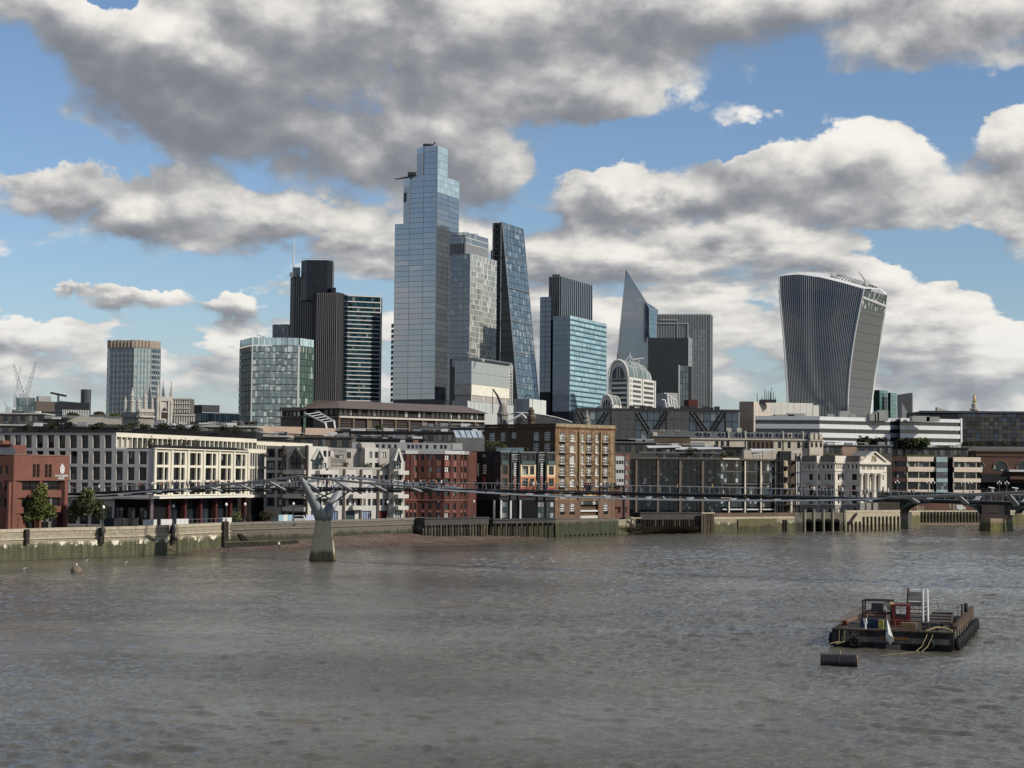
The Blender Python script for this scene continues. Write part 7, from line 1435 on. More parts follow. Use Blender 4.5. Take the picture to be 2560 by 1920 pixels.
 for k, (y0, y1) in enumerate(((1141, 1150), (1162, 1173), (1184, 1196), (1206, 1214))): T.piece('white_board', f, U(1537), U(1558.5), 0, 1.0, z(y1), z(y0), wt)
 for y0, y1 in ((1150, 1162), (1173, 1184), (1196, 1206)): T.window(f, U(1537.5), U(1558), z(y1), z(y0), .9, (g_room, frame_w, 3, 1, .14))
 T.mb('rear', rb).prism([f.pt(0, -.5, 0).to_2d(), f.pt(f.L, -.5, 0).to_2d(), f.B + Vector((0, 10)), f.A + Vector((0, 10))], GZ0, z(1136)); [T.piece('pipe', f, U(p), U(p) + .2, .05, .3, GZ0, z(1137), dark_metal) for p in (1559.5, 1561)]; T.done()
t_warehouse()
def t_black_office():
 pier = mat('tan_pier', L(126, 110, 97), .85, .1); sl = mat('grey_slab', L(104, 98, 92), .8, .1); cp = mat('cream_post', L(222, 212, 186), .7, .05); g = glass('glass_frame_office', L(12, 17, 22), 1.55, .05, .9, (.8, .9), .08, (.07, .09, .09)); g2 = glass('glass_frame_lit', L(40, 52, 56), 1.6, .05, .9, (.8, 1.2), .2, (.38, .42, .40))
 l = face(1800, 1215, 560, 6, 1574, 1805); r = face(1805, 1215, l.B.y, 20, 1805, 1946)
 T = Thing('black_framed_office', 'dark glass riverside office framed by tan piers and cream posts', 'office building', (*l.A, GZ0)); z = lambda y: l.z(1700, y); zr = lambda y: r.z(1850, y)
 T.mb('core', void).prism([l.pt(0, -1.4, 0).to_2d(), l.pt(l.L, -1.4, 0).to_2d(), r.pt(r.L, -1.4, 0).to_2d(), r.B + Vector((0, 16)), l.A + Vector((0, 16))], GZ0, z(1146))
 pp = [1574, 1591, 1645, 1701, 1757, 1804]
 for a, b in zip(pp[:-1], pp[1:]):
  ua, ub = l.u(a, 1215), l.u(b, 1215); n = max(2, int((ub - ua) / 1.6))
  for (y0, y1) in ((1149, 1170), (1172, 1190), (1192, 1210), (1212, 1230), (1232, 1252), (1254, 1280)):
   for i in range(n): T.piece('glass_panel', l, ua + (ub - ua) * i / n + .06, ua + (ub - ua) * (i + 1) / n - .06, -1.0, -.9, z(y1), z(y0), g, .004)
  for y in (1171, 1191, 1211, 1231, 1253): T.piece('floor_band', l, ua, ub, -1.1, -.85, z(y + 1), z(y - .8), mat('dim_band', L(44, 46, 50), .6))
 for p in pp[1:-1]: u = l.u(p, 1215); T.piece('pier', l, u - .35, u + .35, -.9, .1, GZ0, z(1147.5), pier)
 T.piece('roof_slab', l, 0, l.L, -1.6, .5, z(1148), z(1144), sl); T.piece('roof_slab', r, 0, r.L, -1.6, .5, zr(1150.5), zr(1146.5), sl); T.piece('slab_end', r, r.u(1805, 1150), r.u(1846, 1150), .5, .6, zr(1149), zr(1145.5), cp)
 for a, b in ((1805, 1822), (1822, 1862), (1865, 1901), (1904, 1938)):
  ua, ub = r.u(a, 1215), r.u(b, 1215); n = max(2, int((ub - ua) / 1.3))
  for (y0, y1) in ((1152, 1176), (1180, 1206), (1214, 1236), (1250, 1268)):
   for i in range(n): T.piece('glass_panel', r, ua + (ub - ua) * i / n + .05, ua + (ub - ua) * (i + 1) / n - .05, -1.0, -.9, zr(y1), zr(y0), g2 if random.random() < .5 else g, .004)
  for y, m_ in ((1178, sl), (1209, sl), (1243, cp)): T.piece('floor_band', r, ua, ub, -1.1, -.7, zr(y + 2.4), zr(y - 1.2), m_)
  T.piece('white_bench', r, ua + .5, ub - .3, -.6, -.4, zr(1275), zr(1272), white_metal)
 for p, y0 in ((1863, 1150), (1902.5, 1150), (1940, 1150), (1823, 1250)): u = r.u(p, 1215); T.piece('cream_post', r, u - .22, u + .22, -.5, .1, GZ0, zr(y0), cp)
 T.piece('glass_panel', l, l.u(1650, 1130), l.L, -3.2, -3.0, z(1144), z(1133), g2); T.piece('penthouse_roof', l, l.u(1600, 1130), l.L, -8, -2, z(1133), z(1130), roof_grey)
 for k in range(30): u = l.L * (.15 + .026 * k); T.piece('roof_post', l, u, u + .15, -.4, -.3, z(1144), z(1139), dark_metal)
 T.piece('roof_rail', l, l.L * .15, l.L * .93, -.4, -.3, z(1139.5), z(1138.6), dark_metal)
 T.done()
 for px, y, s, lb in ((1742, 1140, 4.2, 'leafy dark roof garden tree on the black framed office'), (1722, 1142, 2.6, 'lower leafy roof garden bush beside the roof garden tree'), (1775, 1142, 2.4, 'spreading roof garden bush beside the white canopy'), (1850, 1144, 3.0, 'round olive bush under the roof canopy'), (1815, 1146, 2.0, 'small dark bush at the edge of the roof canopy')):
  f = l if px < 1800 else r; c = f.pt(f.u(px, 1140), -3.2, z(1144)); shrub('roof_bush', lb, (c.x, c.y, c.z), s, s * .9, foliage_dark if s > 2.5 else foliage_mid, 'bushes of the office roof garden', 200, .28)
 for a, b, y, w, lb in ((1620, 1705, 1116, -12, 'long white folded canopy roof above the black framed office'), (1690, 1805, 1120, -9, 'white flat canopy beyond the roof garden tree'), (1880, 1940, 1124, -8, 'grey white canopy tilted near the stair tower'), (1884, 1904, 1134, -4, 'small white parasol cover on the office roof')):
  f = face((a + b) / 2, y, 572 - w * .2, 4, a, b); T = Thing('roof_canopy', lb, 'canopy', (*f.A, z(1144))); b_ = MB(); zz = f.z((a + b) / 2, y); b_.hexa([f.pt(0, 0, zz - .6), f.pt(f.L, 0, zz - .25), f.pt(f.L, -4, zz + .1), f.pt(0, -4, zz), f.pt(0, 0, zz - .4), f.pt(f.L, 0, zz), f.pt(f.L, -4, zz + .4), f.pt(0, -4, zz + .3)]); T.part('canopy', b_, white_metal)
  b_ = MB(); [b_.tube([f.pt(f.L * t, -2, z(1145)), f.pt(f.L * t, -2, zz - .1)], .1, 4) for t in (.1, .5, .9)]; T.part('post', b_, grey_metal)
 # steel stair tower
 s = face(1943, 1215, r.B.y - 1, 8, 1940, 2001); T = Thing('stair_tower', 'open steel stair tower of dark posts and pale treads', 'stair tower', (*s.A, GZ0)); zs = lambda y: s.z(1970, y)
 for p in (1942, 1950, 1957, 1975, 1989, 2000): u = s.u(p, 1215); b = MB(); b.tube([s.pt(u, 0, GZ0), s.pt(u, 0, zs(1134))], .25, 5); T.part('post', b, dark_metal)
 for y in (1152, 1181, 1209, 1238, 1262): T.piece('landing', s, 0, s.L, -3, .2, zs(y + 1.2), zs(y - .6), dark_metal)
 for k, y in enumerate((1160, 1187, 1217)): c = s.pt(s.u(1963, y), -.6, zs(y + 7)); b = MB(); b.lathe(c, [(.9, 0), (1.1, .3), (1.1, 1.7), (.9, 2.0)], 10); T.part('drum', b, mat('drum_cream', L(190, 176, 140), .6))
 for k in range(5):
  y0 = 1152 + k * 28
  for j in range(7): T.piece('tread', s, s.u(1966 + j * 1.6, 1200), s.u(1968 + j * 1.6, 1200), -1.6, .1, zs(y0 + 26 - j * 3.6), zs(y0 + 25 - j * 3.6), cp)
 T.piece('glass_wall', s, s.u(1992, 1215), s.L, -.4, -.3, GZ0, zs(1140), glass('glass_frame_lit', L(40, 52, 56))); [T.piece('white_strip', s, s.u(p, 1215), s.u(p + 2.4, 1215), -.2, .1, zs(1262), zs(1152), white_metal) for p in (1990.5, 1996)]; T.piece('brown_wall', s, 0, s.L, -4, -3.2, GZ0, zs(1150), mat('umber_wall', L(112, 92, 70), .9)); T.piece('roof_plate', s, s.u(1978, 1130), s.L, -3, .3, zs(1131), zs(1127.5), white_metal); T.mb('roof_glass', glass('glass_frame_office', L(15, 20, 26))).fbox(s, s.u(1950, 1130), s.u(1978, 1130), -3, 0, zs(1152), zs(1128)); T.piece('cream_post', s, s.u(1976, 1270), s.u(1981, 1270), -.2, .2, GZ0, zs(1250), cp); T.done()
t_black_office()
def t_hall():
 wt = mat('hall_stucco', L(232, 222, 204), .8, .06, .25, streak=.25); gs = mat('hall_base', L(150, 146, 140), .9, .12, streak=.4); gl = glass('glass_hall', L(28, 26, 28), 1.55, .07, .5, (1, 2), .1, (.3, .2, .15)); st = (gl, frame_b, 2, 3, .07); rf = mat('hall_lead_roof', L(150, 146, 138), .7)
 px = [2000.7, 2005, 2041.6, 2051.5, 2087.5, 2116, 2150, 2217]; ang = [30, -42, 30, -42, 30, -42, 26]; Y = 612; F = []
 for i in range(7): F.append(face(px[i], 1210, Y, ang[i], px[i], px[i + 1])); Y = F[-1].B.y
 T = Thing('classical_hall', 'cream classical hall with a columned portico and stepped bays', 'hall', (*F[-1].A, GZ0));
 specs = [[], [(2017, 2022, 2), (2027, 2031, 3), (2023, 2032, 1)], [(2045.5, 2050, 1)], [(2062, 2065, 1), (2068.5, 2077, 1), (2080, 2082.5, 1)], [(2094.5, 2099, 1), (2101.5, 2103, 1), (2105, 2109.5, 1), (2111.5, 2113, 1)], [(2130, 2142, 1)], []]
 att = [[], [(2013.5, 2016), (2021, 2026), (2031, 2034)], [(2045, 2047), (2049, 2050.5)], [(2057, 2061), (2067, 2072), (2077, 2081)], [(2091, 2093), (2096, 2098), (2101, 2103), (2106, 2108), (2110, 2112)], [(2119.5, 2122), (2130, 2134), (2139, 2143)], []]
 for i, f in enumerate(F):
  pm = (px[i] + px[i + 1]) / 2; z = lambda y: f.z(pm, y); main = [c[:2] for c in specs[i] if c[2] == 1]
  hs = [(f.u(a, 1210), f.u(b, 1210), z(y1), z(y0)) for a, b in main for y0, y1 in ((1184.5, 1200), (1213, 1238), (1246, 1259))] + [(f.u(a, 1165), f.u(b, 1165), z(1172), z(1162)) for a, b in att[i]]
  if i < 6:
   T.wall(f, 0, f.L, z(1262), z(1150), hs, wt, .35); [T.window(f, *h, -.3, st) for h in hs]
   ar = [(f.L * .3, f.L * .7, GZ0, z(1270))] if f.L > 2 else []
   T.wall(f, 0, f.L, GZ0 - .3, z(1262), ar, gs, .6, 'rusticated_base'); [T.piece('dark_arch', f, h[0], h[1], -.7, -.55, h[2], h[3], void) for h in ar]
   T.piece('cornice', f, -.1, f.L + .1, -.2, .55, z(1158.5), z(1155), wt); T.piece('parapet', f, 0, f.L, -.4, .15, z(1154.5), z(1139.5), wt if i % 2 == 0 else mat('hall_parapet_shaded', L(140, 126, 114), .9)); T.piece('string_course', f, 0, f.L, 0, .25, z(1178), z(1176), wt)  # parapet greyer on faces turned from the sun, shade put into the colour
   if f.L > 3: u = f.L / 2; b = MB(); b.tube([f.pt(u - 1.4, .15, z(1209)), f.pt(u, .15, z(1205.5)), f.pt(u + 1.4, .15, z(1209))], .14, 4); T.part('window_hood', b, wt)
 f = F[6]; z = lambda y: f.z(2185, y); U = lambda p: f.u(p, 1210)
 fi = f.off(-3.0); T.wall(fi, 0, f.L, GZ0, z(1160), [], mat('portico_inner', L(190, 176, 152), .8), .3, 'inner_wall')
 for p in (2156, 2174, 2192): T.window(fi, fi.u(p, 1210), fi.u(p + 8, 1210), z(1238), z(1190), .08, (gl, frame_b, 2, 4, .08))
 T.wall(f, U(2203), f.L, z(1262), z(1180), [(U(2206.5), U(2210), z(1200), z(1187)), (U(2206.5), U(2210), z(1238), z(1216))], wt, .35); T.piece('end_wall', f, U(2203), f.L, -3, -.4, GZ0, z(1180), wt)
 hs = [(U(p), U(p + 2.2), z(1174), z(1164.5)) for p in (2154.5, 2157.8, 2161, 2168, 2171.4, 2174.8, 2178, 2184, 2187.4, 2190.8, 2197, 2200.4, 2204, 2208)]
 T.wall(f, 0, f.L, z(1183), z(1160.5), hs, wt, .4, 'entablature'); [T.piece('attic_opening', f, *h[:2], -.45, -.35, *h[2:], void) for h in hs]
 T.piece('cornice', f, -.8, f.L + 1.0, -1.5, 1.0, z(1161), z(1155.5), wt)
 ua, ub = -.6, f.L + .8; um = (ua + ub) / 2; zb, za = z(1155.5), z(1127); b = MB(); pts = [f.pt(ua + 1.2, .2, zb), f.pt(ub - 1.2, .2, zb), f.pt(um, .2, za - 1.0)]; b.poly(pts); T.part('tympanum', b, wt)
 for u0 in (ua, ub): b = MB(); d = .55 if u0 == ua else -.55; b.hexa([f.pt(min(u0, u0 + d * 2), .8, zb), f.pt(max(u0, u0 + d * 2), .8, zb), f.pt(max(u0, u0 + d * 2), -.6, zb), f.pt(min(u0, u0 + d * 2), -.6, zb), f.pt(um - .5, .8, za - .2), f.pt(um + .5, .8, za - .2), f.pt(um + .5, -.6, za - .2), f.pt(um - .5, -.6, za - .2)]); T.part('raking_cornice', b, wt)
 b = T.mb('pediment_roof', rf); b.poly([f.pt(ua, .6, zb), f.pt(um, .6, za), f.pt(um, -9, za), f.pt(ua, -9, zb)]); b.poly([f.pt(um, .6, za), f.pt(ub, .6, zb), f.pt(ub, -9, zb), f.pt(um, -9, za)])
 b = MB(); cz = z(1148); [b.tube([f.pt(um + x0, .3, cz + y0), f.pt(um + x1, .3, cz + y1)], .22, 5) for x0, y0, x1, y1 in ((-.9, -.8, -.5, 1.2), (.9, -.8, .5, 1.2), (-.5, 1.2, 0, .2), (.5, 1.2, 0, .2), (0, .2, 0, -.8))]; T.part('pediment_relief', b, mat('relief_gold', L(206, 186, 140), .7))
 for k, p in enumerate((2151.5, 2167, 2184.5, 2199.5)):
  c = f.pt(U(p), .1, GZ0); H = z(1184) - GZ0; h0 = z(1258) - GZ0; b = MB(); b.lathe((c.x, c.y, GZ0), [(1.0, h0), (1.0, h0 + .3), (.82, h0 + .5), (.72, H - .9), (.85, H - .7), (1.05, H - .2), (1.05, H)], 14); T.part('column', b, wt, smooth=True); T.piece('pedestal', f, U(p) - 1.0, U(p) + 1.0, -.9, 1.1, GZ0 - .3, GZ0 + h0, gs)
 T.piece('dark_arch', f, 0, f.L, -2.8, -2.6, GZ0, z(1265), void)
 T.mb('rear', wt).prism([F[1].pt(0, -.8, 0).to_2d()] + [g_.pt(g_.L, -.8, 0).to_2d() for g_ in F[1:6]] + [f.pt(f.L, -3.2, 0).to_2d(), f.B + Vector((0, 14)), F[0].A + Vector((0, 12))], GZ0, F[3].z(2070, 1141))
 c = F[5].pt(0, -8, 0); T.mb('roof_house', mat('roof_house', L(168, 138, 118), .85)).prism([P(x, 1130, 626).to_2d() for x in (2106, 2142)] + [P(x, 1130, 634).to_2d() for x in (2142, 2106)], GZ0 + 12, P(2120, 1117, 626).z); T.done()
 for pxx, yy, lb in ((2035, 1140, 'low roof plant at the near end of the cream hall'), (2073, 1139, 'long low hedge behind the hall parapet'), (2100, 1139, 'green hedge clump on the hall roof')): c = P(pxx, yy + 3, 616); shrub('roof_hedge', lb, (c.x, c.y, c.z - .6), 2.6, 1.7, foliage_mid if pxx == 2073 else foliage_dark, 'hedges on the hall roof', 110, .22)
t_hall()
def t_banded():
 pk = mat('pink_band', L(240, 218, 194), .85, .07, .25, streak=.2); br = mat('shaded_brown_band', L(116, 82, 70), .9, .12); gl = glass('glass_banded', L(28, 36, 38), 1.55, .07, .8, (1, 1.5), .15, (.3, .33, .3)); st = (gl, frame_d, 3, 1, .1); wp = mat('cream_pier', L(214, 200, 176), .8)
 w = face(2266, 1190, 692, -12, 2214, 2266); s = face(2266, 1190, 692, 6, 2266, 2452); T = Thing('banded_pink_office', 'low office of pale pink bands, ribbon windows and a glazed stair', 'office building', (*s.A, GZ0)); z = lambda y: s.z(2300, y); U = lambda p: s.u(p, 1190)
 T.mb('core', void).prism([w.pt(0, -1, 0).to_2d(), w.pt(w.L, -1, 0).to_2d(), s.pt(0, -1, 0).to_2d(), s.pt(s.L, -1, 0).to_2d(), s.B + Vector((0, 14)), w.A + Vector((0, 14))], GZ0, z(1143))
 rowsB = [(1142, 1153.5), (1167, 1179), (1195, 1204.5), (1224, 1233)]; rowsG = [(1153.5, 1167), (1179, 1195), (1204.5, 1224)]
 for a, b, o in ((2267.5, 2334, 0), (2383, 2451, 0)):
  for k, (y0, y1) in enumerate(rowsB): d = 2 if k == 1 else 0; T.piece('pink_band', s, U(a + d), U(b + d * 2), -.6, .4, z(y1), z(y0), pk)
  for y0, y1 in rowsG:
   n = 2
   for i in range(n): T.window(s, U(a + 1 + (b - a - 12) * i / n), U(a + 1 + (b - a - 12) * (i + 1) / n), z(y1), z(y0), -.5, st);
   for p in (a - .5, a + (b - a) * .42, a + (b - a) * .83): T.piece('pier', s, U(p), U(p + 2), -.5, .1, z(y1), z(y0), wp)
 for k, (y0, y1) in enumerate(rowsB): T.piece('shaded_brown_band', w, 0, w.L, -.5, .3, z(y1), z(y0), br)  # shaded side: pink bands turned brown, shade put into the colour
 for y0, y1 in rowsG:
  for (ua, ub) in even(0, w.L, 2, .9): T.window(w, ua, ub, z(y1), z(y0), -.4, st)
 gs = face(2340, 1190, s.pt(U(2340), 1, 0).y, 2, 2339, 2372); tl = glass('glass_stair', L(150, 172, 174), 1.7, .1, .3)
 for y0, y1 in ((1142, 1155), (1170, 1180), (1196, 1205), (1224, 1231.5)): T.piece('stair_panel', gs, .3, gs.L - .5, -.3, .1, z(y1), z(y0), tl)
 for y0, y1 in ((1155, 1170), (1180, 1196), (1205, 1224)): T.window(gs, .3, gs.L - .5, z(y1), z(y0), -.2, (gl, grey_metal, 5, 5, .12))
 T.piece('ground_wall', s, 0, s.L, -.8, -.4, GZ0, z(1233), br)
 T.mb('roof_planting', foliage_mid).fbox(s, 0, U(2340), -6, -1, z(1142), z(1139)); T.piece('roof_rail', s, 0, U(2345), -.4, -.3, z(1138), z(1137), foliage_mid); T.done()
 for px, lb in ((2400, 'clipped green planter hedge on the banded office, shorter part'), (2425, 'clipped green planter hedge on the banded office, longer part')): c = s.pt(U(px), -2, z(1143)); shrub('planter_hedge', lb, (c.x, c.y, c.z - .4), 2.6, 1.9, foliage_mid, 'planter hedges on the banded office', 150, .2)
 # brick arcade at the edge of the picture
 bk = mat('arcade_brick', L(104, 76, 62), .9, .15, .3); f = face(2500, 1150, 725, 0, 2440, 2680); T = Thing('brick_arcade', 'long brown brick arcade with round arched windows below the planted roof', 'building', (*f.A, GZ0)); zz = lambda y: f.z(2500, y); hs = []
 def arch(uc, r, zs, zb):
  b = MB(); n = 10; pts = [f.pt(uc + r * math.cos(math.pi * k / n), .1, zs + r * math.sin(math.pi * k / n)) for k in range(n + 1)]; b.poly([f.pt(uc - r, .1, zb), f.pt(uc + r, .1, zb)] + pts); T.part('arch_window', b, gl)
  b = MB(); b.tube([f.pt(uc + (r + .25) * math.cos(math.pi * k / n), .15, zs + (r + .25) * math.sin(math.pi * k / n)) for k in range(n + 1)], .28, 4); T.part('arch_ring', b, mat('arch_ring', L(128, 98, 78), .9))
 T.mb('wall', bk).prism([f.A, f.B, f.B + Vector((0, 14)), f.A + Vector((0, 14))], GZ0, zz(1127)); T.piece('cornice', f, 0, f.L, 0, .5, zz(1130), zz(1126.5), bk); T.piece('string_course', f, 0, f.L, 0, .3, zz(1141), zz(1139), bk)
 for p in (2443, 2501, 2559, 2617): arch(f.u(p, 1170), (f.u(2518, 1170) - f.u(2484, 1170)) / 2, zz(1170), zz(1177))
 T.piece('awning', f, f.u(2450, 1190), f.u(2520, 1190), 0, 2, zz(1206), zz(1184), mat('awning_dark', L(40, 38, 42), .8)); T.piece('white_awning', f, f.u(2517, 1176), f.L, 0, 3.5, zz(1179), zz(1174), white_metal); T.piece('balcony', f, f.u(2520, 1190), f.L, 0, 3, zz(1198), zz(1191), bk); T.piece('dark_base', f, 0, f.L, 0, .4, GZ0, zz(1207), void)
 for k in range(26): u = f.L * k / 26; T.piece('roof_rail_post', f, u, u + .12, -.3, -.2, zz(1126.5), zz(1119), grey_metal)
 T.piece('roof_rail', f, 0, f.L, -.3, -.2, zz(1120), zz(1118.8), grey_metal); T.done()
t_banded()
# ================================================================== river walls, bridges, barge, trees, people
def quay_mat(name, top, low, zl, lime=0.0, joint=.8):
 mt = bpy.data.materials.new(name); mt.use_nodes = True; nt = mt.node_tree; nt.nodes.clear(); T = NT(nt); pos = T.n('ShaderNodeNewGeometry').outputs['Position']; sp = T.n('ShaderNodeSeparateXYZ', {0: pos})
 a = T.n('ShaderNodeTexNoise', {'Vector': pos, 'Scale': .35, 'Detail': 5.0, 'Roughness': .65}); b = T.n('ShaderNodeTexNoise', {'Vector': T.v('MULTIPLY', pos, (1, 1, .12)), 'Scale': 1.1, 'Detail': 4.0}); c = T.n('ShaderNodeTexNoise', {'Vector': pos, 'Scale': 2.6, 'Detail': 5.0, 'Roughness': .7})
 z = T.m('ADD', sp.outputs[2], T.m('MULTIPLY_ADD', a.outputs[0], 2.2, -1.1)); z = T.m('ADD', z, T.m('MULTIPLY_ADD', b.outputs[0], .9, -.45))
 st = T.mix(T.ss(c.outputs[0], .3, .7), tuple(x * .62 for x in top), top); al = T.mix(T.ss(b.outputs[0], .35, .65), tuple(x * .5 for x in low), low)
 col = T.mix(T.ss(z, zl - .5, zl + .5), al, st)
 br = T.n('ShaderNodeTexBrick', {'Vector': T.n('ShaderNodeCombineXYZ', {0: T.v('DOT_PRODUCT', pos, (.66, .75, 0), out=1), 1: sp.outputs[2], 2: 0.0}).outputs[0], 'Color1': (1, 1, 1, 1), 'Color2': (.8, .8, .78, 1), 'Mortar': (.42, .4, .38, 1), 'Scale': 1.0, 'Mortar Size': .035, 'Brick Width': 1.5, 'Row Height': .6}); col = T.mix(joint, col, br.outputs[0], 'MULTIPLY')
 col = T.mix(T.ss(T.m('ADD', sp.outputs[2], T.m('MULTIPLY', c.outputs[0], .8)), .9, .2, 0, .75), col, L(44, 40, 32))
 if lime:
  lz = T.m('MULTIPLY', T.ss(z, zl - .55, zl - .2), T.ss(z, zl + .75, zl + .35)); lm = T.m('MULTIPLY', lz, T.ss(a.outputs[0], .54, .58)); col = T.mix(T.m('MULTIPLY', lm, lime), col, L(206, 198, 178))
 bp = T.n('ShaderNodeBump', {'Height': c.outputs[0], 'Strength': .6, 'Distance': .2}); bs = T.n('ShaderNodeBsdfPrincipled', {'Base Color': col, 'Roughness': .85, 'Normal': bp.outputs[0]}); o = T.n('ShaderNodeOutputMaterial'); nt.links.new(bs.outputs[0], o.inputs[0]); return mt
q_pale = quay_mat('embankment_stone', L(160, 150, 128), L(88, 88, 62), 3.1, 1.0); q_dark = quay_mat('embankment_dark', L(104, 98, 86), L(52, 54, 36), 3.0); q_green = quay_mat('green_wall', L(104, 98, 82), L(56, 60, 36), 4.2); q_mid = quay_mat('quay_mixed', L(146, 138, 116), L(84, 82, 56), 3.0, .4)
timber = mat('river_timber', L(52, 46, 38), .9, .3, .8, streak=.6); timber_g = mat('weathered_pile', L(104, 94, 74), .9, .3, .8, streak=.6); dark_beam = mat('dark_platform', L(74, 72, 70), .85, .15, streak=.4); cope = mat('coping_stone', L(190, 178, 150), .9, .15, .5, streak=.5)
def quay(name, label, pts, zt, m_, cap=None, th=1.6, capname='coping_stone', fend=(), base=-1.2, cl=3.6, course=0):
 """a wall along plan points with its coping stones and timber fenders"""
 pts = [Vector((p[0], p[1])) for p in pts]; T = Thing(name, label, 'river wall', (*pts[0], 0)); acc = 0
 for i in range(len(pts) - 1):
  f = Fr(pts[i], pts[i + 1]); b = MB(); b.hexa([f.pt(0, .25, base), f.pt(f.L, .25, base), f.pt(f.L, -th, base), f.pt(0, -th, base), f.pt(0, 0, zt), f.pt(f.L, 0, zt), f.pt(f.L, -th, zt), f.pt(0, -th, zt)]); T.part('wall', b, m_)
  if cap:
   n = max(1, int(f.L / cl))
   for k in range(n): T.piece(capname, f, f.L * k / n + .03, f.L * (k + 1) / n - .03, -.5, .12, zt - .45 - random.uniform(0, .05), zt + .12, cap, .004)
  if course: T.piece('string_course', f, 0, f.L, .0, .3, course, course + .3, cap or m_)
 T.done(); return T
def bank(pxs): return [(v.x, v.y) for v in pxs]
A_ = [GZ(-500, 1430), GZ(-60, 1408), GZ(152, 1397), GZ(337, 1391), GZ(574, 1375)]
t = quay('embankment_wall', 'long pale embankment wall with green weed and lime patches, below the school', bank(A_), 6.0, q_pale, cope, course=4.0)
fw = [Fr(A_[i], A_[i + 1]) for i in range(4)]
for px in (62, 250, 427, 555):
 f = fw[1] if px < 152 else fw[2] if px < 337 else fw[3]; b = MB(); u = f.u(px, 1350); z0 = f.z(px, 1360 if px < 500 else 1372); b.fbox(f, u - .5, u + .5 + (1 if px > 500 else 0), .25, .75, z0, 6.0 if px < 500 else 6.4); t.part('timber_fender', b, timber)
f = fw[3];
for k in range(2): b = MB(); a, c = f.hit(588 + k * 6, 1335), f.hit(612 + k * 6, 1370); b.tube([f.pt(a[0], .8, a[1]), f.pt(c[0], 2.5, max(c[1], .2))], .22, 5); t.part('sloping_timber', b, timber)
B_ = [GZ(574, 1375).to_2d(), P(900, 1298, 433).to_2d(), P(1062, 1293, 459).to_2d()]
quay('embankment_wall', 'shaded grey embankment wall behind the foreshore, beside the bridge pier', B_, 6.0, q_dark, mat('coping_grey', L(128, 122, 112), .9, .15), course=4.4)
f = Fr(GZ(560, 1376).to_2d() + Vector((0, -1.2)), P(745, 1350, 408).to_2d()); T = Thing('timber_fence', 'low dark timber barrier along the top of the foreshore', 'barrier', (*f.A, 0));
for k in range(5): T.piece('plank', f, f.L * k / 5, f.L * (k + 1) / 5 - .1, 0, .4, .3, 1.7, timber)
T.piece('rail', f, 0, f.L, .0, .5, 1.75, 1.95, timber_g); T.done()
def jetty(label, pa, pb, Ya, Yb, yt, yb_, ybot, n, col, back=None, name='timber_jetty'):
 f = Fr(P(pa, yt, Ya), P(pb, yt, Yb)); T = Thing(name, label, 'jetty', (*f.A, 0)); z1, z0 = f.z((pa + pb) / 2, yt), f.z((pa + pb) / 2, yb_)
 b = MB(); b.fbox(f, 0, f.L, -6, 0, z0, z1); T.part('deck_beam', b, dark_beam); T.piece('edge_beam', f, -.1, f.L + .1, -.3, .25, z1 - .25, z1 + .05, col)
 if back: b = MB(); b.fbox(f, 0, f.L, -5, -1.2, -1, z0); T.part('back_wall', b, back)
 for i in range(n): u = f.L * (i + .5) / n; b = MB(); b.tube([f.pt(u, -.2 + random.uniform(-.1, .1), -1), f.pt(u + random.uniform(-.1, .1), -.2, z0 + .3)], .24, 6); T.part('pile', b, timber_g if random.random() < .5 else timber)
 T.done(); return f
jetty('dark timber jetty with a row of piles under the red brick bay building', 1062, 1222, 452, 468, 1294, 1312, 1338, 22, dark_beam, q_dark)
jetty('grey concrete jetty edge on spaced dark piles before the modern flats', 1233, 1389, 470, 484, 1297, 1308, 1347, 12, dark_beam, q_green)
W1, W2 = P(1388, 1300, 487).to_2d(), P(1546, 1300, 514).to_2d()
t = quay('warehouse_river_wall', 'mossy green river wall under the yellow brick warehouse', [W1, W2], 4.9, q_green); f = Fr(W1, W2)
for k in range(12): b = MB(); p = f.pt(f.L * (.15 + k * .07), .4, .6); b.lathe((p.x, p.y, .35), [(.22, 0), (.28, .25), (.2, .5)], 6); t.part('drain_stub', b, timber)
quay('stone_river_wall', 'short stained stone wall between the warehouse and a timber stair frame', [W2, P(1590, 1300, 524).to_2d()], 4.6, q_mid)
p0, p1 = P(1578, 1300, 518), P(1602, 1300, 520); f = Fr(p0, p1); T = Thing('river_stair_frame', 'dark braced timber frame with a pale top beam standing in the river by the warehouse', 'jetty', (*f.A, 0))
for u in (0, f.L * .5, f.L): b = MB(); b.tube([f.pt(u, 0, -1), f.pt(u, 0, 5)], .18, 5); T.part('post', b, timber)
for z0, z1 in ((.8, 2.8), (2.9, 4.9)): b = MB(); b.tube([f.pt(0, .1, z0), f.pt(f.L, .1, z1)], .12, 4); b.tube([f.pt(f.L, .1, z0), f.pt(0, .1, z1)], .12, 4); T.part('brace', b, timber)
for z_, m_ in ((5.0, cope), (2.85, timber), (.8, timber)): T.piece('beam', f, -.2, f.L + .2, -.2, .2, z_ - .15, z_ + .15, m_)
T.done()
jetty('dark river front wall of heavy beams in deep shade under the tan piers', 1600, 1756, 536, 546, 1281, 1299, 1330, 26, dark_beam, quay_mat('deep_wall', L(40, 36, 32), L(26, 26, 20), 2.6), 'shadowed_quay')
f = Fr(P(1754, 1300, 544), P(1783, 1300, 546)); T = Thing('pile_cluster', 'cluster of tall pale weathered timber piles at the corner of the office quay', 'piles', (*f.A, 0))
for k in range(7): u = f.L * k / 6; b = MB(); b.tube([f.pt(u, .2 * (k % 2), -1), f.pt(u, .2 * (k % 2), f.z(1768, 1282) - random.uniform(0, .3))], .27, 6); T.part('pile', b, timber_g)
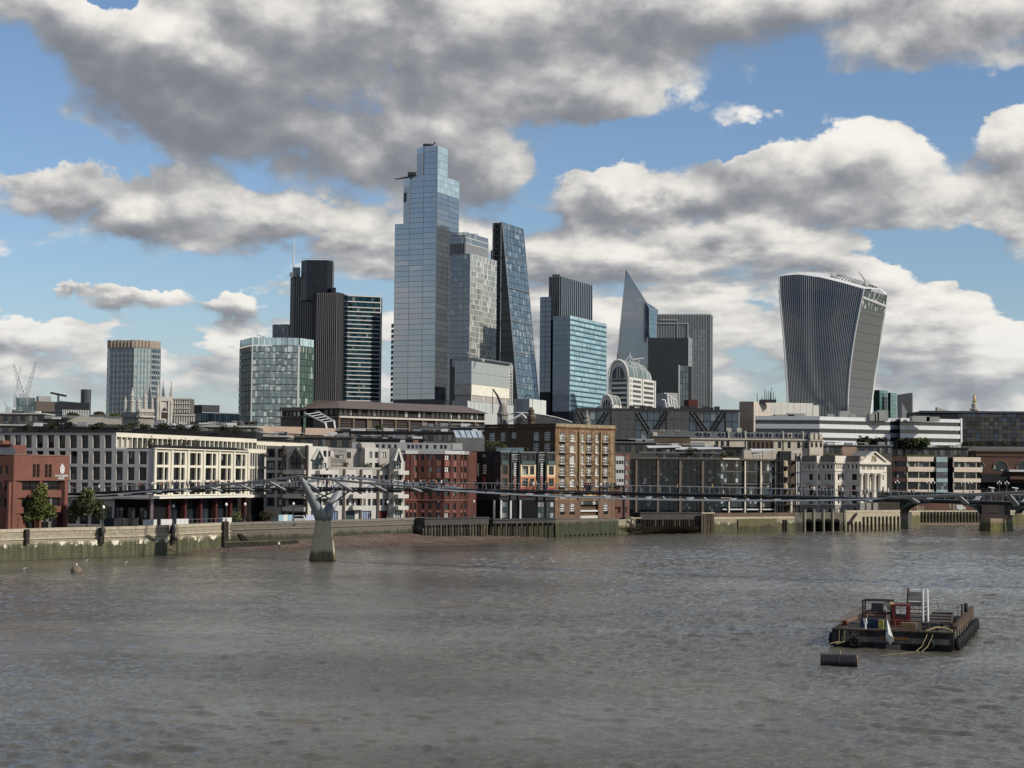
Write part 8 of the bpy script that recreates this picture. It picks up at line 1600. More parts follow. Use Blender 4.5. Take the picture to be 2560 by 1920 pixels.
T.piece('cap_beam', f, -.3, f.L + .3, -.3, .5, f.z(1768, 1284), f.z(1768, 1281), cope); T.done()
Q = [P(1783, 1300, 547).to_2d(), P(1986, 1300, 566).to_2d()]; f = Fr(*Q); t = quay('stone_river_wall', 'pale and mossy river wall with a light ledge under the cream office posts', Q, f.z(1880, 1293), q_mid, cope, cl=6); T = t
for (a, b_, m_) in ((1843, 1940, quay_mat('moss_panel', L(100, 96, 64), L(70, 72, 42), 2.0)),): T.piece('moss_panel', f, f.u(a, 1310), f.u(b_, 1310), 0.26, .5, -.5, f.z(1880, 1297), m_)
T.piece('parapet_wall', f, 0, f.L, -1.6, -.3, f.z(1880, 1293), f.z(1880, 1282), mat('umber_parapet', L(112, 90, 76), .9, .2));
for px in (1956, 1962): T.piece('timber_fender', f, f.u(px, 1310), f.u(px, 1310) + .4, .25, .6, -.5, f.z(1880, 1300), timber)
Q2 = [Q[1], P(2110, 1300, 574).to_2d(), P(2250, 1300, 592).to_2d()]; f = Fr(Q2[0], Q2[1]); T = Thing('arched_quay', 'dark arched quay with pale mooring posts before the cream hall', 'river wall', (*f.A, 0)); zt = f.z(2050, 1281); us = lambda p: f.u(p, 1300)
hs = [(us(a), us(b_), -.8, f.z(2050, 1303)) for a, b_ in ((2013, 2031), (2036, 2055), (2060, 2078), (2083, 2099))]; T.wall(f, 0, f.L, -1, zt, hs, q_dark, 2.5);
for h in hs:
 b = MB(); n = 8; uc, r = (h[0] + h[1]) / 2, (h[1] - h[0]) / 2; b.poly([f.pt(uc + r * math.cos(math.pi * k / n), .06, h[3] - .1 + .9 * math.sin(math.pi * k / n)) for k in range(n + 1)]); T.part('arch_head', b, void); T.piece('dark_vault', f, h[0], h[1], -2.6, -2.5, -1, h[3], void)
b = MB(); b.fbox(f, 0, f.L, -8, -2.7, -1, zt - .1); T.part('quay_fill', b, q_dark)
for p in (2010.7, 2033.7, 2057.6, 2080.6, 2112): u = us(p); b = MB(); b.tube([f.pt(u, .5, -1), f.pt(u, .5, zt + 1.0)], .22, 6); T.part('mooring_post', b, mat('pale_post', L(176, 168, 146), .8, .15, streak=.5))
for k in range(16): T.piece('rail_post', f, f.L * k / 16, f.L * k / 16 + .06, -.2, -.1, zt, zt + 1.1, dark_metal)
T.piece('rail', f, 0, f.L, -.2, -.1, zt + 1.0, zt + 1.1, dark_metal); T.done()
t = quay('fendered_quay', 'pale block quay lined with dark upright timber fenders under the portico', Q2[1:], f.z(2050, 1277), quay_mat('pale_quay', L(176, 166, 140), L(132, 126, 98), 2.2), cope); f = Fr(*Q2[1:])
for k in range(14): u = f.L * (.05 + k * .069); t.piece('timber_fender', f, u, u + .42, .25, .6, -.4, f.z(2180, 1291 if k > 3 else 1303), timber)
b = MB(); b.tube([f.pt(f.u(2119, 1310), .6, f.z(2119, 1310)), f.pt(f.u(2138, 1284), .6, f.z(2138, 1284))], .5, 4); t.part('sloping_timber', b, timber)
Q3 = [P(2240, 1300, 640).to_2d(), P(2300, 1300, 664).to_2d(), P(2462, 1300, 676).to_2d(), P(2900, 1300, 720).to_2d()]; f = Fr(Q3[1], Q3[2]); t = quay('fendered_quay', 'far mossy quay with slanting fenders seen under the green bridge arch', Q3, f.z(2370, 1277), quay_mat('far_quay', L(164, 152, 126), L(98, 96, 58), 3.6), cope)
for k in range(20): u = f.L * (k + .3) / 20; t.piece('timber_fender', f, u, u + .45, .25, .6, .2, f.z(2370, 1279), timber)
b = MB(); b.poly([f.pt(-14, 0, .9), f.pt(f.L + 6, 0, .9), f.pt(f.L + 4, 5, -.3), f.pt(-12, 16, -.3)]); b.poly([f.pt(-14, 0, .9), f.pt(-12, 16, -.3), f.pt(-30, 10, -.3)]); structure('mud_bank', b, mat('mud', L(128, 112, 90), .9, .2, .4))
rg = random.Random(2)
for k, (px, w_) in enumerate(((2300, 3), (2318, 4), (2324, 3), (2331, 4), (2400, 6), (2410, 5))):
 c = f.pt(f.u(px, 1262), -6, f.z(2370, 1277)); T = Thing('quayside_post', 'pale post on the far quay, ' + ('nearest the bridge abutment', 'second from the abutment', 'third from the abutment', 'fourth from the abutment', 'just short of the white van', 'right beside the white van')[k], 'post', c, 'posts on the far quay'); b = MB(); b.box(c.x - .25, c.x + .25, c.y - .2, c.y + .2, c.z - .3, c.z + rg.uniform(1.5, 4)); T.part('post', b, cope)
c = f.pt(f.u(2411, 1272), -3, f.z(2370, 1277)); T = Thing('white_van', 'plain white van body parked on the far quay under the bridge arch', 'van', c); b = MB(); b.box(c.x - 1.3, c.x + 1.3, c.y - 1, c.y + 1, c.z + .3, c.z + 2.2); b.box(c.x + 1.3, c.x + 2.1, c.y - 1, c.y + 1, c.z + .3, c.z + 1.4); T.part('body', b, white_metal)
for dx in (-.9, 1.4): b = MB(); b.tube([(c.x + dx, c.y - 1.05, c.z + .35), (c.x + dx, c.y - .8, c.z + .35)], .35, 10); T.part('wheel', b, dark_metal)
# ------------------------------------------------------------------ the footbridge
steel = mat('bridge_steel', L(162, 165, 168), .4, .06, spec=.6); steel_d = mat('bridge_dark_steel', L(56, 60, 66), .45, .1, spec=.5); deckm = mat('deck_aluminium', L(120, 122, 124), .5, .1); pierc = quay_mat('pier_concrete', L(184, 172, 144), L(96, 92, 62), 1.9, 0.0, 0.12)
BP = P(808, 1300, 349); BD = Vector((.871, -.491)).normalized(); BN = Vector((BD.y, -BD.x))   # along the bridge, and towards the camera
def bz(t): return float(np.interp(t, [-90, -76, -40, 0, 40, 82, 130, 160], [10.9, 12.0, 13.7, 14.45, 14.5, 14.25, 13.7, 13.1]))
def bp(t, w, z): q = BP.to_2d() + BD * t + BN * w; return Vector((q.x, q.y, z))
def cz(t):                                                           # cable height: up at the piers, below the deck at mid span
 if t < 0: s = t / -81.0; return bz(t) + 1.9 * (1 - s) ** 2 - 1.2 * math.sin(math.pi * s) * .5 - .6 * s
 s = (t - 72) / 72.0; return bz(t) - 1.15 + 3.1 * s * s
FB = Thing('footbridge', 'slender steel footbridge crossing the river on a forked pier, crowded with walkers', 'bridge', (BP.x, BP.y, 0))
ts = list(np.arange(-84, 165, 4.0))
def sweep(w0, w1, z0, z1):
 b = MB()
 for i in range(len(ts) - 1):
  a, c = ts[i], ts[i + 1]; b.hexa([bp(a, w1, bz(a) + z0), bp(c, w1, bz(c) + z0), bp(c, w0, bz(c) + z0), bp(a, w0, bz(a) + z0), bp(a, w1, bz(a) + z1), bp(c, w1, bz(c) + z1), bp(c, w0, bz(c) + z1), bp(a, w0, bz(a) + z1)])
 return b
FB.part('deck', sweep(-2, 2, -.16, 0), deckm)
for s in (-1, 1):
 b = MB(); b.tube([bp(t, s * 2.15, bz(t) - .12) for t in ts], .17, 6); FB.part('edge_tube', b, steel_d); b = MB(); b.tube([bp(t, s * 1.75, bz(t) - .48) for t in ts], .15, 6); FB.part('edge_tube', b, steel_d)
 b = MB(); b.tube([bp(t, s * 2.2, bz(t) + 1.15) for t in ts], .045, 4); FB.part('handrail', b, steel)
 for k in range(4):
  off = lambda t: s * (3.4 + 4.4 * min(1, max(0, (cz(t) - bz(t) + 1.2) / 3.2)) + k * .28); tt = np.arange(-81, 153, 3.0)
  b = MB(); b.tube([bp(t, off(t), cz(t) + .10 * k * (1 if cz(t) > bz(t) else -.5)) for t in tt], .085, 5); FB.part('cable', b, steel)
sm = MB(); sm.tube([(0, 0, -.1), (.02, -.1, .5), (-.05, .05, 1.0), (-.25, .18, 1.15)], .045, 4); smesh = sm.mesh('stanchion', steel)
rot = math.atan2(BD.y, BD.x)
for s in (-1, 1):
 for k, t in enumerate(np.arange(-80, 150, 1.9)): o = FB.inst('stanchion', smesh, bp(t, s * 2.2, bz(t)), rot); o.scale = (1 if k % 2 else -1, s, 1)
for t in np.arange(-72, 152, 8.0):                                   # transverse arms: flat tapering blades from cable to cable under the deck
 c = cz(t); w = 3.5 + 4.4 * min(1, max(0, (c - bz(t) + 1.2) / 3.2)) + .4; zi = bz(t) - .62
 for s in (-1, 1):
  b = MB(); P0 = [bp(t - .55, s * 1.7, zi), bp(t + .55, s * 1.7, zi), bp(t + .3, s * w, c), bp(t - .3, s * w, c)]; b.hexa([p + Vector((0, 0, -.14)) for p in (P0 if s < 0 else P0[::-1])] + [p + Vector((0, 0, .10)) for p in (P0 if s < 0 else P0[::-1])]); FB.part('cross_arm', b, steel)
 b = MB(); b.hexa([bp(t - .7, 1.7, zi - .2), bp(t + .7, 1.7, zi - .2), bp(t + .7, -1.7, zi - .2), bp(t - .7, -1.7, zi - .2), bp(t - .7, 1.7, zi + .12), bp(t + .7, 1.7, zi + .12), bp(t + .7, -1.7, zi + .12), bp(t - .7, -1.7, zi + .12)]); FB.part('cross_beam', b, steel_d)
def pier(t):
 b = MB(); c = bp(t, 0, 0); n = 24
 for z, rx, ry in ((-1.5, 2.2, 3.7), (.3, 2.0, 3.4), (2.3, 1.75, 3.0), (5.4, 1.3, 2.4), (8.0, 1.05, 2.0)):
  for j in range(n): a = 2 * math.pi * j / n; q = BD * (rx * np.sign(math.cos(a)) * abs(math.cos(a)) ** .8) + BN * (ry * math.sin(a)); b.v.append((c.x + q.x, c.y + q.y, z))
 for k in range(4):
  for j in range(n): j2 = (j + 1) % n; b.f.append((k * n + j, k * n + j2, (k + 1) * n + j2, (k + 1) * n + j)); b.mi.append(0)
 b.f.append(tuple(4 * n + j for j in range(n))); b.mi.append(0); FB.part('pier_shaft', b, pierc)
 b = MB()
 for j in range(n): a = 2 * math.pi * j / n; q = BD * (1.15 * math.cos(a)) + BN * (2.1 * math.sin(a)); b.v += [(c.x + q.x, c.y + q.y, 7.9), (c.x + q.x, c.y + q.y, 8.25)]
 for j in range(n): j2 = (j + 1) % n; b.f.append((2 * j, 2 * j2, 2 * j2 + 1, 2 * j + 1)); b.mi.append(0)
 b.f.append(tuple(2 * j + 1 for j in range(n))); b.mi.append(0); FB.part('pier_cap', b, mat('cap_steel', L(120, 122, 120), .6))
 for s in (1, -1):                                                # tapering forked arms, broad at the foot
  b = MB(); m_ = 14; secs = []
  for i in range(8):
   k = i / 7; w = s * (.6 + 7.3 * k); z = 8.2 + (cz(t) + .1 - 8.2) * k ** .92; ra, rb_ = 1.4 * (1 - k) + .5 * k, 1.35 * (1 - k) + .5 * k; p = bp(t, w, z); ax = Vector((BN.x * s * 7, BN.y * s * 7, cz(t) - 8.2)).normalized(); e1 = Vector((BD.x, BD.y, 0)); e2 = ax.cross(e1)
   secs.append([p + e1 * (ra * math.cos(2 * math.pi * j / m_)) + e2 * (rb_ * .8 * math.sin(2 * math.pi * j / m_)) for j in range(m_)])
  b.v = [tuple(p) for sc in secs for p in sc]
  for i in range(7):
   for j in range(m_): j2 = (j + 1) % m_; b.f.append((i * m_ + j, i * m_ + j2, (i + 1) * m_ + j2, (i + 1) * m_ + j)); b.mi.append(0)
  b.f += [tuple(7 * m_ + j for j in range(m_)), tuple(j for j in reversed(range(m_)))]; b.mi += [0, 0]; FB.part('pier_arm', b, mat('pier_arm_steel', L(150, 156, 162), .35, .05, spec=.6), smooth=True)
  for d in (-5.5, 5.5): b = MB(); b.tube([bp(t, s * 4.2, 11.6), bp(t + d, s * 2.1, bz(t) - .2)], .16, 5); FB.part('strut', b, steel_d)
pier(0.0); pier(144.0)
# ------------------------------------------------------------------ walkers on the bridge
def person_mesh(name, stride, arm, cols, k):
 me = bpy.data.meshes.new(name); h = 1.0
 V = [(0, 0, .95), (0, 0, 1.18), (0, 0, 1.42), (0, 0, 1.54), (0, -.02, 1.66), (.1, 0, .92), (.11, -stride, .5), (.11, stride * -1.25 + .02, .06), (.11, -stride * 1.25 - .14, .04), (-.1, 0, .92), (-.11, stride * .9, .5), (-.11, stride * 1.5, .07), (-.11, stride * 1.5 - .14, .04), (.2, 0, 1.4), (.25, arm, 1.12), (.24, arm - .12 * k, .88), (-.2, 0, 1.4), (-.25, -arm, 1.12), (-.24, -arm - .12 * k, .88), (0, -.03, 1.74)]
 E = [(0, 1), (1, 2), (2, 3), (3, 4), (0, 5), (5, 6), (6, 7), (7, 8), (0, 9), (9, 10), (10, 11), (11, 12), (2, 13), (13, 14), (14, 15), (2, 16), (16, 17), (17, 18), (4, 19)]
 Rr = [.16, .16, .17, .07, .11, .1, .075, .055, .045, .1, .075, .055, .045, .085, .06, .045, .085, .06, .045, .08]
 me.from_pydata(V, E, []); o = bpy.data.objects.new('t', me); COL.objects.link(o); md = o.modifiers.new('s', 'SKIN'); sv = me.skin_vertices[0].data
 for i, r in enumerate(Rr): sv[i].radius = (r, r * .8, ); sv[i].use_root = (i == 0)
 o.modifiers.new('u', 'SUBSURF').levels = 1; dg = bpy.context.evaluated_depsgraph_get(); m2 = bpy.data.meshes.new_from_object(o.evaluated_get(dg)); bpy.data.objects.remove(o)
 m2.name = name; m2.materials.clear(); [m2.materials.append(c) for c in cols]
 for p in m2.polygons:
  z, x, y = p.center.z, abs(p.center.x), p.center.y; p.material_index = (3 if z > 1.68 or (z > 1.56 and y > .0) else 2) if z > 1.5 else 2 if (z < .93 and x > .2) else 0 if z > .9 else 1; p.use_smooth = True
 return m2
def cloth(n, c): return mat('cloth_' + n, L(*c), .9, .1)
skin = mat('skin', L(196, 150, 122), .6, .05); hair = mat('hair', L(44, 34, 28), .7, .1); hair2 = mat('hair_fair', L(130, 104, 70), .7, .1)
OUT = [('black jacket', 'dark trousers', (26, 28, 32), (30, 32, 40)), ('navy coat', 'blue jeans', (32, 40, 66), (54, 66, 92)), ('white top', 'dark trousers', (210, 208, 202), (34, 34, 40)), ('grey coat', 'black trousers', (104, 106, 110), (24, 24, 26)), ('red jacket', 'blue jeans', (140, 40, 36), (50, 60, 84)), ('tan coat', 'dark trousers', (150, 120, 84), (36, 34, 36)), ('yellow jacket', 'black trousers', (206, 168, 50), (26, 26, 28)), ('green parka', 'brown trousers', (62, 70, 50), (70, 58, 46))]
PM = []
for i, (a, b_, ca, cb) in enumerate(OUT):
 cols = [cloth(a.replace(' ', '_'), ca), cloth(b_.replace(' ', '_'), cb), skin, hair if i % 3 else hair2]
 PM.append((person_mesh('person', .17 + .03 * (i % 3), .14, cols, 1), person_mesh('person', .03, .03, cols, 2), a, b_))
def walker(i, pose, p, rz, label, group):
 o = link('person', PM[i][pose], None, p, rz); sc = random.uniform(.95, 1.05); o.scale = (sc, sc, sc); tag(o, label, 'person', group); return o
where = [(150, 370, 'before the stone grid office'), (370, 640, 'before the sunlit cream front'), (640, 830, 'over the forked pier'), (830, 1010, 'before the white terrace'), (1010, 1165, 'before the red brick bay building'), (1165, 1388, 'before the dark modern flats'), (1388, 1545, 'before the yellow brick warehouse'), (1545, 1940, 'before the black framed office'), (1940, 2225, 'before the cream hall'), (2225, 2600, 'before the banded pink office')]
rg = random.Random(21); crowd = [(165, 350, 3), (345, 420, 10), (420, 640, 26), (655, 760, 9), (790, 870, 4), (950, 1010, 9), (1010, 1070, 14), (1070, 1135, 7), (1178, 1186, 1), (1275, 1282, 1), (1316, 1326, 2), (1343, 1366, 5), (1455, 1462, 1), (1468, 1505, 10), (1510, 1545, 7), (1612, 1616, 1), (1684, 1700, 2), (1775, 1781, 1), (1925, 1930, 1), (2003, 2012, 3), (2022, 2040, 4), (2048, 2062, 4), (2072, 2078, 1), (2088, 2094, 1), (2103, 2114, 3), (2121, 2126, 1), (2137, 2148, 3), (2161, 2167, 2), (2208, 2218, 2), (2272, 2284, 2), (2421, 2428, 1), (2472, 2478, 1), (2518, 2522, 1)]
def t_at(px):
 k = (px - 1280) / 4400.0; A0 = BP.to_2d(); return (k * A0.y - A0.x) / (BD.x - k * BD.y)
used = set()
for (a, b_, n) in crowd:
 for _ in range(n):
  px = rg.uniform(a, b_); t = t_at(px); wh = [w[2] for w in where if w[0] <= px < w[1]][0]
  for _k in range(60):
   i = rg.choice([0, 0, 0, 1, 1, 3, 3, 5, 7, 2, 4]) if px > 640 else rg.choice([0, 1, 2, 2, 3, 5, 4, 7]); i = 6 if a == 1775 else i; s = rg.random() < .5; near = rg.random() < .5; pose = 0 if rg.random() < .65 else 1
   lb = 'pedestrian, %s and %s, %s, %s' % (PM[i][2], PM[i][3], ('striding north' if s else 'striding south') if pose == 0 else ('at the near rail' if near else 'at the far rail'), wh)
   if lb not in used: break
  used.add(lb); p = bp(t, rg.uniform(.4, 1.7) if near else rg.uniform(-1.7, -.4), bz(t) + .02)
  walker(i, pose, p, rot + (math.pi / 2 if s else -math.pi / 2) + rg.uniform(-.3, .3), lb, 'people on the footbridge')
p = GZ(697, 1372, .55); walker(2, 1, p, .6, 'person in a white top standing alone on the foreshore near the pier', None)
# ------------------------------------------------------------------ green road bridge at the edge of the picture
gsteel = mat('bridge_green', L(74, 96, 84), .6, .15, streak=.4); gran = quay_mat('granite_pier', L(150, 132, 112), L(108, 106, 62), 2.8); gp = mat('pier_granite', L(138, 118, 104), .85, .15, streak=.4)
f = Fr(P(2246, 1320, 604), P(2496, 1320, 590)); RB = Thing('road_bridge', 'green steel arched road bridge on granite piers, cut by the picture edge', 'bridge', (*f.A, 0)); zd = f.z(2400, 1241); Lb = f.L
f2 = Fr(f.A - f.d * 14, f.A + f.d * (Lb + 60)); o_ = 14
RB.piece('deck_girder', f2, 0, f2.L, -14, 0, zd - 1.5, zd, gsteel); RB.piece('parapet', f2, 0, f2.L, -.5, .2, zd, zd + 1.2, gsteel); RB.piece('cornice', f2, 0, f2.L, 0, .5, zd - .2, zd + .05, gp)
for k in range(40): u = f2.L * k / 40; RB.piece('parapet_block', f2, u, u + .7, .2, .35, zd + .15, zd + 1.1, gp)
def arch(u0, u1, zs, zc, part=True):
 n = 16; um, r = (u0 + u1) / 2, (u1 - u0) / 2; pt = lambda k, w: f.pt(um - r * math.cos(math.pi * k / n), w, zs + (zc - zs) * math.sin(math.pi * k / n) ** .8)
 for w in (0, -4.5, -9, -13):
  b = MB();
  for k in range(n): a, c = pt(k, w), pt(k + 1, w); b.hexa([a, c, c + Vector((f.n.x * -.4, f.n.y * -.4, 0)), a + Vector((f.n.x * -.4, f.n.y * -.4, 0)), a + Vector((0, 0, 1.0)), c + Vector((0, 0, 1.0)), c + Vector((f.n.x * -.4, f.n.y * -.4, 1.0)), a + Vector((f.n.x * -.4, f.n.y * -.4, 1.0))])
  RB.part('arch_rib', b, gsteel)
 for k in range(1, n): a = pt(k, -.2); b = MB(); b.tube([a + Vector((0, 0, .6)), Vector((a.x, a.y, zd - 1.2))], .18, 4); RB.part('spandrel_post', b, gsteel)
 b = MB(); [b.poly([pt(k, -.5) + Vector((0, 0, .9)), pt(k + 1, -.5) + Vector((0, 0, .9)), pt(k + 1, -13) + Vector((0, 0, .9)), pt(k, -13) + Vector((0, 0, .9))]) for k in range(n)]; RB.part('soffit', b, mat('soffit_brown', L(92, 78, 60), .9))
ua, ub = f.u(2452, 1300), f.u(2552, 1300); arch(.5, ua - .3, f.z(2300, 1291), zd - 1.8); arch(ub - 2, ub + 42, f.z(2490, 1291), zd - 1.6)
zc = f.z(2490, 1291); b = MB(); b.hexa([f.pt(ua - .6, 1.5, -1), f.pt(ub - 4.5, 1.5, -1), f.pt(ub - 4.5, -14, -1), f.pt(ua - .6, -14, -1), f.pt(ua, .8, zc), f.pt(ub - 5, .8, zc), f.pt(ub - 5, -14, zc), f.pt(ua, -14, zc)]); RB.part('pier_base', b, gran)
b = MB(); m1 = (ua + ub) / 2 - 2.5; b.prism([f.pt(m1 - 3.4, 1.5, 0).to_2d(), f.pt(m1, 5, 0).to_2d(), f.pt(m1 + 3.4, 1.5, 0).to_2d(), f.pt(m1, -1, 0).to_2d()], -1, zc - .6); RB.part('cutwater', b, gran)
RB.piece('pier_shaft', f, ua + .3, ub - 5.4, -13, .3, zc, zd + 1.5, gp); RB.piece('pier_cornice', f, ua - .4, ub - 4.4, -13, 1.0, zc - .3, zc + .3, gp); RB.piece('pier_panel', f, ua + 2, ub - 7.5, .32, .5, zc + 1.2, zd - 1, gp)
b = MB(); b.fbox(f, -9, .4, -14, .5, -1, zd - 1.5); RB.part('abutment', b, gran); RB.done()
lm = mat('lamp_globe', L(226, 224, 214), .3, .03, spec=.5)
def lamp3(p, label):
 T = Thing('bridge_lamp', label, 'lamp standard', p, 'lamp standards of the road bridge'); b = MB(); b.lathe(p, [(.3, 0), (.22, .6), (.1, .9), (.08, 3.6)], 8); [b.tube([(p[0], p[1], p[2] + 3.0), (p[0] + s * .55, p[1], p[2] + 3.1), (p[0] + s * .6, p[1], p[2] + 3.4)], .05, 4) for s in (-1, 1)]; T.part('post', b, mat('lamp_post_green', L(96, 104, 96), .6))
 for dx, dz in ((-.6, 3.4), (.6, 3.4), (0, 3.9)): b = MB(); b.lathe((p[0] + dx, p[1], p[2] + dz), [(.1, -.1), (.2, .1), (.22, .3), (.12, .5), (.03, .65)], 8); T.part('globe', b, lm)
for px, w, lb in ((2243, .0, 'three globe lamp standard near the hall end of the road bridge'), (2302, -13, 'three globe lamp standard on the far parapet before the pink bands'), (2332, .0, 'three globe lamp standard before the glazed stair of the pink office'), (2390, -13, 'three globe lamp standard on the far parapet near the brick arcade'), (2425, .0, 'tall three globe lamp standard left of the granite pier'), (2482, -13, 'three globe lamp standard above the granite pier'), (2517, .0, 'three globe lamp standard nearest the picture edge')):
 lamp3(tuple(f.pt(f.u(px, 1220), w, zd + .9)), lb)
for px, lb in ((2478, 'white hooded statue-like shelter post over the granite pier'), (2537, 'white hooded post at the edge of the picture')):
 c = f.pt(f.u(px, 1225), -2, zd + .9); T = Thing('hooded_post', lb.replace('statue-like shelter ', ''), 'post', c, 'hooded posts on the road bridge'); b = MB(); b.lathe(c, [(.5, 0), (.35, 1.6), (.3, 1.9)], 8); T.part('post', b, pale_stone); b = MB(); b.hexa([(c.x - 1.3, c.y - .5, c.z + 2.2), (c.x + .8, c.y - .5, c.z + 1.8), (c.x + .8, c.y + .5, c.z + 1.8), (c.x - 1.3, c.y + .5, c.z + 2.2), (c.x - 1.2, c.y - .4, c.z + 2.4), (c.x + .7, c.y - .4, c.z + 2.2), (c.x + .7, c.y + .4, c.z + 2.2), (c.x - 1.2, c.y + .4, c.z + 2.4)]); T.part('hood', b, white_metal)
# ------------------------------------------------------------------ promenade: trees, lamps, hoardings
def tree(name, label, px, Y, ytop, w_px, m_, n, size, seed, blobs):
 rg = random.Random(seed); c = P(px, 1300, Y); z1 = P(px, ytop, Y).z; H = z1 - GROUND_Z; R = w_px / 2 * Y / FOC; T = Thing(name, label, 'tree', (c.x, c.y, GROUND_Z))
 b = MB(); b.tube([(c.x, c.y, GROUND_Z - .2), (c.x + .1, c.y, GROUND_Z + H * .25), (c.x - .05, c.y, GROUND_Z + H * .6)], [.24, .18, .08], 7); T.part('trunk', b, bark); b = MB()
 for k in range(7): a = rg.uniform(0, 6.28); q = Vector((c.x, c.y, GROUND_Z + H * rg.uniform(.2, .45))); e = q + Vector((math.cos(a) * R * .6, math.sin(a) * R * .6, H * rg.uniform(.15, .4))); b.tube([q, q.lerp(e, .5) + Vector((0, 0, .3)), e], [.1, .07, .03], 5)
 T.part('limb', b, bark)
 for (x, z, rx, rz, mm) in blobs:
  b = MB(); leaves(b, (c.x + x * R, c.y + rg.uniform(-.3, .3) * R, GROUND_Z + z * H), rx * R, rx * R * .9, rz * H, int(n * rx * rz * 4), size, rg); T.part('crown', b, mm or m_)
fol_y = mat('leaf_yellow_green', L(134, 134, 66), .8, .35, .8, L(78, 86, 40), rnd=.3); fol_g = mat('leaf_green', L(98, 106, 60), .8, .35, .8, L(58, 68, 38), rnd=.3)
tree('plane_tree', 'yellow green young tree with a pointed crown before the brick school', 96, 352, 1196, 98, fol_y, 2300, .24, 3, [(0, .55, .62, .3, None), (-.35, .42, .5, .22, None), (.38, .4, .55, .2, None), (.1, .78, .36, .2, None), (-.1, .3, .7, .12, None), (-.45, .3, .35, .14, fol_g)])
tree('plane_tree', 'dull green broad crowned tree beside the school, under the bridge end', 217, 364, 1214, 112, fol_g, 2300, .25, 5, [(0, .6, .6, .3, None), (-.4, .5, .5, .26, None), (.45, .48, .5, .26, None), (.7, .36, .3, .16, None), (-.6, .36, .35, .18, None), (.1, .82, .4, .16, None)])
for px, Y, lb, m_, s in ((595, 404, 'green shrub on the promenade at the end of the cream office', foliage_mid, 2.3), (617, 408, 'rusty brown shrub beside the green one on the promenade', foliage_rust, 1.6), (674, 416, 'autumn tinted round shrub on the promenade before the grey flats', foliage_rust, 2.5), (664, 416, 'green shrub half behind the autumn tinted one', foliage_mid, 1.9)):
 c = P(px, 1300, Y); shrub('promenade_shrub', lb, (c.x, c.y, 5.0), s, s * 1.7, m_, None, 300, .2)
def lamp(px, Y, label, H=5.2):
 c = P(px, 1300, Y); p = (c.x, c.y, 5.0); T = Thing('street_lamp', label, 'street lamp', p, 'promenade lamps'); b = MB(); b.lathe(p, [(.6, 0), (.55, .5), (.28, 1.2), (.12, 1.8), (.08, H - .5)], 8); T.part('post', b, dark_metal); b = MB(); b.lathe((p[0], p[1], p[2] + H - .5), [(.1, 0), (.26, .15), (.3, .4), (.2, .65), (.05, .8)], 10); T.part('lantern', b, lm)
for px, Y, lb in ((258, 352, 'promenade lamp with a white lantern beside the dull green tree'), (433, 370, 'promenade lamp with a white lantern before the red columns'), (565, 394, 'promenade lamp near the two small shrubs'), (612, 400, 'promenade lamp at the end of the cream canopy'), (733, 412, 'promenade lamp before the grey flats by the forked pier'), (968, 448, 'promenade lamp before the red shop panel'), (1096, 462, 'promenade lamp before the red brick bay'), (1184, 474, 'promenade lamp in the dark gap next to the modern flats')): lamp(px, Y, lb)
hw = mat('hoarding_white', L(222, 222, 218), .6, .05); hb = mat('hoarding_blue', L(150, 190, 206), .6, .06); hl = mat('hoarding_lilac', L(186, 190, 216), .6, .06); hg = mat('hoarding_black', L(30, 32, 36), .6)
def hoard(label, px0, px1, Y, y0, y1, m_, k=3, name='hoarding'):
 f = face((px0 + px1) / 2, 1305, Y, 40, px0, px1); T = Thing(name, label, 'hoarding', (*f.A, 5.0), 'hoardings along the promenade'); zt = f.z((px0 + px1) / 2, y0)
 for i in range(k): T.piece('panel', f, f.L * i / k + .02, f.L * (i + 1) / k - .02, 0, .06, 5.3, zt, m_ if i != 1 or m_ is not hb else hw)
 for i in range(k + 1): T.piece('post', f, f.L * i / k - .05, f.L * i / k + .05, -.15, -.02, 5.0, zt + .1, grey_metal)
hoard('pair of white framed site panels near the dark tree', 311, 345, 366, 1296, 1318, hg, 2); hoard('white site hoarding with a stained foot by the red columns', 357, 392, 372, 1299, 1316, hw, 3); hoard('white site hoarding in the middle of the promenade', 402, 430, 378, 1298, 1312, hw, 2); hoard('long white site hoarding before the red columns', 441, 471, 384, 1297, 1311, hw, 3); hoard('short white hoarding next to the green promenade shrub', 556, 579, 398, 1294, 1306, hw, 2)
hoard('pale blue and white hoarding by the lamp before the grey flats', 696, 731, 418, 1287, 1303, hb, 3); hoard('lilac hoarding against the forked pier', 765, 792, 425, 1287, 1304, hl, 2); hoard('long black site hoarding under the dark tree', 258, 310, 378, 1295, 1312, hg, 4)
c = P(749, 1300, 421); T = Thing('parked_van', 'white van with dark windows parked between two hoardings', 'van', (c.x, c.y, 5.0)); b = MB(); b.box(c.x - 1.6, c.x + 1.5, c.y - .9, c.y + .9, 5.35, 6.5); b.hexa([(c.x - 1.4, c.y - .85, 6.5), (c.x + 1.3, c.y - .85, 6.5), (c.x + 1.3, c.y + .85, 6.5), (c.x - 1.4, c.y + .85, 6.5), (c.x - 1.2, c.y - .75, 7.15), (c.x + 1.0, c.y - .75, 7.15), (c.x + 1.0, c.y + .75, 7.15), (c.x - 1.2, c.y + .75, 7.15)]); T.part('body', b, white_metal)
b = MB(); b.hexa([(c.x - 1.25, c.y - .9, 6.55), (c.x + 1.15, c.y - .9, 6.55), (c.x + 1.15, c.y - .8, 6.55), (c.x - 1.25, c.y - .8, 6.55), (c.x - 1.1, c.y - .82, 7.05), (c.x + .95, c.y - .82, 7.05), (c.x + .95, c.y - .72, 7.05), (c.x - 1.1, c.y - .72, 7.05)]); T.part('window', b, g_room)
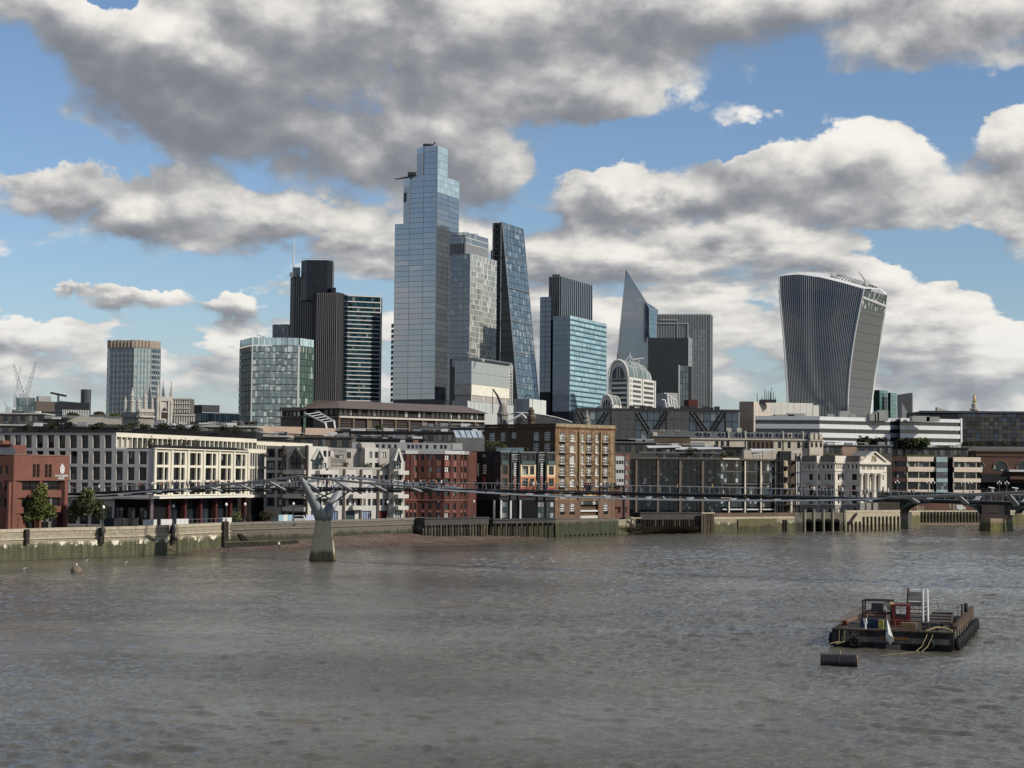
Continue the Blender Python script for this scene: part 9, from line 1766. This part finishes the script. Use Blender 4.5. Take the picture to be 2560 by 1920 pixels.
for dx in (-1.0, 1.0): b = MB(); b.tube([(c.x + dx, c.y - .95, 5.35), (c.x + dx, c.y - .7, 5.35)], .34, 10); T.part('wheel', b, dark_metal)
f = face(520, 1306, 392, 62, 470, 560); T = Thing('promenade_railing', 'thin grey railing along the promenade between white hoardings', 'railing', (*f.A, 5.0)); [T.piece('post', f, f.L * k / 8, f.L * k / 8 + .06, 0, .06, 5, 7.0, grey_metal) for k in range(9)]; [T.piece('rail', f, 0, f.L, 0, .06, z_, z_ + .06, grey_metal) for z_ in (6.0, 6.9)]
# ------------------------------------------------------------------ buoys, float, barge
c = GZ(191, 1431); T = Thing('mooring_buoy', 'round rusty mooring buoy with a white knob floating off the embankment', 'buoy', (c.x, c.y, 0)); b = MB(); b.lathe(tuple(c), [(.5, -.5), (.95, -.1), (.98, .35), (.75, .8), (.35, 1.05), (.12, 1.12)], 16); T.part('body', b, mat('buoy_rust', L(128, 112, 92), .8, .25, 2.0), smooth=True); b = MB(); b.lathe((c.x, c.y, 1.1), [(.1, 0), (.16, .15), (.14, .35), (.04, .45)], 10); T.part('knob', b, white_metal)
c = P(1195, 1347, 470); T = Thing('yellow_float', 'yellow box float stranded on the foreshore under the dark jetty', 'float', (c.x, c.y, c.z)); b = MB(); b.hexa([(c.x - 1.5, c.y - .6, c.z - .3), (c.x + 1.4, c.y - .6, c.z - .6), (c.x + 1.4, c.y + .6, c.z - .6), (c.x - 1.5, c.y + .6, c.z - .3), (c.x - 1.5, c.y - .6, c.z + .6), (c.x + 1.4, c.y - .6, c.z + .3), (c.x + 1.4, c.y + .6, c.z + .3), (c.x - 1.5, c.y + .6, c.z + .6)]); T.part('body', b, mat('float_yellow', L(206, 166, 40), .6, .15)); b = MB(); b.box(c.x - .4, c.x + .2, c.y - .7, c.y - .6, c.z - .2, c.z + .35); T.part('hatch', b, mat('float_amber', L(150, 110, 30), .7))
for px, y, lb in ((216, 1403, 'small white gull on the water nearest the weedy wall'), (314, 1408, 'small white gull on the water below the lime patches'), (60, 1424, 'small white gull floating near the picture edge')):
 c = GZ(px, y); T = Thing('gull', lb, 'gull', (c.x, c.y, 0)); b = MB(); b.tube([(c.x - .32, c.y, .12), (c.x - .1, c.y, .1), (c.x + .12, c.y, .14), (c.x + .2, c.y, .3), (c.x + .3, c.y, .33), (c.x + .4, c.y, .3)], [.03, .11, .1, .06, .07, .015], 7); T.part('body', b, white_metal, smooth=True)
def t_barge():
 o = GZ(2080, 1617); e = GZ(2384, 1624); ang = -.335; X = Vector((math.cos(ang), math.sin(ang))); Yv = Vector((-X.y, X.x)); Wd = (e - o).length; Ln = 24.0
 f = Fr(o.to_2d(), o.to_2d() + X * Wd); T = Thing('work_barge', 'rusty flat work barge with tyre fenders, a red cabin and a white ladder frame', 'barge', (o.x, o.y, 0))
 pt = lambda u, v, z: f.pt(u, -v, z); rust = mat('barge_rust', L(88, 68, 54), .85, .3, .9, L(46, 40, 36), streak=.5, fine=4); hull = mat('barge_hull', L(46, 44, 46), .7, .3, 1.2, L(24, 24, 26), streak=.8, fine=4); deckc = mat('barge_deck', L(78, 74, 66), .9, .3, 1.0, L(58, 52, 46), fine=3); rub = mat('tyre_rubber', L(24, 24, 26), .8, .15); red = mat('cabin_red', L(124, 24, 26), .6, .15, 1.0); blue = mat('tank_blue', L(30, 52, 78), .6, .2, 1.0); rope = mat('rope', L(170, 152, 108), .9, .15, 3.0); sack = mat('timber_tan', L(140, 112, 78), .9, .2, 1.0)
 D = 1.75; b = MB(); b.hexa([pt(.4, .5, -.9), pt(Wd - .4, .5, -.9), pt(Wd - .4, Ln - 1, -.9), pt(.4, Ln - 1, -.9), pt(0, 0, .55), pt(Wd, 0, .55), pt(Wd, Ln, .55), pt(0, Ln, .55)]); T.part('hull', b, hull)
 b = MB(); b.hexa([pt(0, 0, .56), pt(Wd, 0, .56), pt(Wd, Ln, .56), pt(0, Ln, .56), pt(0, 0, D), pt(Wd, 0, D), pt(Wd, Ln, D), pt(0, Ln, D)]); T.part('topside', b, hull)
 b = MB(); b.fbox(f, .3, Wd - .3, -Ln + .3, -.3, D + .002, D + .03); T.part('deck', b, deckc)
 b = MB(); b.fbox(f, 1.0, Wd - .4, 0, .04, .62, 1.15); T.part('rubbing_plate', b, mat('barge_grey', L(96, 90, 86), .8, .25, 1.2, streak=.6)); b = MB(); b.fbox(f, 4.7, Wd * .64, .05, .08, .95, 1.25); T.part('name_board', b, mat('name_board', L(122, 86, 40), .8, .2)); b = MB(); b.fbox(f, 5.4, 6.8, 0, .15, -.1, .45); T.part('bracket', b, mat('barge_grey', L(96, 90, 86), .8))
 for w_ in (0,): T.piece('gunwale', f, -.05, Wd + .05, -.25, .1, D, D + .14, rust)
 for v0 in np.arange(0, Ln, 4.3): b = MB(); b.fbox(f, -.05, .2, -min(v0 + 4.2, Ln), -v0 - .3, D, D + .14); T.part('gunwale', b, rust)
 # raised bulwark along the far right side, sloping up aft
 b = MB(); b.hexa([pt(Wd - .35, 3.5, D), pt(Wd + .05, 3.5, D), pt(Wd + .05, Ln, D), pt(Wd - .35, Ln, D), pt(Wd - .35, 3.5, D + .5), pt(Wd + .05, 3.5, D + .5), pt(Wd + .05, Ln, D + 1.15), pt(Wd - .35, Ln, D + 1.15)]); T.part('bulwark', b, rust)
 for k in range(5): b = MB(); v = 5 + k * 4.6; b.hexa([pt(Wd - .9, v, D), pt(Wd - .36, v, D), pt(Wd - .36, v + .25, D), pt(Wd - .9, v + .25, D), pt(Wd - .5, v, D + .6 + v * .015), pt(Wd - .36, v, D + .6 + v * .015), pt(Wd - .36, v + .25, D + .6 + v * .015), pt(Wd - .5, v + .25, D + .6 + v * .015)]); T.part('bulwark_stay', b, mat('barge_orange', L(150, 98, 48), .8, .25))
 def torus(c, ax, R, r, nm='tyre'):
  ax = ax.normalized(); a = ax.orthogonal().normalized(); c2 = ax.cross(a); b = MB(); n, m_ = 16, 7
  for i in range(n):
   q = 2 * math.pi * i / n; d = a * math.cos(q) + c2 * math.sin(q)
   for j in range(m_): p_ = 2 * math.pi * j / m_; b.v.append(tuple(c + d * (R + r * math.cos(p_)) + ax * r * 1.25 * math.sin(p_)))
  for i in range(n):
   for j in range(m_): i2, j2 = (i + 1) % n, (j + 1) % m_; b.f.append((i * m_ + j, i2 * m_ + j, i2 * m_ + j2, i * m_ + j2)); b.mi.append(0)
  T.part(nm, b, rub, smooth=True)
 sx = Vector((X.x, X.y, 0)); sy = Vector((f.n.x, f.n.y, 0))
 for k in range(9): torus(pt(Wd + .3, 1.2 + k * 2.9, .6 + k * .03), sx, .46, .26)
 for u in (2.3, Wd * .8): torus(pt(u, -.22, .62), sy, .42, .17)
 torus(pt(-.15, .8, .75), sx, .5, .2); torus(pt(Wd - .3, Ln - 6, D + 1.3), sx, .45, .15)
 for k in range(6): b = MB(); b.tube([pt(Wd + .1, 1.2 + k * 2.7, 1.1), pt(Wd + .08, 1.2 + k * 2.7, D + .4)], .03, 4); T.part('tyre_chain', b, rope)
 def rail(p0, p1, n, h=1.1):
  b = MB(); p0, p1 = Vector(p0), Vector(p1); up = Vector((0, 0, h)); [b.tube([p0.lerp(p1, k / n), p0.lerp(p1, k / n) + up], .035, 4) for k in range(n + 1)]; [b.tube([p0 + up * t_, p1 + up * t_], .03, 4) for t_ in (.5, 1)]; T.part('guard_rail', b, mat('rail_rust', L(126, 100, 76), .8, .25))
 rail(pt(4.6, .3, D), pt(Wd - 2.4, .3, D), 6, 1.15); rail(pt(.4, 3, D), pt(.4, Ln - 2, D), 12); rail(pt(3, Ln - .5, D), pt(Wd - .6, Ln - .5, D), 8, 1.3)
 # red cabin: open frame box
 u0, v0 = 5.3, 5.5; b = MB()
 for du in (0, 1.5):
  for dv in (0, 1.5): b.fbox(f, u0 + du, u0 + du + .2, -v0 - dv - .2, -v0 - dv, D, D + 2.2)
 b.fbox(f, u0, u0 + 1.7, -v0 - 1.7, -v0, D + 2.2, D + 2.35); b.fbox(f, u0 + .2, u0 + 1.5, -v0 - .1, -v0 - .03, D, D + 1.05); b.fbox(f, u0 + .05, u0 + .12, -v0 - 1.5, -v0 - .2, D, D + 2.2); b.fbox(f, u0 + .2, u0 + 1.5, -v0 - 1.68, -v0 - 1.6, D, D + 1.2); T.part('cabin', b, red); b = MB(); b.fbox(f, u0 + .3, u0 + 1.3, -v0 - 1.2, -v0 - .7, D, D + 1.3); T.part('cabin_seat', b, dark_metal)
 # white ladder frame standing behind the cabin
 u1, v1 = 6.3, 9.5
 for du, m_ in ((0, rust), (1.75, white_metal), (2.25, white_metal)):
  b = MB(); b.tube([pt(u1 + du, v1, D), pt(u1 + du * .86 + .1, v1 + 1.2, D + 3.7)], .12, 5); T.part('ladder_stile', b, m_)
 for k in range(9): t_ = .1 + k * .108; b = MB(); b.tube([pt(u1 + .1 * t_, v1 + 1.2 * t_, D + 3.7 * t_), pt(u1 + 1.75 - .14 * t_, v1 + 1.2 * t_, D + 3.7 * t_)], .06, 4); b.tube([pt(u1 + 1.75 - .14 * t_, v1 + 1.2 * t_, D + 3.7 * t_), pt(u1 + 2.25 - .2 * t_, v1 + 1.2 * t_, D + 3.7 * t_ + .2)], .05, 4); T.part('ladder_rung', b, white_metal if k > 4 else rust)
 b = MB(); b.fbox(f, u1 + .15, u1 + 1.5, -v1 - .95, -v1 - .85, D + 1.9, D + 3.4); T.part('ladder_plate', b, mat('plate_grey', L(150, 144, 138), .7, .2)); b = MB(); b.box(0, 0.001, 0, 0.001, 0, .001)
 # dark winch frame with tan drums
 u2, v2 = 2.2, 6.5; b = MB()
 for du in (0, 2.9):
  for dv in (0, 1.8): b.tube([pt(u2 + du, v2 + dv, D), pt(u2 + du, v2 + dv, D + 2.6)], .09, 5)
 for z_ in (D + 2.6, D + 1.3):
  b.tube([pt(u2, v2, z_), pt(u2 + 2.9, v2, z_)], .08, 4); b.tube([pt(u2, v2 + 1.8, z_), pt(u2 + 2.9, v2 + 1.8, z_)], .08, 4)
 b.tube([pt(u2, v2, D + 1.3), pt(u2 + 2.9, v2 + 1.8, D + 2.6)], .06, 4); T.part('winch_frame', b, mat('winch_frame', L(64, 56, 48), .8, .25))
 b = MB(); b.tube([pt(u2 + .5, v2 + .9, D + 1.0), pt(u2 + 2.3, v2 + .9, D + 1.0)], .55, 12); T.part('winch_drum', b, mat('drum_salmon', L(150, 116, 96), .8, .2)); b = MB(); b.fbox(f, u2 + .2, u2 + 2.7, -v2 + 2.2, -v2 + 3.3, D, D + .95); T.part('tank', b, blue); b = MB(); b.fbox(f, u2 + .8, u2 + 2.0, -v2 - 1.4, -v2 - .5, D + 1.4, D + 2.3); T.part('engine', b, dark_metal)
 b = MB(); b.lathe(pt(u2 + 2.95, v2 - .4, D + 1.7), [(.25, 0), (.42, .15), (.42, .5), (.3, .75), (.1, .85)], 10); T.part('rope_bundle', b, rope)
 b = MB(); [b.tube([pt(1.0 + .35 * math.cos(q), 2.0 + .35 * math.sin(q), D + .35), pt(1.0 - .35 * math.cos(q), 2.0 - .35 * math.sin(q), D + .75)], .1, 5) for q in (0, .8, 1.6, 2.4)]; T.part('hose_reel', b, mat('reel_red', L(116, 52, 36), .8, .2)); b = MB(); b.tube([pt(.8, 3.5, D + .5), pt(2.2, 9, D + .9)], .22, 7); T.part('spar', b, mat('spar_brown', L(116, 92, 76), .8, .2))
 for (a_, v_, s_, h_, m_, nm) in ((4.3, 2.5, .5, .9, mat('box_yellow', L(150, 146, 52), .8), 'locker'), (6.6, 2.2, 1.5, .75, sack, 'crate'), (8.6, 2.6, 1.7, .8, dark_metal, 'tarpaulin_heap'), (9.6, 4.5, 1.0, .6, rub, 'coil')): b = MB(); b.fbox(f, a_, a_ + s_, -v_ - .9, -v_, D, D + h_); T.part(nm, b, m_)
 for k in range(4): b = MB(); b.fbox(f, 8.0, Wd - 1.2 - k * .2, -12.4 - k * 2.6, -10.4 - k * 2.6, D + .03, D + .35 + .12 * k); T.part('hatch_cover', b, mat('hatch_' + str(k % 2), L(*((98, 84, 70), (82, 76, 70))[k % 2]), .85, .25, 1.0))
 b = MB(); b.tube([pt(3.2, 1.2, D), pt(3.2, 1.2, D + .7)], .1, 6); b.hexa([pt(3.05, 1.2, D + .6), pt(3.35, 1.2, D + .6), pt(3.35, 1.4, D + .6), pt(3.05, 1.4, D + .6), pt(2.95, 1.15, D + 1.1), pt(3.25, 1.15, D + 1.15), pt(3.3, 1.45, D + 1.1), pt(3.0, 1.45, D + 1.1)]); T.part('bollard_cap', b, white_metal); b = MB(); b.tube([pt(Wd - .8, Ln - 5, D), pt(Wd - .8, Ln - 5, D + 1.7)], .1, 6); T.part('post', b, dark_metal)
 cu = bpy.data.curves.new('lettering', 'FONT'); cu.body = 'PS 301'; cu.size = .62; cu.extrude = .01; to = bpy.data.objects.new('t', cu); COL.objects.link(to); dg = bpy.context.evaluated_depsgraph_get(); tm = bpy.data.meshes.new_from_object(to.evaluated_get(dg)); bpy.data.objects.remove(to); tm.materials.clear(); tm.materials.append(mat('letter_paint', L(150, 146, 136), .8)); lo = link('lettering', tm, T.o, pt(1.1, -.03, 1.25) - T.loc); lo.rotation_euler = (R_(90), 0, f.rot)
 for (ua, ub) in ((.75, 1.3), ):
  for u in (ua, ub): b = MB(); b.tube([pt(u, -.05, D + .2), pt(u - .05, -.5, .9), pt(u + .2, -9 - .8, .75)] if False else [pt(u, -.05, D + .2), pt(u, -.15, .6), pt(u + .05, -6.2, .9)], .035, 5); T.part('mooring_rope', b, rope)
 for u in (9.55, 10.1): b = MB(); b.tube([pt(u, .2, D + .2), pt(u - .15, -.15, D - .3), pt(u - .5, -1.2, .5), pt(u - 1.0, -2.2, .05)], .035, 5); T.part('mooring_rope', b, rope)
 b = MB(); b.tube([pt(8.9, -2.2, .08), pt(7.6, -4.5, .1), pt(6.0, -7.2, .02), pt(5.2, -8.5, -.15)], .04, 5); T.part('mooring_rope', b, mat('wet_rope', L(120, 108, 80), .7)); b = MB(); b.tube([pt(9.3, .5, D + .15), pt(10.2, .9, D + .5), pt(11.0, 1.2, D + .45), pt(11.8, 1.0, D + .2)], .12, 6); T.part('rope_heap', b, rope); T.done()
 # white cloth hanging from the rail
 b = MB(); n = 9; prof = [(0, .0), (.16, -.5), (.42, -1.1), (.62, -1.7), (.78, -2.15), (.3, -2.75), (.05, -2.5), (-.12, -1.8), (-.08, -.9)]
 L1 = [pt(5.5 + x * .95, -.06 - .18 * math.sin(3.0 * y), D + 1.2 + y) for x, y in prof]; mid = pt(5.72, -.34, D - .3); [b.poly([L1[i], L1[(i + 1) % n], mid]) for i in range(n)]; back = [p + Vector((.05, .16, 0)) for p in L1]; [b.poly([L1[i], back[i], back[(i + 1) % n], L1[(i + 1) % n]]) for i in range(n)]; b.poly(back[::-1])
 K = Thing('hanging_cloth', 'white cloth hanging from the front rail of the barge', 'cloth', L1[0]); K.part('cloth', b, mat('white_cloth', L(226, 224, 218), .9, .03))
 c0 = GZ(2052, 1662); c1 = GZ(2140, 1664); ax = (c1 - c0); r = .62; K = Thing('cylinder_buoy', 'black cylindrical mooring buoy with a pale end moored off the barge', 'buoy', (c0.x, c0.y, 0)); ups = Vector((0, 0, .38)); b = MB(); b.tube([c0 + ups, c1 + ups + Vector((0, -.3, 0))], r, 20); K.part('body', b, mat('buoy_black', L(28, 27, 28), .5, .2, 1.5, spec=.5));
 for t_ in (.06, .5, .93): b = MB(); q = (c0 + ups).lerp(c1 + ups + Vector((0, -.3, 0)), t_); dx = ax.normalized() * .06; b.tube([q - dx, q + dx], r + .05, 20); K.part('hoop', b, dark_metal)
 b = MB(); e1 = c1 + ups + Vector((0, -.3, 0)); b.tube([e1, e1 + ax.normalized() * .05], r * .97, 20); K.part('end_plate', b, mat('buoy_end', L(186, 146, 112), .8, .2, 2.0)); b = MB(); q = c0.lerp(c1, .55) + ups + Vector((0, 0, r)); b.tube([q, q + Vector((0, 0, .3))], .08, 6); K.part('mooring_eye', b, rope)
t_barge()
print('objects', len(bpy.data.objects), 'meshes', len(bpy.data.meshes))
